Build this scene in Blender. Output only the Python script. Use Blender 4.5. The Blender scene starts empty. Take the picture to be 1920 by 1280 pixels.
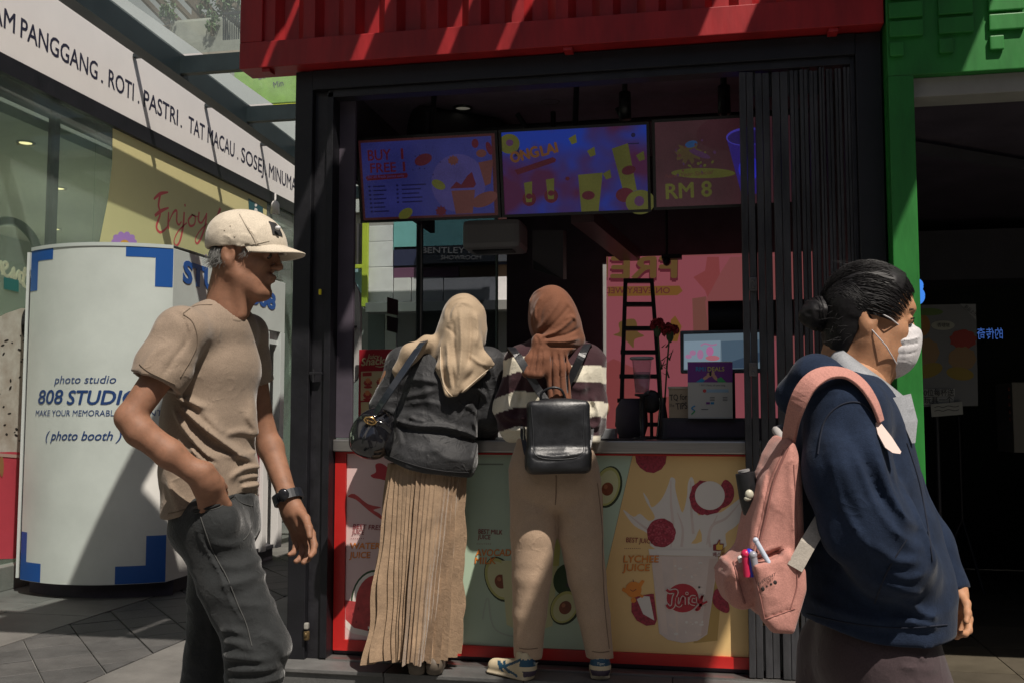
import bpy, bmesh, math, random
import numpy as np
from mathutils import Vector, Matrix
rad = math.radians
random.seed(7)
SC = bpy.context.scene
COL = SC.collection

# ------------------------------------------------------------------ camera
CAM_H, CAM_YAW, CAM_F = 1.2, rad(11.0), 1866.7
CAM_P = math.atan(139.0 / CAM_F)
cam_d = bpy.data.cameras.new('camera')
cam_d.lens, cam_d.sensor_width = 35.0, 36.0
cam_d.clip_start, cam_d.clip_end = 0.05, 600
cam_o = bpy.data.objects.new('camera', cam_d)
cam_o.location = (0, 0, CAM_H)
cam_o.rotation_euler = (rad(90) + CAM_P, 0, CAM_YAW)
COL.objects.link(cam_o)
SC.camera = cam_o

# ------------------------------------------------------------------ daylight
SUN_DIR = Vector((-0.42, 0.48, -1.0)).normalized()      # direction the light travels
SUN_EL = math.asin(-SUN_DIR.z)
world = bpy.data.worlds.new('World')
SC.world = world
world.use_nodes = True
wn = world.node_tree.nodes
wl = world.node_tree.links
sky_n = wn.new('ShaderNodeTexSky')
sky_n.sky_type = 'NISHITA'
sky_n.sun_disc = False
sky_n.sun_elevation = SUN_EL
sky_n.sun_rotation = math.atan2(-SUN_DIR.x, -SUN_DIR.y)
sky_n.altitude = 60
sky_n.air_density = 1.0
sky_n.dust_density = 1.5
sky_n.ozone_density = 1.0
wn['Background'].inputs[1].default_value = 0.055
wl.new(sky_n.outputs[0], wn['Background'].inputs[0])
sun_d = bpy.data.lights.new('sun', 'SUN')
sun_d.energy = 4.9
sun_d.angle = rad(0.55)
sun_d.color = (1.0, 0.92, 0.82)
sun_o = bpy.data.objects.new('sun', sun_d)
sun_o.rotation_euler = SUN_DIR.to_track_quat('-Z', 'Y').to_euler()
sun_o.location = (3, -2, 12)
COL.objects.link(sun_o)
SC.view_settings.view_transform = 'Standard'
SC.view_settings.look = 'None'
SC.view_settings.exposure = 0.12
SC.view_settings.gamma = 1.0
SC.view_settings.use_curve_mapping = False

# ------------------------------------------------------------------ pixel -> place
_c, _s = math.cos(CAM_YAW), math.sin(CAM_YAW)


def ray(u, v):
    a, b = (u - 960) / CAM_F, (640 - v) / CAM_F
    fw = math.cos(CAM_P) - b * math.sin(CAM_P)
    up = math.sin(CAM_P) + b * math.cos(CAM_P)
    return a * _c - fw * _s, a * _s + fw * _c, up, fw


def at_y(u, v, y):
    r = ray(u, v); t = y / r[1]
    return Vector((r[0] * t, y, CAM_H + r[2] * t))


def at_x(u, v, x):
    r = ray(u, v); t = x / r[0]
    return Vector((x, r[1] * t, CAM_H + r[2] * t))


def at_z(u, v, z):
    r = ray(u, v); t = (z - CAM_H) / r[2]
    return Vector((r[0] * t, r[1] * t, z))


# ------------------------------------------------------------------ materials
_M = {}


def mat(name, col, rough=0.6, metal=0.0, var=0.0, vscale=8.0, bump=0.0, bscale=60.0, spec=0.5,
        col2=None, stretch=None, emit=None, estr=0.0, sheen=0.0, coat=0.0, trans=0.0):
    """plain procedural material: colour with fine noise variation, grain bump"""
    if name in _M:
        return _M[name]
    m = bpy.data.materials.new(name)
    m.use_nodes = True
    nt = m.node_tree
    b = nt.nodes['Principled BSDF']
    b.inputs['Base Color'].default_value = (*col, 1)
    b.inputs['Roughness'].default_value = rough
    b.inputs['Metallic'].default_value = metal
    b.inputs['Specular IOR Level'].default_value = spec
    if sheen:
        b.inputs['Sheen Weight'].default_value = sheen
        b.inputs['Sheen Roughness'].default_value = 0.4
    if coat:
        b.inputs['Coat Weight'].default_value = coat
        b.inputs['Coat Roughness'].default_value = 0.08
    if emit is not None:
        b.inputs['Emission Color'].default_value = (*emit, 1)
        b.inputs['Emission Strength'].default_value = estr
    tc = None
    if var or bump or col2:
        tc = nt.nodes.new('ShaderNodeTexCoord')
        mp = nt.nodes.new('ShaderNodeMapping')
        if stretch:
            mp.inputs['Scale'].default_value = stretch
        nt.links.new(tc.outputs['Object'], mp.inputs[0])
    if var or col2:
        n = nt.nodes.new('ShaderNodeTexNoise')
        n.inputs['Scale'].default_value = vscale
        n.inputs['Detail'].default_value = 6
        n.inputs['Roughness'].default_value = 0.65
        nt.links.new(mp.outputs[0], n.inputs['Vector'])
        mx = nt.nodes.new('ShaderNodeMix')
        mx.data_type = 'RGBA'
        c2 = col2 if col2 else tuple(max(0, x * (1 - var)) for x in col)
        c1 = col if col2 else tuple(min(1, x * (1 + var * .6)) for x in col)
        rp = nt.nodes.new('ShaderNodeMapRange')
        rp.inputs['From Min'].default_value = 0.32
        rp.inputs['From Max'].default_value = 0.68
        nt.links.new(n.outputs[0], rp.inputs['Value'])
        nt.links.new(rp.outputs[0], mx.inputs[0])
        mx.inputs[6].default_value = (*c2, 1)
        mx.inputs[7].default_value = (*c1, 1)
        nt.links.new(mx.outputs[2], b.inputs['Base Color'])
        rr = nt.nodes.new('ShaderNodeMapRange')
        rr.inputs['To Min'].default_value = max(0.02, rough - 0.10)
        rr.inputs['To Max'].default_value = min(1, rough + 0.12)
        nt.links.new(n.outputs[0], rr.inputs['Value'])
        nt.links.new(rr.outputs[0], b.inputs['Roughness'])
    if bump:
        n2 = nt.nodes.new('ShaderNodeTexNoise')
        n2.inputs['Scale'].default_value = bscale
        n2.inputs['Detail'].default_value = 4
        nt.links.new(mp.outputs[0], n2.inputs['Vector'])
        bp = nt.nodes.new('ShaderNodeBump')
        bp.inputs['Strength'].default_value = bump
        bp.inputs['Distance'].default_value = 0.01
        nt.links.new(n2.outputs[0], bp.inputs['Height'])
        nt.links.new(bp.outputs[0], b.inputs['Normal'])
    _M[name] = m
    return m


def glass_mat(name, tint=(0.8, 0.9, 0.87), rough=0.02, dirt=0.05, dcol=(0.5, 0.55, 0.52), ior=1.5, transl=False):
    """thin pane: clear tint, fresnel reflection and a little dust"""
    if name in _M:
        return _M[name]
    m = bpy.data.materials.new(name)
    m.use_nodes = True
    nt = m.node_tree
    nt.nodes.clear()
    out = nt.nodes.new('ShaderNodeOutputMaterial')
    tr = nt.nodes.new('ShaderNodeBsdfTransparent'); tr.inputs[0].default_value = (*tint, 1)
    gl = nt.nodes.new('ShaderNodeBsdfGlossy'); gl.inputs['Roughness'].default_value = rough
    fr = nt.nodes.new('ShaderNodeFresnel')
    ge = nt.nodes.new('ShaderNodeNewGeometry'); mi_ = nt.nodes.new('ShaderNodeMapRange')
    mi_.inputs['To Min'].default_value = ior; mi_.inputs['To Max'].default_value = 1 / ior      # same reflectance from both sides
    nt.links.new(ge.outputs['Backfacing'], mi_.inputs['Value']); nt.links.new(mi_.outputs[0], fr.inputs[0])
    mx = nt.nodes.new('ShaderNodeMixShader')
    nt.links.new(fr.outputs[0], mx.inputs[0]); nt.links.new(tr.outputs[0], mx.inputs[1]); nt.links.new(gl.outputs[0], mx.inputs[2])
    df = nt.nodes.new('ShaderNodeBsdfTranslucent' if transl else 'ShaderNodeBsdfDiffuse'); df.inputs[0].default_value = (*dcol, 1)
    tc = nt.nodes.new('ShaderNodeTexCoord')
    ns = nt.nodes.new('ShaderNodeTexNoise'); ns.inputs['Scale'].default_value = 1.7; ns.inputs['Detail'].default_value = 5
    nt.links.new(tc.outputs['Object'], ns.inputs['Vector'])
    mr = nt.nodes.new('ShaderNodeMapRange'); mr.inputs['From Min'].default_value = .3; mr.inputs['From Max'].default_value = .75
    mr.inputs['To Min'].default_value = dirt * .5; mr.inputs['To Max'].default_value = dirt * 1.5
    nt.links.new(ns.outputs[0], mr.inputs['Value'])
    m2 = nt.nodes.new('ShaderNodeMixShader')
    nt.links.new(mr.outputs[0], m2.inputs[0]); nt.links.new(mx.outputs[0], m2.inputs[1]); nt.links.new(df.outputs[0], m2.inputs[2])
    nt.links.new(m2.outputs[0], out.inputs[0])
    _M[name] = m
    return m


def srgb(r, g, b):
    """8-bit display colour -> linear"""
    f = lambda x: (x / 255 / 12.92) if x / 255 <= 0.04045 else ((x / 255 + 0.055) / 1.055) ** 2.4
    return (f(r), f(g), f(b))


# ------------------------------------------------------------------ mesh builder
class MB:
    def __init__(self):
        self.v, self.f, self.mi, self.sm = [], [], [], []

    def add(self, verts, faces, mi=0, smooth=False):
        o = len(self.v)
        self.v += [tuple(p) for p in verts]
        self.f += [tuple(i + o for i in f) for f in faces]
        self.mi += [mi] * len(faces)
        self.sm += [smooth] * len(faces)
        return self

    def box(self, x0, x1, y0, y1, z0, z1, mi=0, bev=0.0):
        if bev <= 0:
            v = [(x, y, z) for z in (z0, z1) for y in (y0, y1) for x in (x0, x1)]
            f = [(0, 2, 3, 1), (4, 5, 7, 6), (0, 1, 5, 4), (2, 6, 7, 3), (0, 4, 6, 2), (1, 3, 7, 5)]
            return self.add(v, f, mi)
        bm = bmesh.new()
        bmesh.ops.create_cube(bm, size=1)
        for q in bm.verts:
            q.co = ((x0 + x1) / 2 + q.co.x * (x1 - x0), (y0 + y1) / 2 + q.co.y * (y1 - y0), (z0 + z1) / 2 + q.co.z * (z1 - z0))
        bmesh.ops.bevel(bm, geom=bm.edges[:], offset=bev, segments=2, affect='EDGES', profile=0.6)
        self.bm(bm, mi)
        return self

    def bm(self, bm, mi=0, smooth=False):
        bm.verts.index_update()
        self.add([q.co[:] for q in bm.verts], [[q.index for q in f.verts] for f in bm.faces], mi, smooth)
        bm.free()
        return self

    def bar(self, a, b, w, h, up=(0, 0, 1), mi=0):
        """rectangular bar from a to b, w across, h along up"""
        a, b = Vector(a), Vector(b)
        d = (b - a).normalized(); up = Vector(up)
        s = d.cross(up).normalized(); u = s.cross(d).normalized()
        v = []
        for p in (a, b):
            for i, j in ((-1, -1), (1, -1), (1, 1), (-1, 1)):
                v.append(p + s * (i * w / 2) + u * (j * h / 2))
        return self.add(v, [(0, 1, 2, 3), (7, 6, 5, 4), (0, 4, 5, 1), (1, 5, 6, 2), (2, 6, 7, 3), (3, 7, 4, 0)], mi)

    def tube(self, pts, r, n=10, mi=0, cap=True, smooth=True):
        pts = [Vector(p) for p in pts]
        rs = r if isinstance(r, (list, tuple)) else [r] * len(pts)
        rings = []
        prev = None
        for i, p in enumerate(pts):
            d = (pts[min(i + 1, len(pts) - 1)] - pts[max(i - 1, 0)]).normalized()
            if prev is None:
                x = d.orthogonal().normalized()
            else:
                x = (prev - d * prev.dot(d)).normalized()
            prev = x
            y = d.cross(x)
            rings.append([p + x * (rs[i] * math.cos(t)) + y * (rs[i] * math.sin(t)) for t in [2 * math.pi * k / n for k in range(n)]])
        v = [q for rg in rings for q in rg]
        f = []
        for i in range(len(pts) - 1):
            for k in range(n):
                f.append((i * n + k, i * n + (k + 1) % n, (i + 1) * n + (k + 1) % n, (i + 1) * n + k))
        self.add(v, f, mi, smooth)
        if cap:
            self.add(rings[0], [tuple(range(n))[::-1]], mi)
            self.add(rings[-1], [tuple(range(n))], mi)
        return self

    def ribbon(self, pts, w, nrm, t=0.0, mi=0):
        """flat strap: centre line, width, face normal (one or per point), thickness"""
        pts = [Vector(p) for p in pts]
        k = len(pts)
        ws = w if isinstance(w, (list, tuple)) else [w] * k
        ns = nrm if isinstance(nrm, list) else [nrm] * k
        v, f = [], []
        for i, p in enumerate(pts):
            d = (pts[min(i + 1, k - 1)] - pts[max(i - 1, 0)]).normalized()
            n = Vector(ns[i]); n = (n - d * n.dot(d)).normalized()
            s = d.cross(n).normalized()
            a, b = p - s * ws[i] / 2, p + s * ws[i] / 2
            v += [a + n * t / 2, b + n * t / 2, b - n * t / 2, a - n * t / 2]
        if t == 0:
            v = [q for i in range(k) for q in (v[4 * i], v[4 * i + 1])]
            f = [(2 * i, 2 * i + 1, 2 * i + 3, 2 * i + 2) for i in range(k - 1)]
        else:
            for i in range(k - 1):
                for j in range(4):
                    f.append((4 * i + j, 4 * i + (j + 1) % 4, 4 * i + 4 + (j + 1) % 4, 4 * i + 4 + j))
            f += [(3, 2, 1, 0), (4 * k - 4, 4 * k - 3, 4 * k - 2, 4 * k - 1)]
        return self.add(v, f, mi)

    def lathe(self, prof, c, axis='z', n=24, mi=0, smooth=True):
        c = Vector(c)
        v, f = [], []
        for (r, h) in prof:
            for k in range(n):
                t = 2 * math.pi * k / n
                a, b = r * math.cos(t), r * math.sin(t)
                v.append(c + Vector((a, b, h) if axis == 'z' else ((a, h, b) if axis == 'y' else (h, a, b))))
        for i in range(len(prof) - 1):
            for k in range(n):
                f.append((i * n + k, i * n + (k + 1) % n, (i + 1) * n + (k + 1) % n, (i + 1) * n + k))
        return self.add(v, f, mi, smooth)

    def ell(self, c, r, n=16, mi=0, rot=None):
        bm = bmesh.new()
        bmesh.ops.create_uvsphere(bm, u_segments=n, v_segments=max(6, n // 2), radius=1)
        M = Matrix.Translation(c) @ (rot.to_4x4() if rot else Matrix()) @ Matrix.Diagonal((*r, 1))
        bm.transform(M)
        return self.bm(bm, mi, True)

    def build(self, name, mats, parent=None, xf=None, bevel=0.0):
        me = bpy.data.meshes.new(name)
        me.from_pydata(self.v, [], self.f)
        mats = mats if isinstance(mats, (list, tuple)) else [mats]
        for m in mats:
            me.materials.append(m)
        me.polygons.foreach_set('material_index', self.mi)
        me.polygons.foreach_set('use_smooth', self.sm)
        me.update()
        o = link(name, me, parent)
        if bevel:
            md = o.modifiers.new('edge', 'BEVEL'); md.width = bevel; md.segments = 2; md.limit_method = 'ANGLE'; md.angle_limit = rad(40)
        return o


def link(name, me, parent=None):
    o = bpy.data.objects.new(name, me)
    COL.objects.link(o)
    if parent is not None:
        o.parent = parent
        if not parent.get('_local'):
            o.matrix_parent_inverse = Matrix.Translation(-base_of(parent))
    return o


def base_of(p):
    v = Vector((0, 0, 0))
    while p is not None:
        if p.type == 'EMPTY':
            v += Vector(p.location)
        p = p.parent
    return v


def thing(name, label, cat, loc=(0, 0, 0), rz=0.0, group=None, local=False):
    o = bpy.data.objects.new(name, None)
    o.empty_display_size = 0.1
    COL.objects.link(o)
    o.location = loc
    o.rotation_euler = (0, 0, rz)
    tag(o, label, cat, group)
    if local:
        o['_local'] = 1
    return o


def tag(o, label, cat, group=None):
    o['label'] = label
    o['category'] = cat
    if group:
        o['group'] = group
    return o


def struct(o):
    o['kind'] = 'structure'
    return o


# ------------------------------------------------------------------ flat print on a plane
class Plane:
    """a flat sheet in the place; pix() puts a photo pixel on it"""
    def __init__(self, o, u, v):
        self.o, self.u, self.v = Vector(o), Vector(u).normalized(), Vector(v).normalized()
        self.n = self.u.cross(self.v).normalized()
        if self.n.dot(Vector((0, 0, CAM_H)) - self.o) < 0:
            self.n.negate()

    def pix(self, a, b):
        r = Vector(ray(a, b)[:3]); c = Vector((0, 0, CAM_H))
        return c + r * ((self.o - c).dot(self.n) / r.dot(self.n))

    def loc(self, p):
        d = p - self.o
        return (d.dot(self.u), d.dot(self.v))

    def P(self, a, b, lift=0.0):
        return self.o + self.u * a + self.v * b + self.n * lift


def smooth_line(pts, n=6, closed=False):
    P = [np.array(p, float) for p in pts]
    if len(P) < 3 and not closed:
        return [tuple(p) for p in P]
    out = []
    m = len(P)
    rng = range(m if closed else m - 1)
    for i in rng:
        if closed:
            a, b, c, d = P[i - 1], P[i], P[(i + 1) % m], P[(i + 2) % m]
        else:
            a, b, c, d = P[max(i - 1, 0)], P[i], P[i + 1], P[min(i + 2, m - 1)]
        for k in range(n):
            t = k / n
            out.append(tuple(0.5 * ((2 * b) + (-a + c) * t + (2 * a - 5 * b + 4 * c - d) * t * t + (-a + 3 * b - 3 * c + d) * t ** 3)))
    if not closed:
        out.append(tuple(P[-1]))
    return out


class Art:
    """flat printed shapes layered a fraction of a millimetre apart"""
    def __init__(self, plane, base=0.0005, step=0.00008):
        self.pl, self.mb, self.mats, self.h, self.step = plane, MB(), [], base, step

    def mi(self, m):
        if m not in self.mats:
            self.mats.append(m)
        return self.mats.index(m)

    def up(self):
        self.h += self.step
        return self

    def poly(self, pts, m, px=True, smooth=0):
        if smooth:
            pts = smooth_line(pts, smooth, True)
        q = [self.pl.loc(self.pl.pix(*p)) for p in pts] if px else pts
        ar = sum(q[i - 1][0] * q[i][1] - q[i][0] * q[i - 1][1] for i in range(len(q)))
        if ar < 0:
            q = q[::-1]
        self.mb.add([self.pl.P(a, b, self.h) for a, b in q], [tuple(range(len(q)))], self.mi(m))
        self.up()
        return self

    def ell(self, c, rx, ry, m, rot=0.0, px=True, n=28, a0=0, a1=360, wob=0.0):
        pts = []
        full = (a1 - a0) >= 360
        for k in range(n if full else n + 1):
            t = rad(a0 + (a1 - a0) * k / n)
            w = 1 + wob * math.sin(9 * t + c[0]) + wob * .6 * math.sin(17 * t)
            x, y = rx * w * math.cos(t), ry * w * math.sin(t)
            pts.append((c[0] + x * math.cos(rot) - y * math.sin(rot), c[1] + x * math.sin(rot) + y * math.cos(rot)))
        return self.poly(pts, m, px)

    def stroke(self, pts, w, m, px=True, n=6, closed=False):
        """brush stroke, w in px at each control point or constant"""
        ws = w if isinstance(w, (list, tuple)) else [w] * len(pts)
        s = smooth_line([(p[0], p[1], q) for p, q in zip(pts, ws)], n, closed)
        q = [(self.pl.loc(self.pl.pix(a, b)) if px else (a, b)) for a, b, _ in s]
        sc = 1.0
        if px:
            p0, p1 = self.pl.pix(s[0][0], s[0][1]), self.pl.pix(s[0][0], s[0][1] + 10)
            sc = (p1 - p0).length / 10
        L, R = [], []
        k = len(q)
        for i in range(k):
            d = np.array(q[min(i + 1, k - 1)]) - np.array(q[max(i - 1, 0)])
            ln = np.hypot(*d) or 1e-6
            nn = np.array((-d[1], d[0])) / ln * s[i][2] * sc / 2
            L.append((q[i][0] + nn[0], q[i][1] + nn[1])); R.append((q[i][0] - nn[0], q[i][1] - nn[1]))
        v = [self.pl.P(a, b, self.h) for p in zip(L, R) for a, b in p]
        f = [(2 * i, 2 * i + 1, 2 * i + 3, 2 * i + 2) for i in range(k - 1)]
        self.mb.add(v, f, self.mi(m))
        self.up()
        return self

    def build(self, name, parent):
        return self.mb.build(name, self.mats, parent)


_TX = {}


def text_shape(body, bold=0.0, shear=0.0, depth=0.0):
    key = (body, bold, shear, depth)
    if key not in _TX:
        cu = bpy.data.curves.new('t', 'FONT')
        cu.body = body
        cu.offset = bold
        cu.shear = shear
        cu.extrude = depth
        cu.resolution_u = 3
        ob = bpy.data.objects.new('t', cu)
        COL.objects.link(ob)
        dg = bpy.context.evaluated_depsgraph_get()
        me = bpy.data.meshes.new_from_object(ob.evaluated_get(dg))
        v = [q.co[:] for q in me.vertices]
        f = [tuple(p.vertices) for p in me.polygons]
        bpy.data.objects.remove(ob); bpy.data.curves.remove(cu); bpy.data.meshes.remove(me)
        _TX[key] = (v, f)
    return _TX[key]


def lettering(body, plane, p0, p1, cap, m, parent, name='lettering', bold=0.0, shear=0.0, lift=0.002, depth=0.0, px=True, mirror=False, capu=0.70, bend=None):
    """text with its baseline from p0 to p1 on the plane and capitals `cap` px (or m) high"""
    v, f = text_shape(body, bold if depth else 0.0, shear, 0.5 if depth else 0.0)
    if px:
        a, b = plane.pix(*p0), plane.pix(*p1)
        h = (plane.pix(p0[0], p0[1] - cap) - a).length
    else:
        a, b, h = plane.P(*p0), plane.P(*p1), cap
    U = (b - a)
    x0, x1 = min(q[0] for q in v), max(q[0] for q in v)
    sx = U.length / (x1 - x0)
    U.normalize()
    V = plane.n.cross(U)
    if V.z < 0:
        V.negate()
    sy = h / capu
    mb = MB()
    passes = [(0, 0)]
    if bold and not depth:
        bb = bold * .9
        passes = [(-bb, 0), (bb, 0), (0, -bb * .8), (0, bb * .8)]
    for k, (ox, oy) in enumerate(passes):
        out = []
        for x, y, z in v:
            t = (x - x0) * sx
            if mirror:
                t = (x1 - x) * sx
            q = a + U * (t + ox * sy) + V * ((y + oy) * sy) + plane.n * (lift + k * .00008 + (z + 0.5 if depth else 0) * depth)
            out.append(bend_fn(q) if bend_fn else q)
        mb.add(out, f)
    return mb.build(name, m, parent)


bend_fn = None
# ================================================================== the setting
M_joint = mat('joint', (0.035, 0.034, 0.033), 0.95, var=0.3, vscale=20)
M_tile = [mat('tile_a', (0.125, 0.12, 0.112), 0.62, var=0.30, vscale=3.0, bump=0.25, bscale=90),
          mat('tile_b', (0.11, 0.107, 0.10), 0.58, var=0.34, vscale=3.4, bump=0.25, bscale=90),
          mat('tile_c', (0.14, 0.133, 0.124), 0.66, var=0.30, vscale=2.6, bump=0.25, bscale=90)]
M_pav = [mat('paver_a', (0.075, 0.072, 0.07), 0.7, var=0.35, vscale=5, bump=0.4, bscale=70),
         mat('paver_b', (0.065, 0.063, 0.062), 0.7, var=0.35, vscale=5, bump=0.4, bscale=70)]
M_black = mat('black_paint', (0.007, 0.007, 0.010), 0.5, var=0.4, vscale=7, bump=0.12, bscale=40)
M_black2 = mat('black_steel', (0.016, 0.0155, 0.019), 0.42, var=0.45, vscale=10, bump=0.15, bscale=50)
M_dark = mat('dark_interior', (0.06, 0.048, 0.066), 0.75, var=0.3, vscale=4)
M_dark2 = mat('dark_grey', (0.045, 0.043, 0.05), 0.7, var=0.2, vscale=4)
M_steel = mat('brushed_steel', (0.42, 0.40, 0.38), 0.34, metal=0.85, var=0.12, vscale=6, stretch=(1, 1, 40))
M_white = mat('white_panel', (0.72, 0.70, 0.68), 0.5, var=0.06, vscale=2.0)
M_red = mat('red_paint', (0.35, 0.013, 0.016), 0.46, var=0.34, vscale=9, bump=0.14, bscale=25, stretch=(1, 1, .22))
M_green = mat('green_paint', (0.018, 0.19, 0.028), 0.48, var=0.32, vscale=8, bump=0.14, bscale=25, stretch=(1, 1, .25))

gm = MB().add([(-160, -160, -0.012), (160, -160, -0.012), (160, 160, -0.012), (-160, 160, -0.012)], [(0, 1, 2, 3)])
ground = struct(gm.build('pavement', mat('paving_far', (0.14, 0.137, 0.13), 0.75, var=0.35, vscale=1.5, bump=0.3, bscale=40)))


def clip(poly, ax, val, keep_less):
    out = []
    for i in range(len(poly)):
        a, b = poly[i - 1], poly[i]
        ia = (a[ax] <= val) if keep_less else (a[ax] >= val)
        ib = (b[ax] <= val) if keep_less else (b[ax] >= val)
        if ia != ib:
            t = (val - a[ax]) / (b[ax] - a[ax])
            out.append((a[0] + (b[0] - a[0]) * t, a[1] + (b[1] - a[1]) * t))
        if ib:
            out.append(b)
    return out


def slab(poly, z0, z1, name, m, parent):
    """one paving piece with its top edge eased"""
    n = len(poly)
    cx, cy = sum(p[0] for p in poly) / n, sum(p[1] for p in poly) / n
    e = 0.004
    def inset(p):
        d = Vector((cx - p[0], cy - p[1])); d = d.normalized() * e
        return (p[0] + d.x, p[1] + d.y)
    v = [(p[0], p[1], z0) for p in poly] + [(p[0], p[1], z1 - 0.002) for p in poly] + [(*inset(p), z1) for p in poly]
    f = [tuple(range(2 * n, 3 * n))]
    for i in range(n):
        j = (i + 1) % n
        f += [(i, j, n + j, n + i), (n + i, n + j, 2 * n + j, 2 * n + i)]
    return MB().add(v, f).build(name, m, parent)


# large tiles, rows along the kiosk's depth, either side of a band of small diagonal pavers
rr = random.Random(3)
for (xa, xb) in ((-6.3, -3.64), (-2.77, -1.9)):
    x = xb if xa < -4 else xa
    xs = []
    if xa < -4:
        while x > xa:
            xs.append((max(x - 0.6, xa), x)); x -= 0.6
    else:
        while x < xb:
            xs.append((x, min(x + 0.6, xb))); x += 0.6
    for k, (x0, x1) in enumerate(xs):
        y = 3.7 + 0.3 * (k % 2)
        while y < 9.6:
            L = 0.9
            p = [(x0 + .003, y + .003), (x1 - .003, y + .003), (x1 - .003, y + L - .003), (x0 + .003, y + L - .003)]
            slab(p, -0.03, rr.uniform(-0.0015, 0.001), 'paving_tile', rr.choice(M_tile), ground)
            y += L
S = 0.27
for i in range(-8, 26):
    for j in range(-26, 12):
        cx = (i + 0.5 * 0) * S; cy = j * S
        w, h = (S, S)
        q = [(cx, cy), (cx + w, cy), (cx + w, cy + h), (cx, cy + h)]
        a = rad(42)
        q = [(u * math.cos(a) - v * math.sin(a) - 3.2, u * math.sin(a) + v * math.cos(a) + 6.0) for u, v in q]
        g = 0.004
        mx, my = sum(p[0] for p in q) / 4, sum(p[1] for p in q) / 4
        q = [(p[0] + (mx - p[0]) * g / S * 2, p[1] + (my - p[1]) * g / S * 2) for p in q]
        if not (3.9 < my < 8.6):
            continue
        q = clip(q, 0, -3.63, False)
        q = clip(q, 0, -2.78, True) if len(q) > 2 else []
        if len(q) < 3:
            continue
        ar = abs(sum(q[k - 1][0] * q[k][1] - q[k][0] * q[k - 1][1] for k in range(len(q)))) / 2
        if ar > 0.004:
            if sum(q[k - 1][0] * q[k][1] - q[k][0] * q[k - 1][1] for k in range(len(q))) < 0:
                q = q[::-1]
            slab(q, -0.03, rr.uniform(-0.003, 0.0), 'paver', rr.choice(M_pav), ground)

# ------------------------------------------------------------------ plinth under the kiosk
M_step = [mat('step_slab_a', (0.12, 0.118, 0.115), 0.5, var=0.35, vscale=4, bump=0.2, bscale=60),
          mat('step_slab_b', (0.10, 0.10, 0.098), 0.55, var=0.35, vscale=4, bump=0.2, bscale=60)]
plinth = thing('plinth', 'low grey tiled plinth the drink kiosk stands on', 'plinth', (-0.6, 4.2, 0))
MB().box(-1.93, 0.74, 4.13, 7.0, -0.02, 0.105).build('core', M_joint, plinth)
y0, yf = 4.10, 4.13
x = -1.95
k = 0
while x < 0.73:
    w = min(0.60, 0.735 - x)
    MB().box(x + .002, x + w - .002, 4.10, 4.36, 0.105, 0.122, bev=0.003).build('slab', M_step[k % 2], plinth)
    MB().box(x + .002, x + w - .002, 4.112, 4.13, -0.02, 0.1045).build('riser_tile', M_step[(k + 1) % 2], plinth)
    x += w; k += 1

# ------------------------------------------------------------------ the drink kiosk
kiosk = thing('drink_kiosk', 'black framed drink kiosk with open counter hatch under a red container', 'kiosk', (-0.6, 4.3, 0.12))
KX0, KX1, KY = -1.85, 0.73, 4.25
Z0 = 0.122
MB().box(KX0, KX0 + 0.085, KY, KY + 0.12, Z0, 2.79, bev=0.004).build('post', M_black, kiosk)
fr = MB().box(KX0 + 0.0855, KX0 + 0.15, KY + 0.03, KY + 0.16, Z0, 2.70, bev=0.003)
fr.build('track_post', M_black2, kiosk)
MB().box(KX0 + 0.1505, KX0 + 0.182, KY + 0.012, KY + 0.10, Z0, 2.69, bev=0.002).build('track_post', M_black, kiosk)
MB().box(KX0 + 0.1825, KX0 + 0.26, KY + 0.09, KY + 0.115, 1.10, 2.75, bev=0.003).build('jamb', M_dark, kiosk)
MB().box(KX0 + 0.0, KX0 + 0.20, KY + 0.17, KY + 2.0, Z0, 1.04).build('side_panel', M_black, kiosk)
MB().box(0.632, 0.735, KY + 0.0, KY + 0.12, Z0, 2.79, bev=0.004).build('post', M_black, kiosk)
MB().box(0.612, 0.6315, KY + 0.02, KY + 0.10, Z0, 2.70, bev=0.003).build('track_post', M_black2, kiosk)
bm_ = MB().box(KX0 + .0855, 0.6315, KY - 0.005, KY + 0.10, 2.70, 2.79, bev=0.003)
bm_.build('lintel', M_black, kiosk)
MB().box(KX0 + .155, 0.6115, KY + 0.012, KY + 0.085, 2.665, 2.6995, bev=0.002).build('gate_track', M_black2, kiosk)
MB().box(KX0 + .155, 0.6115, KY + 0.012, KY + 0.085, 0.1225, 0.130).build('floor_track', M_steel, kiosk)
# counter: steel top and front lip
MB().box(-1.667, 0.60, 4.305, 4.92, 1.040, 1.094, bev=0.006).build('counter_top', M_steel, kiosk)
MB().box(-1.667, 0.62, 4.352, 4.88, 0.13, 1.038).build('counter_body', M_dark, kiosk)
# inside: ceiling, walls, back wall with openings
MB().box(-1.83, 0.735, 4.36, 6.60, 2.90, 2.95).build('ceiling', mat('ceil', (0.17, 0.135, 0.18), 0.8, var=.2), kiosk)
MB().box(0.66, 0.735, 4.372, 6.6, 0.125, 2.9).build('side_wall', M_dark, kiosk)
MB().box(-1.2995, 0.66, 6.50, 6.56, 2.20, 2.9).build('back_wall', M_dark, kiosk)
MB().box(-1.30, -0.66, 6.50, 6.56, 0.125, 2.2).build('back_wall', M_dark, kiosk)
MB().box(-1.83, -1.2995, 6.50, 6.56, 0.125, 0.9).build('back_wall', M_dark, kiosk)
MB().box(-0.66, 0.66, 6.50, 6.56, 0.125, 0.9).build('back_wall', M_dark, kiosk)
MB().box(-1.65, 0.66, 4.93, 6.5, 0.1225, 0.13).build('floor', M_dark2, kiosk)
MB().box(-1.83, -1.80, 4.56, 6.50, 2.44, 2.899).build('side_lintel', M_dark, kiosk)
MB().box(-1.83, -1.80, 6.16, 6.22, 1.04, 2.44).build('mullion', M_black, kiosk)
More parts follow.
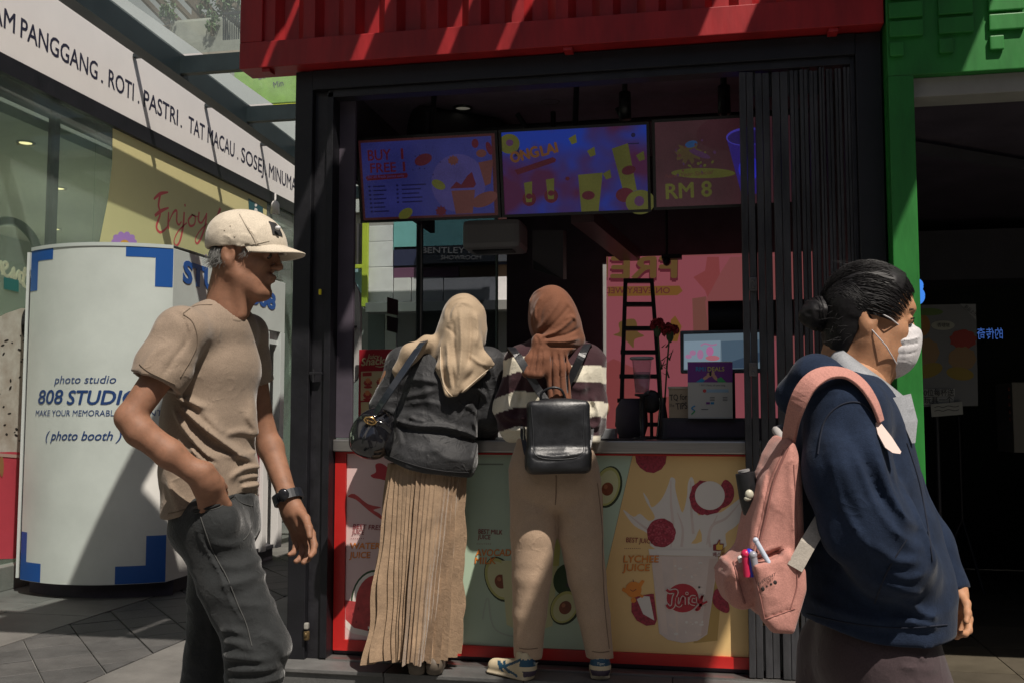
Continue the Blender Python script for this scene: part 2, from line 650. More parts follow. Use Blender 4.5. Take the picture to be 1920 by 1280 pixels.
# side glass (clear) and tinted back glass
G_side = glass_mat('side_glass', (0.84, 0.88, 0.88), 0.02, 0.015, ior=1.22)
G_back = glass_mat('tinted_glass', (0.32, 0.34, 0.37), 0.04, 0.02, ior=1.25)
MB().box(-1.822, -1.812, 4.56, 6.16, 1.0405, 2.44).build('window_pane', G_side, kiosk)
MB().box(-1.797, -1.2995, 6.17, 6.178, 0.9, 2.9).build('partition_pane', G_back, kiosk)
MB().box(-1.305, -1.293, 6.16, 6.19, 0.9, 2.9).build('partition_edge', mat('edge_green', (0.12, 0.16, 0.15), 0.3), kiosk)
# fittings on the left post
p = at_y(575, 1180, 4.24)
MB().box(p.x - .010, p.x + .010, 4.228, 4.2495, p.z + .004, p.z + .032, bev=.006).build('latch_plate', mat('zinc', (0.55, 0.53, 0.48), 0.45, metal=.6), kiosk)
MB().box(p.x - .012, p.x + .012, 4.232, 4.2495, p.z - .045, p.z - .004, bev=.006).ell((p.x, 4.23, p.z - .02), (.006, .006, .01), 10).build('bolt', mat('brass_worn', (.16, .11, .05), .5, metal=.6, var=.5, vscale=40), kiosk)
p = at_y(607, 550, 4.30)
MB().box(p.x - .006, p.x + .006, 4.250, 4.262, p.z - .013, p.z + .013, bev=.004).build('yellow_tag', mat('yellow_tag', (0.75, 0.62, 0.02), 0.4), kiosk)
p = at_y(600, 700, 4.30)
MB().box(p.x - .03, p.x + .03, 4.244, 4.26, p.z - .006, p.z + .006, bev=.002).tube([(p.x - .012, 4.25, p.z - .04), (p.x - .012, 4.25, p.z + .02)], .006).build('latch', M_black2, kiosk)

# counter front: red frame and three juice posters (one sheet each)
PFY = 4.345
M_frame_red = mat('frame_red', (0.50, 0.018, 0.016), 0.38, var=.10, vscale=4)
fm = MB()
fm.box(-1.664, -1.612, PFY - .012, PFY + .007, 0.150, 1.037)
fm.box(-1.612, 0.60, PFY - .012, PFY + .007, 0.150, 0.197)
fm.box(-1.612, 0.60, PFY - .012, PFY + .007, 1.029, 1.037)
fm.build('poster_frame', M_frame_red, kiosk)

# ------------------------------------------------------------------ red container above
cont = thing('red_shipping_container', 'red corrugated shipping container resting above the drink kiosk', 'container', (-0.7, 4.17, 2.795))
CY = 4.17
MB().box(-2.095, 0.735, CY, CY + 0.14, 2.795, 2.918, bev=0.004).build('bottom_rail', M_red, cont)
MB().box(-2.095, -1.985, CY + 0.001, CY + 0.16, 2.9185, 4.14, bev=0.004).build('corner_post', M_red, cont)
MB().box(0.62, 0.735, CY + 0.001, CY + 0.16, 2.9185, 4.14, bev=0.004).build('corner_post', M_red, cont)
cm = MB()
x = -1.985
prof = []
while x < 0.62:
    for dx, dy in ((0, 0.018), (0.055, 0.018), (0.085, 0.06), (0.155, 0.06)):
        prof.append((min(x + dx, 0.62), CY + dy))
    x += 0.195
for i in range(len(prof) - 1):
    (xa, ya), (xb, yb) = prof[i], prof[i + 1]
    cm.add([(xa, ya, 2.9), (xb, yb, 2.9), (xb, yb, 4.14), (xa, ya, 4.14)], [(0, 1, 2, 3)])
cm.build('corrugated_panel', M_red, cont)
MB().box(-2.095, 0.735, CY + 0.0015, CY + 0.16, 4.1405, 4.25).build('top_rail', M_red, cont)
MB().box(-1.84, -1.81, CY + 0.17, 10.0, 3.001, 4.18).build('side_panel', M_red, cont)
MB().box(-2.09, -1.84, CY + .162, CY + .18, 2.93, 4.18).build('back_sheet', M_red, cont)
MB().box(-1.84, 0.73, CY + 0.17, 10.0, 2.96, 3.0).build('floor_panel', M_red, cont)
MB().box(-1.84, 0.73, CY + 0.17, 10.0, 4.19, 4.24).build('roof', M_red, cont)
for u, v in ((500, 126), (1065, 88), (1562, 46)):
    p = at_y(u, v, CY + .02)
    MB().box(p.x - .02, p.x + .02, CY + .01, CY + .07, 2.778, 2.7948, bev=.003).build('lug', M_red, cont)

# unseen board eave added for shade, its gaps placed to cast sun strips
eave = thing('added_shade_eave', 'unseen dark board eave added to shade the kiosk front and let sun strips through', 'eave', (-.2, 3.8, 4.3))
EZ = 4.27
slots = sorted([(x_ + .42 * (EZ - 2.86) - w_ / 2, x_ + .42 * (EZ - 2.86) + w_ / 2) for x_, w_ in ((-1.94, .04), (-1.49, .075), (-1.09, .07), (-.82, .07), (.12, .20))] + [(.90, .904)])
xs_ = [-2.2] + [q for p in slots for q in p] + [1.74]
for k in range(0, len(xs_), 2):
    MB().box(xs_[k], xs_[k + 1], 2.96 if xs_[k + 1] < 1.2 else 1.9, 4.34, EZ, EZ + .03).build('board', M_black2, eave)
for y_ in (2.97, 4.26):
    MB().box(-2.2, 1.74, y_, y_ + .05, EZ + .0305, EZ + .09).build('purlin', M_black2, eave)

# ------------------------------------------------------------------ green shop on the right
shop = thing('green_shop', 'green container shop with raised block relief and a dark open front', 'shop', (2.2, 4.2, 0))
GX = 0.742
MB().box(GX, 4.6, 4.16, 4.36, 2.568, 5.3, bev=0.004).build('fascia', M_green, shop)
MB().box(GX, GX + 0.098, 4.155, 4.40, 0.0, 2.567, bev=0.004).build('post', M_green, shop)
MB().box(4.2, 4.32, 4.155, 4.40, 0.0, 2.567, bev=0.004).build('post', M_green, shop)
MB().box(GX + 0.0985, 4.2, 4.20, 4.34, 2.488, 2.567, bev=0.003).build('soffit_strip', mat('grey_strip', (0.28, 0.27, 0.25), 0.6, var=.1), shop)
blk = None
for col in range(5):
    for row in range(7):
        xa = 0.748 + col * 0.1885
        if row == 0:
            z1, z0, w = 2.703, 2.645, 0.055
        else:
            z0 = 2.724 + (row - 1) * 0.078; z1 = z0 + 0.066; w = 0.134
        if col == 1 and row > 5 or z1 > 3.2:
            continue
        MB().box(xa + .002, xa + w, 4.142, 4.159, z0, z1, bev=0.005).build('raised_block', M_green, shop)
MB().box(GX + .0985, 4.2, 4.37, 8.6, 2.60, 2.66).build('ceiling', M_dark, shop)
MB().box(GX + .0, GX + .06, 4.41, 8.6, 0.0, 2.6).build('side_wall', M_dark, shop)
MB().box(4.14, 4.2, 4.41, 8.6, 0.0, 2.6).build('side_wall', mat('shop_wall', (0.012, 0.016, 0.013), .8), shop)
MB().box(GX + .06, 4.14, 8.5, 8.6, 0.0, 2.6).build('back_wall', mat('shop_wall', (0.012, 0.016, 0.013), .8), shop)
M_stile = [mat('shop_tile_a', (0.10, 0.085, 0.06), .5, var=.3, vscale=3), mat('shop_tile_b', (0.085, 0.072, 0.052), .5, var=.3, vscale=3)]
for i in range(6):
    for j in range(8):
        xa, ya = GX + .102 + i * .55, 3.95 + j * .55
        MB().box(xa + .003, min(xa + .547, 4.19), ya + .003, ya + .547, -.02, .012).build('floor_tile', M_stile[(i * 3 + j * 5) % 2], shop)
MB().box(2.3, 4.14, 6.4, 7.0, 0.0125, 0.98, bev=.01).build('counter', M_dark2, shop)
MB().box(GX + .3, 4.1, 7.4, 7.8, 2.15, 2.5).build('bulkhead', M_dark2, shop)
MB().bar((1.0, 5.2, 2.55), (3.6, 7.2, 2.55), .04, .05).build('cable_tray', M_dark2, shop)
# ------------------------------------------------------------------ glass fronted bakery on the left
BX = -4.85
bak = thing('bakery_shopfront', 'glass fronted bakery with long white lettered fascia', 'shop', (BX, 9, 0))
M_fascia = mat('fascia_white', (0.74, 0.715, 0.70), 0.55, var=0.05, vscale=1.3)
MB().box(-5.2, BX + 0.03, -3.0, 13.2, 3.735, 4.75).build('fascia', M_fascia, bak)
MB().box(-5.2, BX + 0.045, -3.0, 13.2, 3.60, 3.7345, bev=.004).build('head_rail', M_black, bak)
MB().box(-5.0, BX + 0.10, -3.0, 13.2, 0.0, 0.165, bev=.006).build('kerb', mat('kerb_grey', (0.22, 0.22, 0.20), .6, var=.3, vscale=3, bump=.2), bak)
G_shop = glass_mat('shop_glass', (0.70, 0.80, 0.75), 0.015, 0.15, (0.46, 0.50, 0.45), ior=1.4)
for ya, yb in ((-3, 0), (0, 3), (3.005, 6.6), (6.61, 7.17), (7.18, 11.1), (11.11, 13.2)):
    MB().box(BX - .006, BX + .006, ya + .002, yb - .002, 0.166, 3.599).build('window_pane', G_shop, bak)
MB().box(BX - .16, BX - .10, 6.80, 6.86, 0.166, 3.55).build('mullion', M_dark2, bak)
M_bint = mat('bakery_wall', (0.30, 0.33, 0.28), .8, var=.15, vscale=3)
MB().box(-8.6, -8.5, -3, 14, 0, 3.6).build('back_wall', M_bint, bak)
sl = MB()
for k in range(70):
    y = 4.0 + k * .09
    sl.box(-8.5, -8.46, y, y + .05, 0.3, 2.6)
MB().add(sl.v, sl.f).build('slat_wall', mat('slat_green', (0.24, 0.27, 0.22), .7, var=.2), bak)['kind'] = 'stuff'
MB().box(-8.5, BX - .2, -3, 14, 3.42, 3.5).build('ceiling', mat('bakery_ceil', (0.55, 0.55, 0.47), .8, var=.06), bak)
MB().box(-8.5, BX - .2, -3, 14, 0, .05).build('floor', M_dark2, bak)
MB().box(-8.5, BX - .1, 14, 14.1, 0, 3.6).build('end_wall', M_bint, bak)
MB().box(-8.5, BX - .1, -3.1, -3, 0, 3.6).build('end_wall', M_bint, bak)
p = at_z(48, 268, 3.42)
dl = thing('downlight', 'small lit downlight in the bakery ceiling', 'light', p)
MB().lathe([(.075, -.012), (.075, 0), (.05, 0)], p, n=20).build('trim', mat('trim_w', (.7, .7, .65), .4), dl)
MB().lathe([(.0, -.004), (.05, -.004)], p, n=20).build('lamp', mat('lamp_lit', (.8, .7, .5), .4, emit=(1.0, .72, .36), estr=2.2), dl)
for k, (q, lb) in enumerate((((-6.2, 3.6), 'nearest'), ((-6.2, 8.6), 'middle'), ((-7.6, 6.4), 'back wall'), ((-7.6, 10.5), 'farthest'))):
    pq = Vector((q[0], q[1], 3.42))
    d2 = thing('downlight', lb + ' added downlight brightening the bakery interior', 'light', pq, group='added bakery lamps')
    MB().lathe([(.075, -.012), (.075, 0), (.05, 0)], pq, n=20).build('trim', _M['trim_w'], d2)
    MB().lathe([(.0, -.004), (.05, -.004)], pq, n=20).build('lamp', _M['lamp_lit'], d2)
    ld = bpy.data.lights.new('bakery_fill', 'POINT'); ld.energy = 26; ld.color = (1, .9, .72); ld.shadow_soft_size = .4  # point light added below each extra lamp to brighten the bakery
    lo = bpy.data.objects.new('bakery_fill', ld); lo.location = pq - Vector((0, 0, 1.3)); COL.objects.link(lo); lo.parent = d2; lo.matrix_parent_inverse = Matrix.Translation(-pq)
# green arch frame inside
ar = MB()
pts = [at_x(u, v, -5.4) for u, v in ((-70, 560), (-60, 470), (-20, 425), (20, 415), (50, 432), (70, 470), (76, 560))]
ar.tube(smooth_line([tuple(q) for q in pts], 6), .035, n=8)
tag(ar.build('arch_frame', mat('arch_green', (.05, .16, .06), .5)), 'green arched frame standing inside the bakery window', 'frame')

# fascia lettering
plF = Plane((BX + 0.0302, 0, 3.7), (0, 1, 0), (0, 0, 1))
M_ink = mat('ink_navy', (0.02, 0.021, 0.045), 0.5)
def fline(body, u0, v0, u1, v1, cap):
    lettering(body, plF, (u0, v0), (u1, v1), cap, M_ink, bak, bold=0.012, lift=.0015)
bl = lambda u: 59.3 + .5646 * (u - 20)
cp = lambda u: 38 - .0226 * (u - 20)
for w, a, b in (('AYAM', -62, 27), ('PANGGANG', 38, 182), ('.', 189, 193), ('ROTI', 203, 250), ('.', 258, 261), ('PASTRI', 269, 333), ('.', 338, 341), ('TAT MACAU', 353, 439),
                ('.', 444.5, 446.5), ('SOSEJ', 452, 494), ('.', 497, 499.5), ('MINUMAN', 504, 563)):
    if w == '.':
        lettering('.', plF, (a, bl(a)), (b, bl(b)), cp(a), M_ink, bak, lift=.0015)
    else:
        fline(w, a, bl(a), b, bl(b), cp(a))

# yellow window graphic
plG = Plane((BX + 0.0065, 0, 2), (0, 1, 0), (0, 0, 1))
M_yel = mat('vinyl_yellow', (0.60, 0.54, 0.27), 0.55, var=.05, vscale=2)
M_coral = mat('ink_coral', (0.62, 0.075, 0.085), 0.5)
M_purp = mat('ink_purple', (0.42, 0.22, 0.58), 0.5)
M_purp2 = mat('ink_purple_dark', (0.25, 0.10, 0.40), 0.5)
M_orange = mat('ink_orange', (0.72, 0.36, 0.06), 0.5)
M_teal = mat('ink_teal', (0.02, 0.085, 0.10), 0.5)
yp = thing('window_graphic', 'big pale yellow window graphic with red brush lettering above the photo booth', 'poster', (BX, 9, 2))
zt, zb = 3.598, .60
left = [(7.392, zt), (7.40, 3.3), (7.36, 3.0), (7.28, 2.7), (7.18, 2.3), (7.12, 1.8), (7.11, zb)]
right = [(10.38, zb), (10.38, zt)]
a = Art(plG, .001)
a.poly([(y, z - 2) for y, z in left + right], M_yel, px=False)
a.build('sheet', yp)
a = Art(plG, .0018)
st = lambda pts, w, m=M_coral: a.stroke(pts, w, m)
st([(288, 374), (300, 364), (315, 361)], [4, 7, 3])
st([(300, 366), (297, 385), (300, 402), (293, 425), (300, 436), (312, 428), (316, 418)], [6, 6, 5, 6, 5, 4, 3])
st([(290, 405), (302, 396), (316, 390)], [6, 7, 3])
st([(316, 398), (315, 420), (316, 430)], [4, 6, 4])
st([(316, 418), (324, 400), (331, 396), (331, 415), (335, 422), (340, 416)], [2, 4, 5, 5, 4, 3])
st([(345, 398), (343, 425), (337, 452), (330, 461), (326, 452), (334, 434), (350, 418)], [5, 6, 5, 4, 3, 3, 3])
st([(346, 383), (347, 388)], [5, 4])
st([(360, 404), (353, 413), (356, 424), (364, 421), (366, 408), (359, 403), (372, 408)], [4, 5, 5, 4, 4, 3, 2])
st([(373, 398), (372, 414), (378, 418), (386, 404)], [5, 5, 4, 4])
st([(387, 400), (384, 425), (376, 448), (369, 457), (366, 449), (374, 434), (388, 420)], [5, 6, 5, 4, 3, 3, 3])
st([(413, 391), (406, 412), (399, 437)], [7, 7, 3])
for k in range(6):
    t = rad(-180 + 36 * k)
    a.ell((232 + 15 * math.cos(t), 454 + 11 * math.sin(t)), 9, 6.5, M_purp, rot=t)
a.ell((233, 456), 8, 6, M_orange)
a.build('artwork', yp)
lettering('eat the', plG, (344, 476), (402, 494), 12, M_purp2, yp, bold=.02, lift=.006)
# small teal toilet sign
ts = thing('small_sign', 'small dark teal square sign with white figure on the yellow window', 'sign', at_x(478, 390, BX))
a = Art(plG, .005)
a.poly([(465, 372), (492, 389), (493, 410), (466, 394)], M_teal)
a.ell((479, 385), 2.2, 3, M_white).poly([(477, 390), (481.5, 392), (483, 402), (475, 398)], M_white)
a.build('sign_face', ts)
# spotlight under the fascia
sp = at_x(516, 378, BX + .12)
spot = thing('spotlight', 'small white spotlight under the far end of the white fascia', 'light', sp)
MB().tube([sp + Vector((0, 0, .09)), sp], .012).build('stem', M_white, spot)
MB().lathe([(.03, 0), (.045, -.03), (.05, -.14), (.038, -.14)], sp, n=16).build('lamp_head', M_white, spot)
# neon word in the window
M_neon = mat('neon_tube', (.75, .6, .45), .4, emit=(1.0, .72, .48), estr=0.42)
nn = thing('neon_sign', 'pale cursive neon word behind the bakery glass', 'sign', at_x(30, 490, BX - .05))
for pts in ([(-24, 498), (-18, 472), (-12, 492), (-6, 472), (-2, 492), (2, 474), (6, 498)],
            [(4, 490), (14, 480), (12, 472), (6, 478), (8, 494), (16, 497), (24, 486)],
            [(22, 498), (26, 478), (28, 498), (36, 480), (38, 498), (44, 500)],
            [(48, 470), (44, 500), (50, 506), (58, 500)], [(40, 482), (58, 484)],
            [(56, 506), (64, 490), (70, 484)]):
    s = smooth_line(pts, 5)
    MB().tube([at_x(u, v + .35 * u, BX - .05) - Vector((0, 0, 0.06)) for u, v in s], .011, n=6).build('neon_tube', M_neon, nn)
# ice-cream graphic
ic = thing('ice_cream_poster', 'tall window graphic of ice cream in a pink cup beside the photo booth', 'poster', (BX, 6.2, 1))
M_ice = mat('ice_white', (0.66, 0.60, 0.54), .6, col2=(.42, .33, .27), vscale=6)
M_icep = mat('ice_pink', (0.62, 0.07, 0.10), .5, var=.12, vscale=2)
M_choc = mat('choc', (0.02, 0.013, 0.012), .7)
M_teal2 = mat('teal_print', (0.03, 0.15, 0.14), .5)
a = Art(plG, .001)
a.poly([(-60, 1049), (36, 1046), (40, 836), (-60, 836)], M_icep)
a.poly([(-80, 850), (-80, 640), (-30, 610), (10, 588), (40, 578), (60, 580), (66, 640), (60, 848), (20, 846)], M_ice)
for k in range(26):
    u, v = rr.uniform(-20, 55), rr.uniform(620, 840)
    a.ell((u, v), rr.uniform(1.0, 2.4), rr.uniform(1.5, 4.5), M_choc, rot=rr.uniform(0, 3))
a.ell((50, 608), 11, 30, M_choc)
for k in range(18):
    t = k / 18 * 6.283
    a.ell((50 + 8.5 * math.cos(t), 608 + 24 * math.sin(t)), 1.2, 2.5, M_dark2)
a.ell((2, 873), 4, 20, mat('nut', (.35, .18, .07), .6))
a.poly([(6, 520), (34, 526), (34, 548), (6, 542)], M_teal2)
a.poly([(-40, 846), (38, 852), (38, 858), (-40, 852)], mat('cup_rim', (.55, .35, .3), .5))
a.build('artwork', ic)

# ------------------------------------------------------------------ photo booth
booth = thing('photo_booth', 'white curved photo booth with blue corner brackets', 'booth', (-4.1, 7.0, 0))
BZ0, BZ1 = 0.10, 2.335
SX = -3.54
import itertools
def front_pt(t):
    """front sheet: gentle convex bow from the left end (t=0) to the right corner (t=1)"""
    a = Vector((-4.56, 6.06)); b = Vector((SX, 6.15))
    p = a.lerp(b, t)
    n = Vector((b - a)).normalized(); n = Vector((n.y, -n.x))
    return p + n * (0.17 * 4 * t * (1 - t))
N = 32
mb = MB()
for i in range(N + 1):
    p = front_pt(i / N)
    mb.v += [(p.x, p.y, BZ0), (p.x, p.y, BZ1)]
for i in range(N):
    mb.f.append((2 * i, 2 * i + 2, 2 * i + 3, 2 * i + 1)); mb.mi.append(0); mb.sm.append(True)
M_booth = mat('booth_white', (0.69, 0.675, 0.64), 0.5, var=.10, vscale=2.2, bump=.06, bscale=6)
# faint pink fade printed at the left end of the front sheet
nt = M_booth.node_tree
mb.build('front_sheet', M_booth, booth)
tp = MB()
ring = [front_pt(i / N) for i in range(N + 1)]
tp.add([(p.x, p.y, BZ1 + .02) for p in ring] + [(SX, 7.98, BZ1 + .02), (-4.62, 7.98, BZ1 + .02)], [tuple(range(N + 3))])
tp.add([(p.x, p.y - .006, BZ1 - .004) for p in ring] + [(p.x, p.y - .006, BZ1 + .02) for p in ring], [(i, i + 1, N + 2 + i, N + 1 + i) for i in range(N)])
tp.build('top_cap', mat('booth_cap', (.62, .62, .60), .4), booth)
bx = MB()
bx.box(SX - .03, SX, 6.151, 7.985, 1.905, BZ1, bev=.003)
bx.build('sign_board', M_booth, booth)
MB().box(SX - .03, SX - .002, 6.152, 7.28, BZ0, 1.903).build('side_panel', M_booth, booth)
MB().box(SX - .06, SX + .004, 7.90, 7.985, BZ0, 1.903, bev=.003).build('door_post', M_white, booth)
MB().box(SX - .08, SX - .004, 7.62, 7.70, BZ0, 1.903, bev=.003).build('door_post', M_white, booth)
MB().box(SX - .07, SX - .03, 7.70, 7.90, 1.80, 1.903).build('door_head', M_white, booth)
MB().box(-4.62, SX - .07, 7.97, 7.99, BZ0, BZ1).build('back_panel', M_white, booth)
MB().box(-4.64, -4.62, 6.12, 7.99, BZ0, BZ1).build('side_panel', M_white, booth)
MB().box(-4.62, SX - .03, 6.2, 7.97, BZ0, BZ0 + .03).build('floor', M_dark2, booth)
cu = MB()
n = 24
for i in range(n + 1):
    y = 7.28 + .34 * i / n
    d = .02 * math.sin(i * 1.7)
    cu.v += [(SX - .05 + d, y, .45), (SX - .05 + d, y, 1.89)]
for i in range(n):
    cu.f.append((2 * i, 2 * i + 2, 2 * i + 3, 2 * i + 1)); cu.mi.append(0); cu.sm.append(True)
cu.build('curtain', mat('curtain_maroon', (.20, .025, .04), .85, var=.15), booth)
ft = MB()
for i in range(N):
    p, q = front_pt(i / N), front_pt((i + 1) / N)
    ft.add([(p.x, p.y + .10, -.01), (q.x, q.y + .10, -.01), (q.x, q.y + .10, BZ0), (p.x, p.y + .10, BZ0)], [(0, 1, 2, 3)])
ft.box(SX - .10, SX - .06, 6.25, 7.95, -.01, BZ0)
ft.build('base', M_dark, booth)
for u, v in ((95, 1098), (222, 1100), (262, 1096)):
    p = at_z(u, v, .05)
    MB().lathe([(0.03, -.05), (.03, .045)], (p.x, p.y + .02, .045), n=12).build('foot', M_steel if u > 200 else M_dark2, booth)

# print on the curved front: map (u,v) pixels onto the sheet
def curved(q):
    """push a point of the chord plane onto the bow, a hair proud"""
    a = Vector((-4.56, 6.06)); b = Vector((SX, 6.15))
    d = (b - a); L = d.length; d.normalize()
    t = (Vector((q.x, q.y)) - a).dot(d) / L
    p = front_pt(min(max(t, 0), 1))
    n = Vector((d.y, -d.x))
    off = (Vector((q.x, q.y)) - (a + d * (t * L))).dot(n)
    return Vector((p.x + n.x * off, p.y + n.y * off, q.z))


def sheet_pix(u, v, lift):
    """photo pixel -> point on the bowed sheet (bisect along the bow)"""
    lo, hi = 0.0, 1.0
    for _ in range(40):
        m_ = (lo + hi) / 2
        p = front_pt(m_)
        r = ray(u, v)
        # side of the ray in plan
        if p.x * r[1] - p.y * r[0] < 0:
            lo = m_
        else:
            hi = m_
    p = front_pt(lo); r = ray(u, v)
    t = math.hypot(p.x, p.y) / math.hypot(r[0], r[1])
    return lo, CAM_H + r[2] * t


CH_A, CH_B = Vector((-4.56, 6.06, 0)), Vector((SX, 6.15, 0))
CH_D = (CH_B - CH_A)
plB = Plane((-4.56, 6.06, 0), CH_D, (0, 0, 1))
CL = CH_D.length
M_blue = mat('print_blue', (0.012, 0.09, 0.36), 0.45)
M_navy = mat('print_navy', (0.02, 0.055, 0.19), 0.45)


def bracket(corners, w):
    """L bracket in (t, z) on the bowed sheet, cut into strips so that it follows the bow"""
    mb = MB()
    for (t0, t1, z0, z1) in corners:
        k = max(2, int(abs(t1 - t0) * 40))
        for i in range(k):
            a, b = t0 + (t1 - t0) * i / k, t0 + (t1 - t0) * (i + 1) / k
            pa, pb = front_pt(a), front_pt(b)
            mb.add([(pa.x, pa.y - .002, z0), (pb.x, pb.y - .002, z0), (pb.x, pb.y - .002, z1), (pa.x, pa.y - .002, z1)], [(0, 1, 2, 3)])
    mb.build('blue_bracket', M_blue, booth)


tt = lambda u, v: sheet_pix(u, v, 0)
ta, tb = tt(236, 490)[0], tt(292, 490)[0]
bracket([(ta, .999, tt(236, 481)[1], BZ1 - .005), (tb, .999, tt(300, 538)[1], tt(300, 482)[1])], 0)
tc_, td = tt(100, 470)[0], tt(71, 520)[0]
bracket([(.001, tc_, tt(85, 488)[1], BZ1 - .005), (.001, td, tt(70, 545)[1], tt(71, 489)[1])], 0)
te, tf = tt(216, 1070)[0], tt(274, 1030)[0]
bracket([(te, .999, BZ0 + .003, tt(250, 1060)[1]), (tf, .999, tt(290, 1060)[1], tt(290, 1003)[1])], 0)
tg, th = tt(76, 1070)[0], tt(50, 1030)[0]
bracket([(.001, tg, BZ0 + .003, tt(60, 1054)[1]), (.001, th, tt(45, 1054)[1], tt(45, 996)[1])], 0)
bend_fn = curved
def btext(body, u0, u1, v, cap, m, bold=0.0, shear=0.0):
    t0, z0 = tt(u0, v); t1, z1 = tt(u1, v)
    c = abs(tt(u0, v - cap)[1] - z0)
    zz = (z0 + z1) / 2
    lettering(body, plB, (t0 * CL, zz), (t1 * CL, zz), c, m, booth, bold=bold, shear=shear, lift=.003, px=False)
btext('photo studio', 102, 218, 718, 15, M_navy, 0.0, .2)
btext('808', 72, 118, 756, 26, M_navy, .02, .15)
btext('STUDIO', 126, 262, 757, 26, M_navy, .03, .2)
btext('MAKE YOUR MEMORABLE MOMENT', 67, 305, 779, 11, M_navy, .0, .1)
btext('( photo booth )', 86, 228, 824, 17, M_navy, .012, .3)
bend_fn = None
plS = Plane((SX + .0005, 6.15, 0), (0, 1, 0), (0, 0, 1))
lettering('STUDIO', plS, (342, 527), (462, 563), 39, M_blue, booth, bold=.045, lift=.002, depth=.002)
lettering('808', plS, (468, 566), (516, 581), 30, M_blue, booth, bold=.045, lift=.002, depth=.002)
plD = Plane((SX - .0035, 7.66, 0), (0, 0, -1), (0, 1, 0))
mbv = text_shape('STUDIO 808', .03, 0.1)
o_ = at_x(507, 748, SX - .003)
sx = .36 / max(q[0] for q in mbv[0])
MB().add([(SX - .0015, o_.y - .02 + q[1] * .055, o_.z - q[0] * sx) for q in mbv[0]], [f[::-1] for f in mbv[1]]).build('lettering', M_navy, booth)

# ------------------------------------------------------------------ glass canopy over the passage
can = thing('glass_canopy', 'dark steel framed glass canopy over the passage beside the kiosk', 'canopy', (-3.3, 8.5, 4.2))
M_beam = mat('canopy_steel', (0.022, 0.03, 0.034), 0.45, var=.25, vscale=5)
A = [at_x(157, -2, -4.42), at_x(330, 117, -4.42), at_x(455, 213, -4.42), at_x(552, 287, -4.42)]
A0 = A[0] + (A[0] - A[1]) * 1.6
zc = lambda y: A[0].z + (A[3].z - A[0].z) * (y - A[0].y) / (A[3].y - A[0].y)
MB().bar((-4.42, 2.2, zc(2.2)), (-4.42, 11.9, zc(11.9)), .12, .20).build('edge_beam', M_beam, can)
MB().bar((-2.25, 2.2, zc(2.2)), (-2.25, 11.9, zc(11.9)), .10, .16).build('edge_beam', M_beam, can)
ys = [3.4, 5.5, A[1].y, A[2].y, A[3].y, 11.86]
for y in ys:
    MB().bar((-4.815, y, zc(y) + .115), (-4.48, y, zc(y) + .115), .05, .03).build('beam_and_shade_rib', M_beam, can)  # hidden upper rib added to cast the shade stripes on the fascia
    MB().bar((-4.36, y, zc(y) - .005), (-2.30, y, zc(y) - .005), .07, .15).build('beam_and_shade_rib', M_beam, can)
G_can = glass_mat('canopy_glass', (0.70, 0.80, 0.80), 0.03, 0.09, (0.55, 0.62, 0.62), ior=1.18, transl=True)
ya = 2.2
for y in ys:
    v = [(-4.36, ya + .04, zc(ya) + .085), (-2.30, ya + .04, zc(ya) + .085), (-2.30, y - .04, zc(y) + .085), (-4.36, y - .04, zc(y) + .085)]
    MB().add(v, [(0, 1, 2, 3)]).build('glass_panel', G_can, can)
    ya = y
# ------------------------------------------------------------------ folding gate stacked at the right of the hatch
gate = thing('folding_gate', 'black metal folding gate pushed into a stack of slats beside the hatch', 'gate', (0.33, 4.29, 0.12))
M_slat = mat('gate_slat', (.042, .042, .046), .45, var=.55, vscale=14, bump=.2, bscale=60, stretch=(1, 1, .25))
gx = [(1391, 1418), (1421, 1449), (1453, 1484), (1487, 1504), (1506, 1522), (1524, 1541), (1543, 1554), (1556, 1570), (1573, 1586), (1589, 1603)]
for k, (u0, u1) in enumerate(gx):
    yy = 4.262 + .012 * (k % 2)
    a0, a1 = at_y(u0 + 1, 500, yy).x, at_y(u1, 500, yy).x
    zt = 2.66 - .004 * (k % 3)
    h = (a0 + a1) / 2
    MB().box(a0, h - .001, yy, yy + .035, 0.134, zt, bev=.003).box(h + .001, a1, yy + .003, yy + .038, 0.134, zt, bev=.003).build('slat', M_slat, gate)
    if k < 6:
        MB().tube([(a1 + .006, yy + .03, zt - .10), (a1 + .006, yy + .03, zt + .01)], .006).build('pivot_rod', mat('pivot', (.10, .10, .10), .4, metal=.5), gate)
        MB().tube([(a1 + .006, yy + .03, .16), (a1 + .006, yy + .03, .34)], .006).build('pivot_rod', _M['pivot'], gate)
for v in (533, 692):
    p = at_y(1412, v, 4.255)
    MB().box(p.x - .016, p.x + .016, 4.250, 4.2595, p.z - .028, p.z + .028, bev=.002).ell((p.x, 4.249, p.z + .012), (.006, .004, .006), 8).ell((p.x, 4.249, p.z - .012), (.006, .004, .006), 8).build('hinge', mat('hinge_metal', (.16, .15, .15), .4, metal=.6, var=.4), gate)

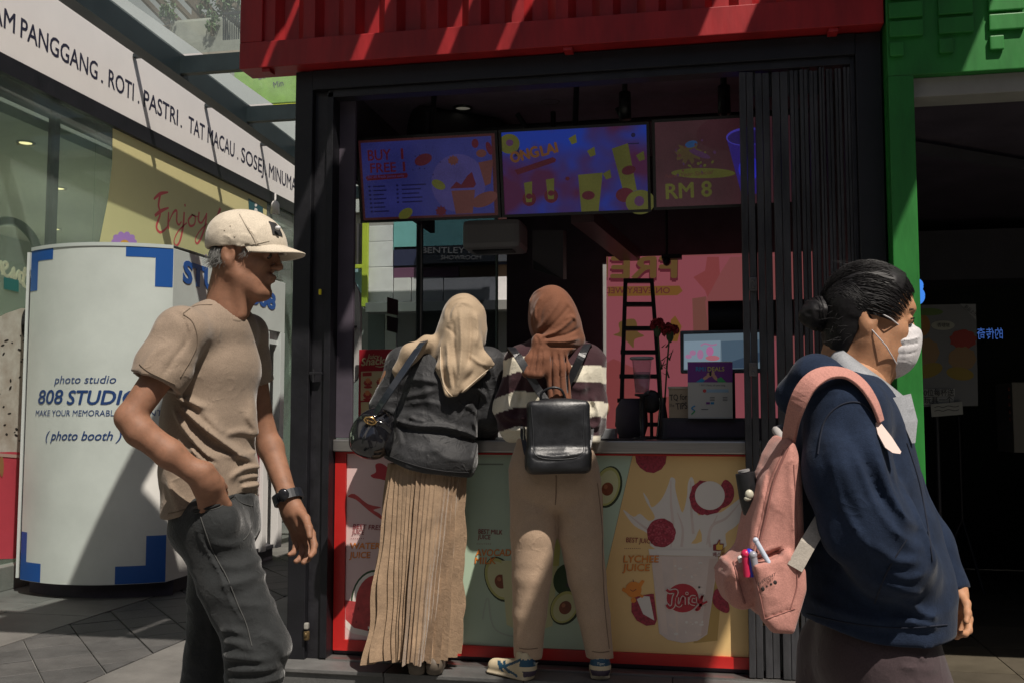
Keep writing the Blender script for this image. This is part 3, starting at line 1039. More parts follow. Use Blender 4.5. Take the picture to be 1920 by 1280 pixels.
# ------------------------------------------------------------------ menu screens
def emat(name, r, g, b, k=1.0):
    if name.startswith('tv_'):
        k = .47
    c = srgb(r, g, b)
    m_ = mat(name, (0.01, 0.01, 0.01), 0.25, emit=c, estr=k)
    if name.startswith('tv_') and 'grain' not in [n.name for n in m_.node_tree.nodes]:
        nt = m_.node_tree                                    # uneven panel glow and pixel grain
        tc = nt.nodes.new('ShaderNodeTexCoord'); n1 = nt.nodes.new('ShaderNodeTexNoise'); n1.name = 'grain'
        n1.inputs['Scale'].default_value = 160; n1.inputs['Detail'].default_value = 5; n1.inputs['Roughness'].default_value = .8
        n2 = nt.nodes.new('ShaderNodeTexNoise'); n2.inputs['Scale'].default_value = 4
        nt.links.new(tc.outputs['Object'], n1.inputs['Vector']); nt.links.new(tc.outputs['Object'], n2.inputs['Vector'])
        ad = nt.nodes.new('ShaderNodeMath'); ad.operation = 'ADD'; nt.links.new(n1.outputs[0], ad.inputs[0]); nt.links.new(n2.outputs[0], ad.inputs[1])
        mr = nt.nodes.new('ShaderNodeMapRange'); mr.inputs['From Min'].default_value = .6; mr.inputs['From Max'].default_value = 1.4
        mr.inputs['To Min'].default_value = k * .55; mr.inputs['To Max'].default_value = k * 1.45
        nt.links.new(ad.outputs[0], mr.inputs['Value']); nt.links.new(mr.outputs[0], nt.nodes['Principled BSDF'].inputs['Emission Strength'])
    return m_


TVK = .44
SCR = 4.85
def screen(u0, v0, u1, v1, label):
    """a flat TV leaning forward, u0..u1 along its top edge"""
    a, b = at_y(u0, v0, SCR), at_y(u1, v1, SCR)
    zt = (a.z + b.z) / 2
    tl = rad(13)
    W, Hh = b.x - a.x, 0.437
    t = thing('menu_screen', label, 'screen', ((a.x + b.x) / 2, SCR, zt), group='menu screens over the counter')
    O = Vector((a.x, SCR - .05, zt)); V = Vector((0, math.sin(tl), -math.cos(tl))); U = Vector((1, 0, 0)); Nn = Vector((0, -math.cos(tl), -math.sin(tl)))
    fr_ = MB()
    def slabq(x0, x1, y0, y1, d0, d1):
        v = [O + U * x + V * y - Nn * d for d in (d0, d1) for y in (y0, y1) for x in (x0, x1)]
        fr_.add(v, [(0, 1, 3, 2), (4, 6, 7, 5), (0, 4, 5, 1), (2, 3, 7, 6), (0, 2, 6, 4), (1, 5, 7, 3)])
    slabq(0, W, 0, Hh, .008, .05)
    bz = .014
    slabq(0, W, 0, bz, 0, .008); slabq(0, W, Hh - bz, Hh, 0, .008); slabq(0, bz, bz, Hh - bz, 0, .008); slabq(W - bz, W, bz, Hh - bz, 0, .008)
    fr_.build('bezel', mat('tv_black', (.012, .012, .014), .3), t)
    MB().tube([O + U * W / 2 + V * .1 - Nn * .05, (O.x + W / 2, SCR + .12, 2.9)], .015).build('ceiling_bracket', M_black, t)
    pl = Plane(O + V * (Hh / 2) - Nn * .0075, U, -V)
    W0, W1 = O + U * bz + V * bz, O + U * (W - bz) + V * (Hh - bz)
    pl.o = O + V * (Hh - bz) + U * bz - Nn * .0078
    pl.u = U; pl.v = -V; pl.n = Nn
    return t, pl, W - 2 * bz, Hh - 2 * bz


def rect(a, x0, y0, x1, y1, m):
    a.poly([(x0, y0), (x1, y0), (x1, y1), (x0, y1)], m, px=False)


tv_blue = emat('tv_blue', 44, 46, 104); tv_lil = emat('tv_lilac', 62, 56, 108); tv_dred = emat('tv_dark_red', 72, 20, 34)
tv_or = emat('tv_orange', 84, 48, 46); tv_lime = emat('tv_olive', 84, 84, 36); tv_edge = emat('tv_edge', 60, 28, 30)
tv_navy = emat('tv_navy', 24, 22, 62); tv_br = emat('tv_bright_blue', 34, 52, 150); tv_pk = emat('tv_mauve', 74, 44, 78)
t, pl, W, Hh = screen(672, 264, 936, 250, 'dim menu screen reading BUY 1 FREE 1, leftmost of three over the counter')
a = Art(pl, .0002, .0002)
rect(a, 0, 0, W, Hh, tv_edge); rect(a, .012, .012, W - .02, Hh - .012, tv_blue)
fx, fy = W / 243.0, Hh / 145.0                        # art in a 243 x 145 grid, y up
E_ = lambda x, y, rx, ry, m, **k: a.ell((x * fx, (145 - y) * fy), rx * fx, ry * fy, m, px=False, **k)
Pp = lambda pts, m: a.poly([(x * fx, (145 - y) * fy) for x, y in pts], m, px=False)
E_(175, 85, 48, 52, tv_lil)
Pp([(12, 64), (84, 62), (86, 66), (84, 71), (12, 73), (9, 68)], tv_dred)
E_(115, 40, 16, 10, tv_dred, rot=.3); E_(168, 44, 9, 8, tv_or, wob=.15)
Pp([(162, 98), (204, 98), (198, 140), (168, 140)], tv_or)
Pp([(160, 94), (172, 82), (180, 88), (192, 72), (200, 66), (206, 88), (202, 94)], tv_dred)
Pp([(212, 50), (238, 46), (232, 88), (222, 92)], tv_or); E_(218, 34, 9, 7, tv_or); E_(232, 26, 5, 12, tv_dred, rot=.3); E_(208, 16, 6, 8, tv_dred)
E_(220, 116, 24, 12, tv_or, rot=.35); E_(140, 86, 13, 8, tv_lime, rot=-.5); E_(78, 136, 14, 9, tv_lime, rot=.5); E_(142, 134, 9, 9, tv_dred, wob=.2)
for k in range(8):
    E_(rr.uniform(90, 150), rr.uniform(20, 70), 1.2, 1.2, tv_navy)
for k in range(7):
    y = 84 + k * 7.6
    E_(15 + k * .4, y, 2.2, 2, tv_navy); rect(a, (22) * fx, (145 - y - 1.4) * fy, (22 + rr.uniform(16, 30)) * fx, (145 - y + 1.2) * fy, tv_navy)
    if k < 5:
        E_(66, y, 2.2, 2, tv_navy); rect(a, 74 * fx, (145 - y - 1.4) * fy, (74 + rr.uniform(30, 46)) * fx, (145 - y + 1.2) * fy, tv_navy)
a.build('display', t)
L = lambda s, x0, x1, y, cap, m, b=.0, sh=0: lettering(s, pl, (x0 * fx, (145 - y) * fy), (x1 * fx, (145 - y) * fy), cap * fy, m, t, bold=b, shear=sh, lift=a.h + .001, px=False)
L('BUY', 17, 58, 37, 19, tv_dred, .02); L('1', 77, 80.5, 37, 19, tv_dred, .02); L('FREE', 20, 66, 59, 17, tv_dred, .02); L('1', 79, 82.5, 59, 17, tv_dred, .02)
L('for all fresh juices only', 14, 80, 69, 5, tv_lil)

t, pl, W, Hh = screen(938, 251, 1218, 232, 'purple blue menu screen with pineapple drinks, middle of three over the counter')
a = Art(pl, .0002, .0002)
fx, fy = W / 270.0, Hh / 150.0
rect(a, 0, 0, W, Hh, tv_lil)
tvm = bpy.data.materials.new('tv_glow_field'); tvm.use_nodes = True
nt = tvm.node_tree; b_ = nt.nodes['Principled BSDF']; b_.inputs['Base Color'].default_value = (.01, .01, .01, 1)
tc = nt.nodes.new('ShaderNodeTexCoord'); ns = nt.nodes.new('ShaderNodeTexNoise'); ns.inputs['Scale'].default_value = 4.5; ns.inputs['Detail'].default_value = 2
nt.links.new(tc.outputs['Object'], ns.inputs['Vector'])
cr = nt.nodes.new('ShaderNodeValToRGB')
cr.color_ramp.elements[0].position = .36; cr.color_ramp.elements[0].color = (*srgb(76, 34, 66), 1)
cr.color_ramp.elements[1].position = .62; cr.color_ramp.elements[1].color = (*srgb(34, 60, 160), 1)
e_ = cr.color_ramp.elements.new(.5); e_.color = (*srgb(56, 50, 116), 1)
nt.links.new(ns.outputs[0], cr.inputs[0]); nt.links.new(cr.outputs[0], b_.inputs['Emission Color']); b_.inputs['Emission Strength'].default_value = TVK
rect(a, 0, 0, W, Hh, tvm)
E_(14, 16, 20, 18, tv_lime); E_(15, 14, 7, 6, tv_pk)
for x, y in ((134, 14), (168, 38), (196, 80), (258, 50)):
    Pp([(x - 8, y - 2), (x + 6, y - 9), (x + 8, y + 6), (x - 2, y + 9)], tv_lime)
Pp([(142, 78), (188, 76), (178, 148), (146, 148)], tv_lime); Pp([(206, 34), (236, 26), (250, 110), (226, 116)], tv_lime)
for x, y in ((48, 100), (90, 96)):
    E_(x, y + 18, 13, 13, tv_dred); Pp([(x - 9, y - 12), (x + 7, y - 14), (x + 5, y + 24), (x - 6, y + 24)], tv_lime); E_(x, y + 13, 6, 5, tv_dred)
E_(160, 116, 12, 8, tv_dred); E_(236, 74, 13, 8, tv_dred, rot=.2); E_(228, 118, 17, 13, tv_dred); E_(256, 132, 27, 22, tv_lime); E_(254, 130, 9, 9, tv_pk)
Pp([(22, 64), (96, 44), (102, 48), (100, 53), (28, 73)], tv_dred)
Pp([(22, 40), (28, 24), (26, 32), (34, 22), (32, 32), (42, 28), (36, 40)], tv_navy)
E_(122, 84, 4, 3.5, tv_dred); E_(246, 12, 4, 4, tv_navy); rect(a, 236 * fx, (145 - 28) * fy, 256 * fx, (145 - 26) * fy, tv_navy)
a.build('display', t)
tv_txt = emat('tv_text', 104, 66, 34)
lettering('ONG', pl, (18 * fx, (150 - 56) * fy), (70 * fx, (150 - 46) * fy), 19 * fy, tv_txt, t, bold=.06, lift=a.h + .001, px=False)
lettering('LAI', pl, (76 * fx, (150 - 46) * fy), (106 * fx, (150 - 40) * fy), 18 * fy, tv_txt, t, bold=.06, lift=a.h + .001, px=False)

t, pl, W, Hh = screen(1223, 231, 1498, 215, 'brownish red menu screen priced RM 8, partly behind the folding gate')
a = Art(pl, .0002, .0002)
fx, fy = W / 270.0, Hh / 150.0
rect(a, 0, 0, W, Hh, emat('tv_brown', 66, 38, 44)); E_(140, 20, 60, 30, emat('tv_brown2', 62, 30, 38))
E_(92, 88, 62, 9, tv_lime, rot=-.05)
E_(64, 52, 24, 16, emat('tv_olive2', 80, 66, 40), wob=.25); E_(70, 36, 12, 6, emat('tv_cyan', 38, 74, 120), rot=.2); E_(86, 54, 22, 5, tv_pk, rot=-.4)
for k in range(22):
    E_(30 + rr.uniform(0, 90), 30 + rr.uniform(0, 60), rr.uniform(1.5, 4), rr.uniform(1, 3), rr.choice([tv_lime, tv_pk, tv_or]), rot=rr.uniform(0, 3))
tv_vio = emat('tv_violet', 50, 36, 120)
Pp([(138, 30), (215, 24), (200, 128), (166, 130)], tv_vio)
E_(176, 28, 39, 16, emat('tv_vio2', 70, 62, 170)); E_(176, 29, 36, 13, emat('tv_vio3', 44, 32, 92)); E_(180, 84, 20, 21, emat('tv_vio4', 52, 52, 190))
E_(206, 132, 8, 22, tv_lime)
a.build('display', t)
lettering('RM 8', pl, (20 * fx, (150 - 136) * fy), (108 * fx, (150 - 134) * fy), 27 * fy, tv_lime, t, bold=.03, lift=a.h + .001, px=False)
lettering("New Year Special", pl, (18 * fx, (150 - 99) * fy), (112 * fx, (150 - 95) * fy), 7 * fy, tv_or, t, shear=.3, lift=a.h + .001, px=False)

# ------------------------------------------------------------------ ceiling lamps and duct
for k, (u, v) in enumerate(((868, 206), (1032, 192))):
    p = at_y(u, v, 5.25)
    d = thing('track_light', ('black can spotlight over the left screen' if k == 0 else 'black can spotlight over the gap beside the middle screen'), 'light', p, group='can lights on the kiosk ceiling')
    MB().lathe([(.0, .12), (.052, .12), (.052, 0), (.046, 0), (.046, .03), (0, .03)], p, n=18).build('lamp_can', M_black2, d)
    MB().lathe([(0, .012), (.045, .012)], p, n=18).build('lamp_glass', mat('lamp_glass', (.35, .33, .28), .2, emit=(.8, .75, .6), estr=.10), d)
    MB().tube([p + Vector((0, 0, .12)), (p.x, p.y, 2.9)], .012).build('stem', M_black, d)
for k, (u, v) in enumerate(((1358, 214), (1172, 225))):
    p = at_y(u, v, 4.95)
    d = thing('pendant_spot', ('slim black cylinder spotlight hanging near the folding gate' if k == 0 else 'slim black cylinder spotlight hanging above the middle screen'), 'light', p, group='cylinder spots on the kiosk ceiling')
    MB().lathe([(.0, .14), (.03, .14), (.032, 0), (.0, 0)], p, n=16).build('lamp_can', M_black2, d)
    MB().tube([p + Vector((0, 0, .14)), (p.x, p.y, 2.9)], .014).build('stem', M_black, d)
    MB().box(p.x - .06, p.x + .06, p.y - .03, p.y + .03, 2.885, 2.8995).build('mount', M_black2, d)
du = thing('ceiling_duct', 'dark round air duct under the kiosk ceiling behind the left screen', 'duct', (-1.4, 5.6, 2.7))
MB().tube([(-1.55, 5.2, 2.78), (-1.2, 5.5, 2.78), (-1.1, 6.4, 2.78)], .13, n=20).build('pipe', M_dark2, du)
ra = thing('pipe_rail', 'black steel pipes crossing under the kiosk ceiling', 'pipe', (-.4, 5.4, 2.8))
for a_, b_ in (((-.8, 5.3, 2.86), (-.8, 5.3, 2.5)), ((-1.0, 5.3, 2.86), (-.8, 5.32, 2.55)), ((-.45, 5.3, 2.86), (-.30, 5.3, 2.55)), ((.1, 5.3, 2.86), (.1, 5.3, 2.6)), ((-1.6, 5.34, 2.8), (.6, 5.34, 2.8))):
    MB().tube([a_, b_], .014).build('pipe', M_black, ra)

# air conditioner seen from below
ac = thing('air_conditioner', 'grey wall air conditioner with dark outlet slot above the tinted glass', 'air conditioner', (-1.4, 5.8, 2.3))
q = [at_y(866, 416, 5.2), at_y(968, 416, 5.2)]
MB().box(q[0].x, q[1].x + .02, 5.2, 5.46, 2.10, 2.26, bev=.03).build('housing', mat('ac_grey', (.22, .21, .22), .5), ac)
MB().box(q[0].x + .05, q[1].x - .03, 5.24, 5.34, 2.092, 2.102).build('outlet', M_black, ac)
cab = thing('wall_speaker', 'grey tilted wall box beside the air conditioner', 'speaker', (-1.0, 5.8, 2.2))
q = [at_y(998, 432, 5.7), at_y(1056, 432, 5.7), at_y(1056, 524, 5.7), at_y(998, 505, 5.7)]
mb = MB()
mb.add([p for p in q] + [Vector((p.x, p.y + .14, p.z + .02)) for p in q], [(3, 2, 1, 0), (4, 5, 6, 7), (0, 1, 5, 4), (1, 2, 6, 5), (2, 3, 7, 6), (3, 0, 4, 7)])
mb.build('housing', mat('box_grey', (.085, .075, .085), .6), cab)
q2 = [at_y(1000, 488, 5.69), at_y(1052, 522, 5.69), at_y(1000, 505, 5.69)]
MB().add(q2, [(0, 2, 1)]).build('dark_face', M_black, cab)
sc_ = thing('sloped_duct', 'dull reddish sloped duct crossing above the pink banner', 'duct', (-.6, 5.3, 2.2))
MB().bar(at_y(1092, 405, 5.0), at_y(1185, 482, 6.2), .12, .07).build('casing', mat('duct_red', (.075, .04, .045), .45), sc_)

# pink banner over the back window, printed to be read from outside
ban = thing('pink_banner', 'pink window banner with mirrored FREE lettering behind the ladder', 'banner', (-.1, 6.15, 1.5))
BY = 6.15
plK = Plane((-.6, BY, 1.0), (1, 0, 0), (0, 0, 1))
def lit(name, r, g, b, k=.62):  # glow stands in for daylight coming through the banner
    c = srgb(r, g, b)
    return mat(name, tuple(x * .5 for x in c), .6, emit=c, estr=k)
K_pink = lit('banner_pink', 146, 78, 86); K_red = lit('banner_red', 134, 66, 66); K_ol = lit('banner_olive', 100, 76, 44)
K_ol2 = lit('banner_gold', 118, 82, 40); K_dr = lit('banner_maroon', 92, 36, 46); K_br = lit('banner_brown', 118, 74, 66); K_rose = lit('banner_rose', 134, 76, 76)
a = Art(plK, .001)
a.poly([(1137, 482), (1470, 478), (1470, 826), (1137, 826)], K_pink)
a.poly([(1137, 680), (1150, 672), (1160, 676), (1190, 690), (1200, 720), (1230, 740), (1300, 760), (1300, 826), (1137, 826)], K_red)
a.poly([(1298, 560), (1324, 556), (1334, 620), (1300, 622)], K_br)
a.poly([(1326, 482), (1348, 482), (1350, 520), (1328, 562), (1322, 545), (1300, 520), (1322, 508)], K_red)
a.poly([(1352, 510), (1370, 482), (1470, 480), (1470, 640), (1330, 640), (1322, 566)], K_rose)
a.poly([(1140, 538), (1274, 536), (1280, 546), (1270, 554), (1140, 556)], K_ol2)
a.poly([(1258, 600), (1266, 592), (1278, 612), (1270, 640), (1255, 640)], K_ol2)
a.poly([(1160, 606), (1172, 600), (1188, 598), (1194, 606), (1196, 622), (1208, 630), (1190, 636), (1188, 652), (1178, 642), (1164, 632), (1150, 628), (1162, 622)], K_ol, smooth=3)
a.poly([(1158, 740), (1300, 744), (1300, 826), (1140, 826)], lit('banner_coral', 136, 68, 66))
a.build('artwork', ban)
bend_fn = lambda q: Vector((max(q.x, ban_x0), q.y, q.z))
ban_x0 = at_y(1139, 600, BY).x
mir = lambda s, u0, u1, v, cap, m, b, l: lettering(s, plK, (u0, v), (u1, v), cap, m, ban, bold=b, lift=l, mirror=True)
mir('FREE', 1104, 1268, 527, 40, K_dr, .06, .018)
mir('FREE', 1106, 1268, 521, 38, K_ol, .04, .02)
mir('ON EVERY WEDNESDAY', 1070, 1256, 551, 11, K_dr, .01, .02)
MB().box(ban_x0 - .004, .66, BY + .003, BY + .012, .92, at_y(1200, 481, BY).z).build('backing', K_rose, ban)

bend_fn = None
# ladder in front of it
lad = thing('ladder', 'black A-frame step ladder standing inside before the pink banner', 'ladder', (-.4, 5.8, .13))
LY = 5.75
lp = lambda u, v: at_y(u, v, LY)
M_lad = mat('ladder_black', (.01, .009, .01), .5)
MB().bar(lp(1173, 523), (lp(1158, 815).x - .02, LY - .02, .13), .022, .03, (0, 1, 0)).build('rail', M_lad, lad)
MB().bar(lp(1222, 523), (lp(1244, 815).x + .06, LY - .02, .13), .022, .03, (0, 1, 0)).build('rail', M_lad, lad)
for u0, u1, v in ((1170, 1225, 527), (1170, 1226, 571), (1168, 1230, 616), (1164, 1236, 660), (1162, 1240, 705), (1158, 1246, 750), (1154, 1250, 795)):
    MB().bar(lp(u0, v), lp(u1, v), .05, .024).build('rung', M_lad, lad)
MB().bar(lp(1160, 640) + Vector((0, .3, 0)), (lp(1145, 815).x, LY + .6, .13), .02, .03, (0, 1, 0)).build('rear_leg', M_lad, lad)
MB().bar(lp(1226, 640) + Vector((0, .3, 0)), (lp(1250, 815).x, LY + .6, .13), .02, .03, (0, 1, 0)).build('rear_leg', M_lad, lad)

# ------------------------------------------------------------------ things on the counter
CT = 1.094
IY = 4.55
ip = lambda u, v, y=IY: at_y(u, v, y)
# dark till base
tb_ = thing('cash_drawer', 'black flat cash drawer at the right end of the counter', 'till', (0.15, 4.7, CT))
x0, x1 = ip(1242, 800).x, ip(1470, 800).x
MB().box(x0, x1, IY, IY + .30, CT + .0005, ip(1300, 783).z, bev=.006).build('drawer', M_dark2, tb_)
MB().box(x0 + .02, x1 - .02, IY - .006, IY - .0005, CT + .012, ip(1300, 790).z).build('drawer_front', M_dark, tb_)
ztb = ip(1300, 783).z
# monitor
mo = thing('till_monitor', 'grey till monitor showing a pale drinks page behind the deal card', 'monitor', (.1, 4.7, ztb))
m0, m1 = ip(1275, 620, 4.68), ip(1440, 698, 4.68)
MB().box(m0.x, m1.x, 4.68, 4.715, m1.z, m0.z, bev=.008).build('housing', mat('monitor_grey', (.06, .075, .09), .4), mo)
MB().box((m0.x + m1.x) / 2 - .05, (m0.x + m1.x) / 2 + .05, 4.70, 4.76, ztb, m1.z + .05).build('stand', M_black, mo)
plM = Plane((0, 4.6795, 1.4), (1, 0, 0), (0, 0, 1))
a = Art(plM, .0004, .0004)
s1, s2, s3 = emat('scr_pale', 108, 124, 136), emat('scr_grey', 84, 98, 108), emat('scr_pink', 140, 98, 128)
a.poly([(1282, 627), (1436, 623), (1436, 690), (1282, 693)], s2)
a.poly([(1283, 640), (1351, 638), (1351, 690), (1283, 691)], s1)
a.poly([(1352, 640), (1436, 636), (1436, 660), (1354, 682)], emat('scr_mid', 62, 78, 92))
a.poly([(1352, 684), (1430, 658), (1436, 672), (1400, 690), (1354, 690)], emat('scr_dark', 44, 58, 74))
a.ell((1299, 661), 6, 5, s3).ell((1291, 668), 6, 4, s3).ell((1313, 664), 6, 9, s3).ell((1331, 658), 7, 9, emat('scr_mag', 150, 90, 128)).ell((1336, 671), 13, 5, emat('scr_red', 150, 88, 98))
a.stroke([(1314, 648), (1322, 644), (1334, 647), (1344, 645)], 3, s3)
a.build('display', mo)
# deal card in a stand
dc = thing('deal_card', 'white card with purple RM1 DEALS header standing before the till monitor', 'sign', (.02, 4.5, ztb))
DY = 4.515
c0, c1 = ip(1289, 678, DY), ip(1374, 781, DY)
MB().box(c0.x, c1.x, DY, DY + .004, c1.z, c0.z).build('card', mat('card_white', (.46, .46, .43), .5, var=.04), dc)
MB().box(c0.x, c1.x, DY - .002, DY + .05, c1.z - .006, c1.z).build('stand', mat('acrylic', (.4, .42, .42), .2), dc)
plc = Plane((0, DY - .0002, 1.3), (1, 0, 0), (0, 0, 1))
a = Art(plc, .0004, .0001)
pv = mat('card_purple', (.16, .03, .24), .5); cb, cgr = mat('card_blue', (.02, .25, .5), .5), mat('card_green', (.05, .35, .12), .5)
skin_p = mat('card_skin', (.55, .32, .22), .5); ink = mat('card_ink', (.10, .10, .12), .6)
a.poly([(1289.5, 678.5), (1373.5, 678.5), (1373.5, 716), (1289.5, 716)], pv)
a.ell((1324, 707), 8, 3, skin_p, rot=-.6).ell((1330, 702), 5, 4, skin_p, rot=.3).ell((1340, 706), 8, 3.2, skin_p, rot=.9).ell((1337, 700), 3, 5, skin_p)
a.ell((1332, 700), 2.2, 4.5, M_black)
a.poly([(1304, 716), (1316, 708), (1322, 712), (1318, 716)], cb).poly([(1344, 710), (1352, 706), (1362, 716), (1346, 716)], cgr)
a.poly([(1325, 729), (1366, 729), (1366, 735), (1325, 735)], mat('card_pale', (.28, .42, .55), .5)).ell((1321, 732), 3.2, 3.2, mat('card_red', (.5, .04, .05), .5))
for k in range(3):
    a.poly([(1331, 743.5 + 3 * k), (1340, 743.5 + 3 * k), (1340, 744.5 + 3 * k), (1331, 744.5 + 3 * k)], ink)
    a.poly([(1355, 743.5 + 3 * k), (1364, 743.5 + 3 * k), (1364, 744.5 + 3 * k), (1355, 744.5 + 3 * k)], ink)
a.poly([(1324, 753), (1331, 753), (1331, 757), (1324, 757)], pv).poly([(1332.5, 753), (1339, 753), (1339, 757), (1332.5, 757)], cb)
a.stroke([(1303, 760), (1297, 764), (1300, 767), (1303, 769)], 2.4, cb, n=4).stroke([(1303, 769), (1300, 773), (1296, 776)], 2.4, cgr, n=4)
a.poly([(1315, 766), (1328, 766), (1328, 767.5), (1315, 767.5)], ink)
a.build('artwork', dc)
lettering('RM1', plc, (1305, 695), (1323, 695), 8, cb, dc, bold=.03, lift=.0022)
lettering('DEALS', plc, (1327, 695), (1358, 695), 8, mat('card_gold', (.55, .5, .12), .5), dc, bold=.02, lift=.0022)
lettering('1 RM1 Deals, all year long.', plc, (1312, 723), (1360, 723), 3.5, ink, dc, lift=.0022)
# tip box
tbx = thing('tip_box', 'small cream tip box with handwritten words beside the deal card', 'box', (-.12, 4.6, ztb))
b0, b1 = ip(1252, 724, 4.56), ip(1292, 772, 4.56)
MB().box(b0.x + .004, b1.x - .003, 4.56, 4.66, ztb + .001, b0.z - .008).build('carton', mat('carton', (.36, .29, .20), .7, var=.1), tbx)
MB().box(b0.x, b1.x + .002, 4.556, 4.664, b0.z - .010, b0.z, bev=.002).build('lid', mat('carton_lid', (.45, .40, .32), .6), tbx)
plt_ = Plane((0, 4.5598, 1.3), (1, 0, 0), (0, 0, 1))
hw = mat('marker', (.03, .02, .02), .6)
lettering('TQ for', plt_, (1256, 750), (1289, 748), 11, hw, tbx, bold=.012, lift=.001)
lettering('the', plt_, (1255, 761), (1264, 762), 6, hw, tbx, lift=.001)
lettering('TIPS', plt_, (1268, 767), (1289, 765), 12, hw, tbx, bold=.015, lift=.001)
MB().box(b0.x - .01, b1.x + .01, 4.555, 4.67, ztb, ztb + .0008).build('base', M_dark2, tbx)
# red carnations
fl = thing('flowers', 'two dark red carnations in a slim vase by the clear cup', 'flowers', ip(1243, 800, 4.62))
M_pet = mat('petal', (.26, .012, .022), .7, var=.4, vscale=60)
M_stem = mat('stem', (.03, .06, .02), .7)
fy_ = 4.62
def carnation(c, r, n):
    mb = MB()
    for k in range(n):
        t = rr.uniform(0, 6.283); e = rr.uniform(-.15, 1.3)
        d = Vector((math.cos(t) * math.cos(e), math.sin(t) * math.cos(e), math.sin(e)))
        s = d.orthogonal().normalized(); s = Matrix.Rotation(rr.uniform(0, 6.28), 3, d) @ s
        u = d.cross(s)
        a0, b0_ = r * rr.uniform(.75, 1.05), r * rr.uniform(.28, .45)
        v = [Vector(c) + d * (a0 * .25), Vector(c) + d * (a0 * .8) + s * b0_, Vector(c) + d * (a0 * 1.02) + s * (b0_ * .4) + u * (b0_ * .25), Vector(c) + d * a0 - s * (b0_ * .3) - u * (b0_ * .2), Vector(c) + d * (a0 * .8) - s * b0_]
        mb.add(v, [(0, 1, 2, 3, 4)])
    return mb
for u, v, r in ((1233, 612, .040), (1256, 622, .044)):
    p = ip(u, v, fy_)
    fo = carnation(p, r, 110).build('bloom', M_pet, fl)
    MB().tube([p, (p.x * .6 + ip(1243, 720, fy_).x * .4, fy_, ip(1243, 680, fy_).z), (ip(1243, 760, fy_).x, fy_, CT + .06)], .004, n=6).build('stem', M_stem, fl)
    MB().lathe([(.006, -.05), (.016, -.03), (.018, 0)], p, n=10).build('calyx', M_stem, fl)
lf = MB()
for k in range(12):
    p = ip(1243 + rr.uniform(-10, 14), rr.uniform(650, 730), fy_); d = Vector((rr.uniform(-.05, .06), rr.uniform(-.03, .03), rr.uniform(.01, .06)))
    s = Vector((0.004, .004, 0))
    lf.add([p - s, p + s, p + d + s * .2, p + d - s * .2], [(0, 1, 2, 3)])
lf.build('leaf', M_stem, fl)['kind'] = 'stuff'
p = ip(1243, 800, fy_)
MB().lathe([(.0, .0), (.03, .0), (.032, .01), (.022, .10), (.014, .16), (.018, .19)], (p.x, fy_, CT + .0005), n=18).build('vase', mat('vase_dark', (.02, .02, .025), .2), fl)
# clear cup on a black stand
cp_ = thing('clear_cup', 'clear plastic cup of water on a small black stand', 'cup', ip(1204, 740, 4.6))
p = ip(1204, 736, 4.6)
zt_, zb_ = ip(1204, 673, 4.6).z, p.z
M_cup = glass_mat('cup_plastic', (.78, .82, .85), .05, .06, (.6, .65, .7), 1.45)
MB().lathe([(.001, 0), (.031, 0), (.032, .004), (.044, zt_ - zb_ - .006), (.049, zt_ - zb_ - .004), (.049, zt_ - zb_)], (p.x, 4.6, zb_), n=28).build('cup_wall', M_cup, cp_)
MB().lathe([(.0, .003), (.029, .003), (.038, (zt_ - zb_) * .62), (0, (zt_ - zb_) * .62)], (p.x, 4.6, zb_), n=28).build('water', glass_mat('water', (.72, .78, .82), .02, .03, (.5, .55, .6), 1.33), cp_)
MB().lathe([(.04, 0), (.055, .002), (.055, .008), (.052, .012), (.0, .012)], (p.x, 4.6, zt_ - .002), n=28).build('lid', mat('lid_plastic', (.30, .32, .34), .25), cp_)
st_ = thing('cup_stand', 'black round stand carrying the clear cup', 'stand', (p.x, 4.6, CT))
MB().lathe([(0, zb_ - CT - .003), (.034, zb_ - CT - .003), (.034, zb_ - CT - .012), (.012, zb_ - CT - .018), (.012, .012), (.045, .006), (.045, .0005), (0, .0005)], (p.x, 4.6, CT), n=20).build('column', M_black2, st_)
sc2 = thing('card_reader', 'black round card reader on a post between the cup and the till', 'card reader', ip(1221, 800, 4.72))
p = ip(1221, 752, 4.72)
MB().ell((p.x, 4.72, p.z), (.05, .02, .055), 18).build('head', M_black2, sc2)
MB().tube([(p.x, 4.73, p.z), (p.x, 4.73, CT + .01)], .008).lathe([(.0, .012), (.035, .012), (.04, .0005)], (p.x, 4.73, CT)).build('post', M_black2, sc2)
bl_ = thing('blender_jar', 'dark rounded juice machine on the counter before the ladder', 'machine', ip(1185, 800, 4.8))
p = ip(1184, 765, 4.8)
MB().lathe([(0, .19), (.05, .185), (.075, .14), (.078, .06), (.06, .0), (0, .0)], (p.x, 4.8, CT + .001), n=22).build('body', M_dark, bl_)
pb = thing('grey_tray', 'small grey device beside the woman in the striped sweater', 'device', ip(1130, 812, 4.42))
p0, p1 = ip(1118, 803, 4.42), ip(1153, 818, 4.42)
MB().box(p0.x, p1.x, 4.42, 4.56, CT + .0005, p0.z, bev=.005).build('body', mat('dev_grey', (.20, .21, .22), .4), pb)
tr_ = thing('menu_board', 'thin black menu board lying flat on the counter', 'board', ip(1150, 820, 4.36))
p0, p1 = ip(1110, 822, 4.33), ip(1188, 822, 4.33)
MB().box(p0.x, p1.x, 4.325, 4.415, CT + .0005, CT + .008, bev=.002).build('sheet', M_black2, tr_)
spk = thing('round_lamp', 'black round fan drum hanging right of the pink banner', 'fan', at_y(1360, 598, 5.6))
q = at_y(1366, 598, 5.6)
MB().tube([(q.x - .11, 5.6, q.z), (q.x + .4, 5.6, q.z)], .10, n=28).build('drum', M_black, spk)
MB().tube([(q.x + .15, 5.6, q.z + .09), (q.x + .15, 5.6, 2.9)], .012).build('stem', M_black, spk)
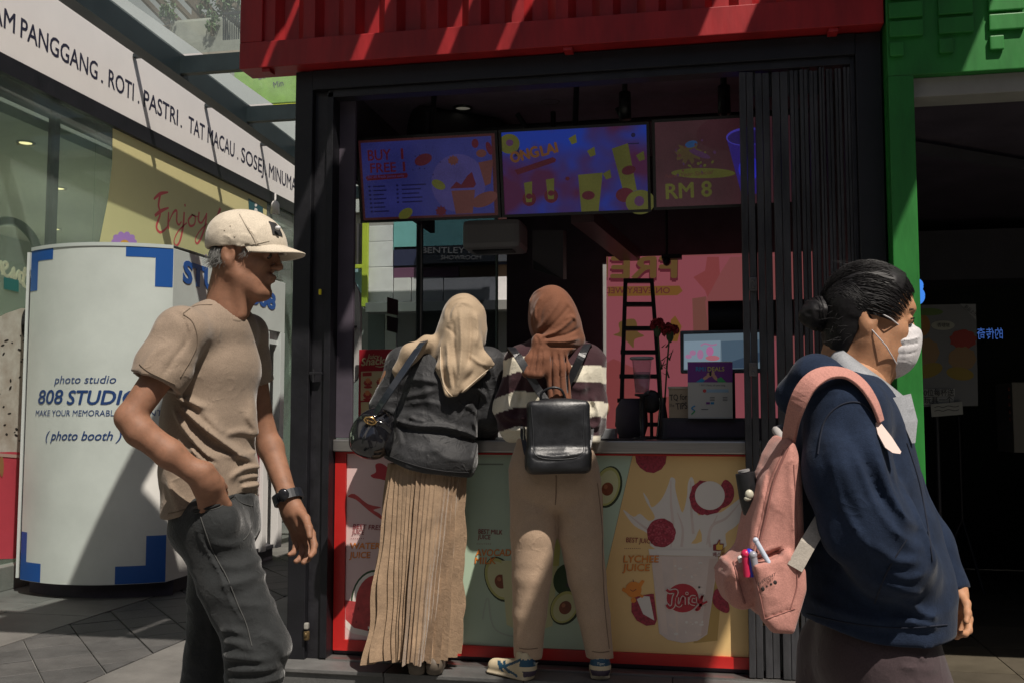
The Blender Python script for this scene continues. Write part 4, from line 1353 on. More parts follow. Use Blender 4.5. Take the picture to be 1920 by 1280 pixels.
cm_ = thing('ceiling_camera', 'small black dome camera at the top edge of the pink banner', 'camera', at_y(1252, 488, 6.0))
q = at_y(1250, 490, 6.0)
MB().ell(q, (.025, .03, .03), 14).box(q.x - .03, q.x + .09, 5.99, 6.06, q.z + .015, q.z + .04).tube([(q.x, 6.05, q.z + .02), (q.x, 6.05, 2.9)], .008).build('dome', M_black, cm_)
# snack sign
sn = thing('snack_sign', 'red snack sign card with cream menu panels beside the handbag', 'sign', at_y(705, 760, 4.62))
SY = 4.62
s0, s1 = at_y(673, 655, SY), at_y(745, 800, SY)
MB().box(s0.x, s1.x, SY, SY + .006, CT + .001, s0.z, bev=.002).build('card', mat('sign_red', (.30, .012, .022), .45), sn)
MB().box(s0.x, s1.x, SY, SY + .09, CT + .0003, CT + .0009).build('stand', M_black, sn)
pln = Plane((0, SY - .0002, 1.3), (1, 0, 0), (0, 0, 1))
cream = mat('sign_cream', (.46, .38, .22), .5)
a = Art(pln, .0004, .0001)
a.poly([(677, 696), (745, 694), (745, 750), (676, 750)], cream).poly([(677, 753), (745, 753), (745, 800), (676, 800)], cream)
sr = mat('sign_print_red', (.33, .03, .03), .5)
a.poly([(680, 698), (697, 697), (697, 704), (680, 705)], sr)
for u, v in ((690, 717), (714, 716), (689, 740), (712, 739), (738, 716)):
    a.ell((u, v), 8, 6, sr, wob=.12).ell((u, v - 4), 5, 5, mat('sign_food', (.55, .20, .08), .5), wob=.2).ell((u, v + 8), 8, 2.5, sr)
a.stroke([(704, 686), (715, 687), (726, 682), (731, 674)], [1, 2, 2, 1], cream)
a.build('artwork', sn)
lettering('Juicy', pln, (688, 672), (712, 672), 9, cream, sn, bold=.02, shear=.25, lift=.0022)
lettering('Snacks', pln, (678, 685), (728, 681), 14, cream, sn, bold=.03, shear=.2, lift=.0022)
# stickers on the side glass
pls = Plane((-1.8115, 5, 1.5), (0, 1, 0), (0, 0, 1))
for n_, pts, c in (('sticker', [(725, 557), (746, 563), (746, 592), (725, 588)], (.07, .018, .02)), ('sticker', [(725, 592), (746, 597), (745, 625), (725, 620)], (.02, .012, .018))):
    a = Art(pls, .002)
    a.poly(pts, mat('sticker_%.3f' % c[0], c, .6))
    o = a.build(n_, None)
    tag(o, ('maroon square sticker on the side window' if c[0] > .05 else 'near black square sticker below the maroon one on the side window'), 'sticker')
# white rounded board seen past the left jamb
wb = thing('white_board', 'white rounded board seen just right of the left black post', 'board', (-1.72, 4.6, CT))
q = [at_y(648, 522, 4.66), at_y(664, 528, 4.66), at_y(673, 548, 4.66), at_y(676, 585, 4.66), at_y(675, 690, 4.66), at_y(668, 712, 4.66), at_y(655, 722, 4.66), at_y(648, 724, 4.66)]
n = len(q)
mb = MB().add(q + [p + Vector((0, .02, 0)) for p in q], [tuple(range(n))[::-1], tuple(range(n, 2 * n))] + [(i, (i + 1) % n, n + (i + 1) % n, n + i) for i in range(n)])
mb.build('panel', mat('board_white', (.40, .39, .38), .5), wb)
p = at_y(656, 615, 4.65)
MB().ell(p, (.022, .014, .026), 12).tube([(p.x - .02, p.y, p.z), (p.x + .035, p.y, p.z + .006)], .006).build('clamp', M_black, wb)
MB().tube([(q[0].x + .02, 4.67, CT), (q[0].x + .02, 4.67, q[-1].z + .02)], .008).build('stand', M_black, wb)
# ------------------------------------------------------------------ juice posters on the counter front
plP = Plane((0, PFY, 0), (1, 0, 0), (0, 0, 1))
P_pink = mat('poster_pink', (0.72, 0.52, 0.50), .42, var=.04, vscale=2)
P_mint = mat('poster_mint', (0.47, 0.60, 0.46), .42, var=.05, vscale=2)
P_gold = mat('poster_gold', (0.80, 0.54, 0.23), .42, var=.05, vscale=2)
P_pale = mat('poster_pale', (0.72, 0.58, 0.50), .42, var=.08, vscale=5)
P_milk = mat('poster_milk', (0.68, 0.56, 0.50), .42, var=.08, vscale=9)
P_milk2 = mat('poster_milk_light', (0.74, 0.68, 0.62), .42)
P_lych = mat('poster_lychee', (0.36, 0.03, 0.055), .5, var=.55, vscale=90)
P_ink = mat('poster_ink', (0.25, 0.025, 0.035), .5)
P_or = mat('poster_orange', (0.80, 0.27, 0.04), .5)
P_wm = mat('poster_melon', (0.48, 0.06, 0.06), .5, var=.25, vscale=30)
P_dkg = mat('poster_dark_green', (0.03, 0.07, 0.025), .5)
P_avo = mat('poster_avocado', (0.52, 0.52, 0.18), .5, var=.08, vscale=12)
P_avo2 = mat('poster_avocado_pale', (0.60, 0.60, 0.34), .5)
P_skin = mat('poster_avo_skin', (0.025, 0.04, 0.015), .5)
P_pit = mat('poster_pit', (0.22, 0.055, 0.02), .4, var=.35, vscale=20)
P_red = mat('poster_logo_red', (0.45, 0.025, 0.04), .45)
P_gdark = mat('poster_gold_shadow', (0.50, 0.32, 0.10), .45)
SL = .24                                                     # slant of the poster boundaries
xb1 = lambda z: -1.045 - SL * (1.0 - z) * .9                 # pink | mint
xb2 = lambda z: -0.316 - SL * (1.026 - z)                    # mint | gold
zb, zt = .1975, 1.0285

po = thing('watermelon_poster', 'pink watermelon juice poster at the left end of the counter front', 'poster', (-1.35, PFY, .6))
a = Art(plP, .0006)
a.poly([(-1.611, zb), (xb1(zb), zb), (xb1(zt), zt), (-1.611, zt)], P_pink, px=False)
a.poly([(652, 930), (668, 936), (690, 955), (708, 968), (720, 975), (712, 962), (700, 955), (715, 950), (690, 944), (665, 925)], P_wm, smooth=3)
a.poly([(695, 890), (705, 884), (704, 870), (716, 868), (730, 880), (730, 900), (712, 897), (700, 895)], P_red, smooth=3)
a.ell((700, 1125), 42, 58, P_dkg, rot=.12).ell((700, 1125), 39, 54, P_milk2, rot=.12).ell((702, 1126), 35, 49, P_wm, rot=.12)
a.poly([(648, 1124), (690, 1130), (690, 1182), (648, 1172)], P_wm)
a.poly([(648, 1160), (664, 1176), (690, 1182), (690, 1192), (660, 1186), (648, 1174)], P_milk2)
for u, v in ((662, 1150), (672, 1140), (668, 1165), (700, 1110), (716, 1140)):
    a.ell((u, v), 1.6, 2.8, P_ink)
a.build('artwork', po)
lettering('BEST FRESH', plP, (662, 990), (724, 993), 9, P_ink, po, bold=.012, shear=.1, lift=.0032)
lettering('JUICE', plP, (660, 1000), (683, 1001), 9, P_ink, po, bold=.012, shear=.1, lift=.0032)
def dots(u0, u1, v, po):
    d = Art(plP, .0032, 0)
    n = int((u1 - u0) / 3)
    for k in range(n):
        d.ell((u0 + (u1 - u0) * k / (n - 1), v), .8, .8, P_ink, n=8)
    d.build('dotted_rule', po)
dots(659, 682, 1008.5, po)
def outline(s, u0, u1, v, cap, po):
    z0 = a.h + .0006
    lettering(s, plP, (u0, v), (u1, v), cap, P_ink, po, bold=.022, shear=.12, lift=z0)
    lettering(s, plP, (u0 + .6, v - .4), (u1 - .6, v - .4), cap * .97, P_or, po, bold=.014, shear=.12, lift=z0 + .0006)
outline('WATERMELON', 657, 770, 1028, 11.5, po)
outline('JUICE', 655, 695, 1045, 11.5, po)

po = thing('avocado_poster', 'mint green avocado milk poster in the middle of the counter front', 'poster', (-.8, PFY, .6))
a = Art(plP, .0006)
a.poly([(xb1(zb) + .001, zb), (xb2(zb), zb), (xb2(zt), zt), (xb1(zt) + .001, zt)], P_mint, px=False)
a.poly([(895, 868), (944, 868), (944, 871), (895, 871)], mat('poster_mint_dark', (.22, .27, .2), .5))
def avocado(c, rx, ry, rot, pit=(0, .25)):
    a.ell(c, rx, ry, P_skin, rot=rot).ell((c[0] - 1.5, c[1] - 1), rx * .90, ry * .92, P_avo, rot=rot).ell((c[0] - 1, c[1]), rx * .74, ry * .80, P_avo2, rot=rot)
    px_, py_ = c[0] - math.sin(rot) * pit[1] * ry, c[1] + math.cos(rot) * pit[1] * ry
    a.ell((px_, py_), rx * .42, rx * .48, P_pit, rot=rot).ell((px_ - rx * .12, py_ - rx * .16), rx * .13, rx * .15, mat('poster_pit_hi', (.38, .14, .06), .4), rot=rot)
avocado((1140, 912), 26, 40, .25, (0, .1))
avocado((938, 1085), 28, 44, -.35, (0, .1))
a.poly([(940, 1050), (1046, 1050), (1036, 1172), (1020, 1178), (966, 1178), (950, 1170)], P_avo2)
a.poly([(1030, 1010), (1052, 1008), (1048, 1060), (1028, 1060)], P_avo)
a.ell((1062, 1085), 24, 30, P_dkg, rot=.3)
avocado((1060, 1138), 27, 34, .5, (0, .0))
a.ell((995, 1108), 34, 33, P_red)
for pts in ([(1085, 1072), (1072, 1070), (1072, 1090), (1068, 1098), (1062, 1094)], [(1066, 1078), (1074, 1082)]):
    a.stroke(pts, 5, M_dark)
a.stroke([(905, 1160), (915, 1120), (930, 1180), (1000, 1198)], 3, mat('poster_swirl', (.42, .50, .40), .4))
a.build('artwork', po)
lettering('BEST MILK', plP, (897, 999), (942, 1001), 8.5, P_ink, po, bold=.012, shear=.1, lift=.0042)
lettering('JUICE', plP, (896, 1009), (920, 1010), 8.5, P_ink, po, bold=.012, shear=.1, lift=.0042)
dots(895, 920, 1018.5, po)
outline('AVOCADO', 892, 972, 1041, 12.5, po)
outline('MILK', 890, 930, 1056, 12.5, po)

po = thing('lychee_poster', 'golden lychee juice poster with pink cup at the right of the counter front', 'poster', (0, PFY, .6))
a = Art(plP, .0006)
a.poly([(xb2(zb) + .001, zb), (.60, zb), (.60, zt), (xb2(zt) + .001, zt)], P_gold, px=False)
a.ell((1220, 858), 28, 27, P_lych, a0=0, a1=180) if False else a.poly([(1191, 853.5), (1250, 853.5), (1248, 868), (1240, 879), (1226, 886), (1212, 884), (1200, 876), (1193, 866)], P_lych)
a.poly([(1340, 1035), (1360, 1020), (1345, 1200), (1300, 1205)], P_gdark)
# splash
a.poly([(1232, 1030), (1215, 1000), (1190, 985), (1172, 962), (1170, 955), (1188, 968), (1200, 962), (1216, 975), (1228, 968), (1212, 940), (1206, 922), (1216, 936), (1222, 950),
        (1236, 940), (1246, 925), (1254, 905), (1258, 894), (1266, 898), (1266, 914), (1272, 940), (1280, 960), (1288, 930), (1290, 905), (1296, 893), (1302, 905), (1302, 940), (1310, 965),
        (1330, 955), (1350, 960), (1372, 945), (1396, 930), (1398, 960), (1380, 985), (1360, 1000), (1352, 1030)], P_milk2, smooth=3)
a.poly([(1278, 912), (1284, 908), (1282, 940), (1276, 950), (1272, 930)], P_gold, smooth=2)
a.poly([(1304, 1008), (1312, 990), (1316, 1014), (1296, 1018)], P_gold, smooth=2)
for pts in ([(1180, 965), (1205, 985), (1228, 1000)], [(1258, 900), (1258, 940), (1262, 985), (1258, 1025)], [(1295, 900), (1296, 950), (1300, 1000)], [(1388, 940), (1362, 970), (1335, 985), (1325, 1020)], [(1270, 960), (1280, 990), (1278, 1024)], [(1345, 965), (1330, 1000), (1332, 1025)]):
    a.stroke(pts, [1.5, 4, 5, 2][:len(pts)], P_milk)
a.ell((1240, 998), 27, 27, P_lych, wob=.02)
a.step = 0.000004
for k in range(70):
    t, q = rr.uniform(0, 6.28), rr.random() ** .5
    a.ell((1240 + 25 * q * math.cos(t), 998 + 25 * q * math.sin(t)), 1.8, 1.5, mat('poster_lych_hi', (.46, .07, .10), .5), n=6)
a.step = .00008
a.up()
# opened lychee
a.ell((1318, 932), 25, 32, P_lych, wob=.03).ell((1326, 944), 30, 20, P_lych, wob=.03).poly([(1360, 898), (1374, 910), (1376, 930), (1366, 946), (1348, 950), (1350, 915)], P_lych, smooth=3)
a.ell((1331, 928), 28, 27, P_milk2)
# cup
a.poly([(1216, 1028), (1352, 1031), (1350, 1042), (1218, 1040)], P_milk2)
a.poly([(1221, 1041), (1347, 1042), (1326, 1188), (1308, 1200), (1280, 1204), (1252, 1198), (1236, 1186)], P_milk)
a.poly([(1226, 1045), (1240, 1045), (1252, 1190), (1240, 1184)], P_pale)
a.poly([(1330, 1046), (1345, 1046), (1325, 1186), (1314, 1194)], mat('poster_milk_shade', (.60, .46, .40), .42))
a.poly([(1262, 1046), (1268, 1046), (1272, 1196), (1268, 1198)], P_pale)
a.step = 0.0
for k in range(34):
    a.ell((rr.uniform(1245, 1325), rr.uniform(1050, 1190)), rr.uniform(1, 5), rr.uniform(1, 3), rr.choice([P_pale, P_milk2]), n=10)
a.step = .00008
a.up()
a.ell((1280, 1120), 30, 27, P_red)
# half lychee + orange mascot shape
a.poly([(1190, 1118), (1184, 1130), (1184, 1146), (1194, 1162), (1212, 1172), (1228, 1170), (1232, 1160), (1226, 1112), (1220, 1112)], P_lych)
a.poly([(1194, 1122), (1206, 1116), (1218, 1117), (1227, 1162), (1206, 1150)], P_milk2)
a.ell((1188, 1104), 15, 15, P_or).poly([(1168, 1100), (1166, 1106), (1176, 1112), (1182, 1106)], P_or).poly([(1196, 1094), (1204, 1086), (1209, 1088), (1202, 1100)], P_or).poly([(1200, 1112), (1208, 1116), (1204, 1120), (1196, 1114)], P_or).ell((1188, 1124), 5, 5, P_or)
a.stroke([(1182, 1104), (1187, 1107), (1193, 1103)], 1.2, P_ink, n=4).stroke([(1188, 1090), (1187, 1085)], 1.2, P_ink, n=3)
a.poly([(1340, 1106), (1350, 1104), (1362, 1120), (1368, 1140), (1362, 1148), (1345, 1140), (1336, 1126)], P_lych, smooth=3)
# thumb sign
a.poly([(1337, 1020), (1344, 1018), (1348, 1010), (1351, 1011), (1350, 1018), (1357, 1018), (1356, 1030), (1348, 1032), (1337, 1031)], P_ink)
a.poly([(1343, 1021), (1346, 1019), (1349, 1013), (1349, 1020), (1355.5, 1020), (1354.5, 1029), (1348, 1030), (1343, 1029)], mat('thumb_yellow', (.75, .48, .08), .5))
a.build('artwork', po)
lf_ = a.h + .001
lettering('BEST JUICE', plP, (1174, 1015), (1225, 1018), 9, P_ink, po, bold=.012, shear=.1, lift=lf_)
dots(1172, 1200, 1027, po)
outline('LYCHEE', 1169, 1236, 1053, 13, po)
outline('JUICE', 1167, 1219, 1069, 13, po)
a2 = Art(plP, lf_ + .0005, .0003)
M_lw = mat('logo_white', (.72, .60, .54), .45)
for w, m in ((9, M_lw), (5, P_red)):
    a2.stroke([(1250, 1104), (1256, 1108), (1268, 1107), (1264, 1120), (1262, 1134), (1255, 1138), (1250, 1132)], w, m)
    a2.stroke([(1270, 1118), (1269, 1130), (1275, 1133), (1281, 1118), (1282, 1132)], w * .8, m)
    a2.stroke([(1288, 1118), (1288, 1132)], w * .8, m); a2.ell((1288, 1111), w * .35, w * .35, m)
    a2.stroke([(1304, 1118), (1297, 1118), (1295, 1128), (1304, 1131)], w * .8, m)
    a2.stroke([(1308, 1117), (1310, 1129), (1317, 1115), (1312, 1138), (1305, 1142), (1312, 1134), (1326, 1126)], w * .75, m)
a2.build('logo', po)
lettering('베스트', plP, (1337, 1042), (1360, 1042), 7, P_ink, po, bold=.01, lift=lf_)

# ------------------------------------------------------------------ things in the green shop
def shopsign():
    t = thing('dim_poster', 'dim dessert poster standing inside the dark green shop', 'poster', at_y(1775, 760, 5.6))
    yq = 5.6
    pq = Plane((1.2, yq, 1.2), (1, 0, 0), (0, 0, 1))
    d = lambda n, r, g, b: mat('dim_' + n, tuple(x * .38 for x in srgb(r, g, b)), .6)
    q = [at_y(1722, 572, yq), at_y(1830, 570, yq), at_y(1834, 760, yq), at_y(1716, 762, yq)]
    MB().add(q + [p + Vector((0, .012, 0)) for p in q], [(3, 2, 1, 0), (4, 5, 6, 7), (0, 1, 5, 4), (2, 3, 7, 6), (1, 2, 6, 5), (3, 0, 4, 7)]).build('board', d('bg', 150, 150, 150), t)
    MB().tube([(q[2].x - .2, yq + .03, .012), (q[2].x - .2, yq + .03, q[2].z + .1)], .012).build('stand', M_black, t)
    a = Art(pq, .001)
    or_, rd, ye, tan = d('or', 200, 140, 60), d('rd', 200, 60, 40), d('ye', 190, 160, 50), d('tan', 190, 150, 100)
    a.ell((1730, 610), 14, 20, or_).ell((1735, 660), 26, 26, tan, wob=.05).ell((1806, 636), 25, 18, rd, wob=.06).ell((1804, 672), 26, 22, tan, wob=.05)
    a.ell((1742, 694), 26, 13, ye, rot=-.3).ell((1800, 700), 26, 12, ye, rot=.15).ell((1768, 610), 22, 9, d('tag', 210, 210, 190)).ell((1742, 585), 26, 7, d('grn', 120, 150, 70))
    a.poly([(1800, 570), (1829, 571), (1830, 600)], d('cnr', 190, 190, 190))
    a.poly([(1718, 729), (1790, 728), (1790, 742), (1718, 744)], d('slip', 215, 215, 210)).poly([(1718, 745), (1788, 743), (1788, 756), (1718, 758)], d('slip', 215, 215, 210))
    a.build('artwork', t)
    ik = d('ink', 30, 30, 34)
    lettering('500位每杯送', pq, (1719, 741), (1788, 740), 10, ik, t, bold=.01, lift=.012)
    lettering('莲玩具一个', pq, (1719, 755), (1786, 754), 10, ik, t, bold=.01, lift=.012)
    lettering('新品上市', pq, (1806, 577), (1828, 594), 6, ik, t, lift=.012)
    lettering('香啵啵', pq, (1757, 613), (1780, 613), 6, ik, t, lift=.012)
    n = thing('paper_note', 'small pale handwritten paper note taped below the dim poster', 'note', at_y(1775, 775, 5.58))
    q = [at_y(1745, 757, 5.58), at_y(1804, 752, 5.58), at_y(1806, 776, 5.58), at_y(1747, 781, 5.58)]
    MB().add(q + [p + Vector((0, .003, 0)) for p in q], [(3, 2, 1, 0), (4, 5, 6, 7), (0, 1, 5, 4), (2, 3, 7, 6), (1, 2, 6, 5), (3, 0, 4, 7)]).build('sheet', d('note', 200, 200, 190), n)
    a = Art(Plane((1.2, 5.5798, 1.2), (1, 0, 0), (0, 0, 1)), .0006)
    for v in (762, 769):
        a.stroke([(1752, v + 1), (1760, v - 1), (1768, v + 1), (1778, v - 2), (1790, v), (1798, v - 2)], 1.2, ik)
    a.build('handwriting', n)
shopsign()
neb = emat('neon_blue', 66, 132, 226)
pz = Plane((1.1, 5.9, 1.6), (1, 0, 0), (0, 0, 1))
n8 = thing('neon_figure', 'glowing blue neon figure 8 beside the masked woman', 'sign', at_y(1720, 568, 5.9))
for cx, cy, rx, ry in ((1718, 536, 8, 9), (1719, 555, 10, 12)):
    MB().tube([at_y(cx + rx * math.cos(t), cy + ry * math.sin(t), 5.9) for t in [6.2832 * k / 20 for k in range(21)]], .016, n=8).build('neon_tube', neb, n8)
nz = thing('neon_words', 'small dim blue mirrored neon words deep in the green shop', 'sign', at_y(1857, 630, 6.3))
pz2 = Plane((1.6, 6.3, 1.6), (1, 0, 0), (0, 0, 1))
lettering('的传奇', pz2, (1832, 634), (1880, 634), 16, emat('neon_dim', 52, 84, 150), nz, mirror=True, lift=.002)
bx_ = thing('box_stack', 'pale carton edge showing at the right edge of the green shop', 'box', at_y(1910, 795, 6.2))
q0, q1 = at_y(1897, 716, 6.45), at_y(1960, 795, 6.45)
MB().box(q0.x, q1.x, 6.45, 6.8, .981, q0.z, bev=.005).build('carton', mat('carton_pale', (.16, .15, .13), .7), bx_)
for k in range(5):
    z = q0.z - .04 - k * .045
    MB().ell((q0.x - .004, 6.5, z), (.008, .012, .014), 8).build('red_knob', mat('knob_red', (.12, .03, .02), .6), bx_)
tp_ = thing('tripod', 'thin black tripod legs on the green shop floor by the hand', 'tripod', at_z(1800, 1080, .012))
t0 = at_z(1800, 1020, .35)
q = at_z(1846, 1115, .015); m0 = Vector((q.x - .10, q.y + .1, .5))
MB().tube([m0, q], .011).build('leg', M_black2, tp_)
MB().tube([m0, Vector((q.x - .32, q.y + .12, .015))], .011).build('leg', M_black2, tp_)
MB().tube([m0, Vector((q.x - .05, q.y + .5, .015))], .011).build('leg', M_black2, tp_)
MB().tube([m0, m0 + Vector((0, 0, .7))], .012).build('post', M_black2, tp_)
# ------------------------------------------------------------------ what shows beyond the passage and through the kiosk glass
FY = 12.5
far = thing('far_building', 'shop building across the far street with coloured panels and a showroom sign', 'building', (-3.5, FY, 0))
fp = lambda u, v, y=FY: at_y(u, v, y)
MB().box(-9, 7.5, FY + .1, FY + 6, 0, 5.0).build('wall', mat('far_wall', (.30, .29, .28), .7, var=.1), far)
def fq(name, u0, v0, u1, v1, col, y=FY, r=.6, d=.06):
    a, b = fp(u0, v0, y), fp(u1, v1, y)
    return MB().box(a.x, b.x, y, y + d, b.z, a.z, bev=.006).build(name, mat('far_%d_%d' % (u0, v0), col, r, var=.10), far)
fq('pale_panel', 690, 424, 736, 452, (.72, .72, .74)); fq('pale_panel', 690, 454, 736, 500, (.74, .74, .76)); fq('pale_panel', 690, 502, 736, 570, (.78, .77, .77))
fq('teal_panel', 738, 405, 1000, 461, (.2, .5, .5)); fq('navy_band', 738, 463, 1000, 496, (.02, .025, .075)); fq('magenta_band', 738, 498, 860, 519, (.16, .06, .12))
fq('brown_panel', 862, 498, 960, 519, (.16, .09, .05)); fq('pale_panel', 738, 521, 770, 566, (.75,.73,.72)); fq('pale_panel', 772, 521, 830, 566, (.72,.7,.7)); fq('pale_panel', 832, 521, 960, 566, (.7,.68,.68))
fq('awning', 685, 568, 980, 580, (.20, .20, .19), FY - .25, .6, .3)
fq('shop_front', 740, 584, 960, 690, (.12, .12, .12)); fq('glazing', 690, 584, 720, 700, (.10, .13, .12)); fq('column', 722, 582, 742, 720, (.42, .42, .40), FY - .02)
fq('lime_post', 681, 262, 688, 575, (.50, .60, .05), FY - .1); fq('lime_rail', 640, 497, 680, 503, (.50, .60, .05), FY - .1); fq('lime_rail', 640, 262, 681, 280, (.45, .55, .05), FY - .1)
fq('blue_panel', 640, 505, 680, 550, (.32, .48, .55)); fq('dark_panel', 669, 420, 681, 496, (.10, .09, .10)); fq('white_panel', 640, 283, 680, 398, (.55, .56, .55))
sc3 = MB()
for k in range(6):
    for j in range(14):
        a = fp(640 + 5 * k, 420 + 5.5 * j)
        sc3.lathe([(.010, 0), (.017, .012), (.010, .024)], (a.x, FY - .03, a.z), 'y', 8)
sc3.build('fretwork', mat('fret_gold', (.36, .26, .06), .5), far)['kind'] = 'stuff'
plZ = Plane((-3, FY - .001, 3), (1, 0, 0), (0, 0, 1))
fq('sign_band', 783, 463, 960, 490, (.03, .035, .045), FY - .09)
plZ2 = Plane((-3, FY - .0905, 3), (1, 0, 0), (0, 0, 1))
M_sl = mat('sign_letters', (.40, .38, .36), .5)
lettering('BENTLEY MUSIC', plZ2, (791, 475), (936, 475), 11, M_sl, far, bold=.02, lift=.01)
lettering('SHOWROOM', plZ2, (827, 487), (902, 487), 8, M_sl, far, bold=.01, lift=.01)
fq('plinth_wall', 500, 905, 560, 1010, (.45, .44, .42), FY - .5); fq('low_wall', 480, 985, 760, 1020, (.22, .22, .21), FY - 1.2)
# lime board painted as the window graphic's reflection in the canopy glass
lm = thing('lime_reflection', 'lime green board painted as the window graphic reflected in the canopy glass', 'sign', fp(520, 160, FY - .3))
y = FY - .3
q0, q1 = fp(440, 110, y), fp(590, 188, y)
MB().box(q0.x, q1.x, y, y + .08, q1.z, q0.z).build('board', mat('lime', (.24, .42, .06), .5, var=.2), lm)
MB().box(q0.x, q1.x, y - .02, y + .09, q1.z - .10, q1.z - .03).build('trim', mat('lime_trim', (.50, .55, .05), .5), lm)
plL = Plane((-3, y - .001, 5), (1, 0, 0), (0, 0, 1))
lettering('CEY', plL, (484, 150), (506, 145), 12, M_dark2, lm, lift=.004)
lettering('Min', plL, (514, 166), (532, 161), 12, M_dark2, lm, lift=.004)
# terrace with planter, rail and pergola above
ter = thing('roof_terrace', 'concrete roof terrace with planter, pergola and railing beyond the canopy', 'terrace', (-5, 14, 5))
TY = 13.4
tq = lambda u, v: at_y(u, v, TY)
M_conc = mat('old_concrete', (.30, .29, .25), .85, var=.35, vscale=1.5, bump=.5, bscale=8)
a_, b_ = tq(318, 38), tq(420, 82)
MB().box(a_.x, b_.x, TY, TY + .8, b_.z - .1, a_.z, bev=.05).build('planter', M_conc, ter)
MB().box(-14, -2, TY - .05, TY + 6, tq(350, 92).z - .6, tq(350, 84).z).build('deck', M_conc, ter)
M_perg = mat('pergola_brown', (.16, .12, .09), .7)
for u in (300, 362, 415):
    p = tq(u, 60)
    MB().box(p.x - .05, p.x + .05, TY + 1.0, TY + 1.1, p.z - .3, p.z + 2.0).build('pergola_post', M_perg, ter)
for k in range(7):
    p0, p1 = tq(240 + 30 * k, -14 + 3 * k), tq(262 + 30 * k, 14 + 2 * k)
    MB().bar((p0.x, TY + .3, p0.z + .1), (p1.x, TY + 1.8, p1.z - .1), .05, .08).build('pergola_slat', M_perg, ter)
MB().bar((tq(200, 8).x, TY + 1.05, tq(200, 5).z), (tq(460, 8).x, TY + 1.05, tq(420, 12).z), .06, .10).build('pergola_beam', M_perg, ter)
MB().bar(tq(418, 27), tq(470, 22), .03, .04).build('handrail', M_black2, ter)
for k in range(12):
    u = 419 + 4 * k
    MB().bar(tq(u, 27), tq(u, 76), .012, .012, (0, 1, 0)).build('baluster', M_black2, ter)
def shrub(c, R, n, size, label):
    t = thing('shrub', label, 'plant', c, group='plants on the far terrace')
    mb = MB()
    for k in range(n):
        d = Vector((rr.gauss(0, 1), rr.gauss(0, 1), rr.gauss(0, 1))).normalized() * (rr.random() ** .5)
        p = Vector(c) + Vector((d.x * R[0], d.y * R[1], d.z * R[2] + R[2]))
        s = Vector((rr.gauss(0, 1), rr.gauss(0, 1), rr.gauss(0, 1))).normalized(); w = s.orthogonal().normalized()
        l = size * rr.uniform(.6, 1.3)
        mb.add([p - s * l * .5, p + w * l * .22, p + s * l * .5, p - w * l * .22], [(0, 1, 2, 3)])
    mb.build('foliage', mat('leaf_green', (.06, .10, .03), .6, var=.5, vscale=3), t)['kind'] = 'stuff'
    MB().tube([c, Vector(c) + Vector((0, 0, R[2]))], .03, n=6).build('stem', M_perg, t)
shrub(tq(395, 34) + Vector((0, .5, 0)), (.5, .3, .5), 500, .12, 'leafy shrub with thin branches rising over the terrace planter')
shrub(tq(322, 52) + Vector((0, -.1, 0)), (.14, .12, .2), 160, .08, 'small green weed on the left end of the terrace planter')
shrub(tq(404, 72) + Vector((0, -.1, 0)), (.10, .1, .2), 120, .07, 'small trailing plant at the right end of the terrace planter')
# buildings behind and across the street, reflected in the panes
for k, (x0, x1, y0, y1, h, lab, c) in enumerate(((-30, 16, -26, -16, 13, 'long pale shop block across the street behind the viewer', (.34, .32, .30)),
                                                 (13, 24, -16, 30, 15, 'tall grey block closing the street on the right', (.30, .30, .31)),
                                                 (-30, 12, 34, 44, 18, 'plain tower block far behind the passage', (.36, .35, .34)),
                                                 (-22, -9.0, -16, 14, 11, 'upper storeys behind the bakery front', (.36, .35, .33)))):
    t = thing('street_building', lab, 'building', ((x0 + x1) / 2, (y0 + y1) / 2, 0))
    MB().box(x0, x1, y0, y1, 0, h).build('wall', mat('block_%d' % k, c, .8, var=.12, vscale=.6), t)
    wm = MB()
    for z in range(1, int(h / 3.2)):
        n = int((x1 - x0) / 2.2)
        for i in range(n):
            xx = x0 + .5 + i * 2.2
            for yy in (y0 - .03, y1 + .03):
                wm.box(xx, xx + 1.3, yy - .03, yy + .03, z * 3.2 + .4, z * 3.2 + 2.1)
    wm.build('window', mat('block_glass', (.05, .07, .08), .15), t)['kind'] = 'stuff'
# ================================================================== people: smooth implicit shapes meshed with surface nets
def _v(p):
    return np.array(p, dtype=np.float64)


def vnoise(P, seed=0):
    """cheap value noise, 0..1"""
    I = np.floor(P).astype(np.int64)
    F = P - I
    F = F * F * (3 - 2 * F)
    def hsh(i, j, k):
        n = (i * 73856093) ^ (j * 19349663) ^ (k * 83492791) ^ (seed * 2654435761)
        n = (n ^ (n >> 13)) * 1274126177
        n = n & 0x7fffffff
        n = (n ^ (n >> 15)) & 0xffff
        return n / 65535.0
    out = 0
    for a in (0, 1):
        wa = F[..., 0] if a else 1 - F[..., 0]
        for b in (0, 1):
            wb = F[..., 1] if b else 1 - F[..., 1]
            for c in (0, 1):
                wc = F[..., 2] if c else 1 - F[..., 2]
                out = out + hsh(I[..., 0] + a, I[..., 1] + b, I[..., 2] + c) * wa * wb * wc
    return out


def ridged(P, seed=0):
    return 1 - np.abs(2 * vnoise(P, seed) - 1)


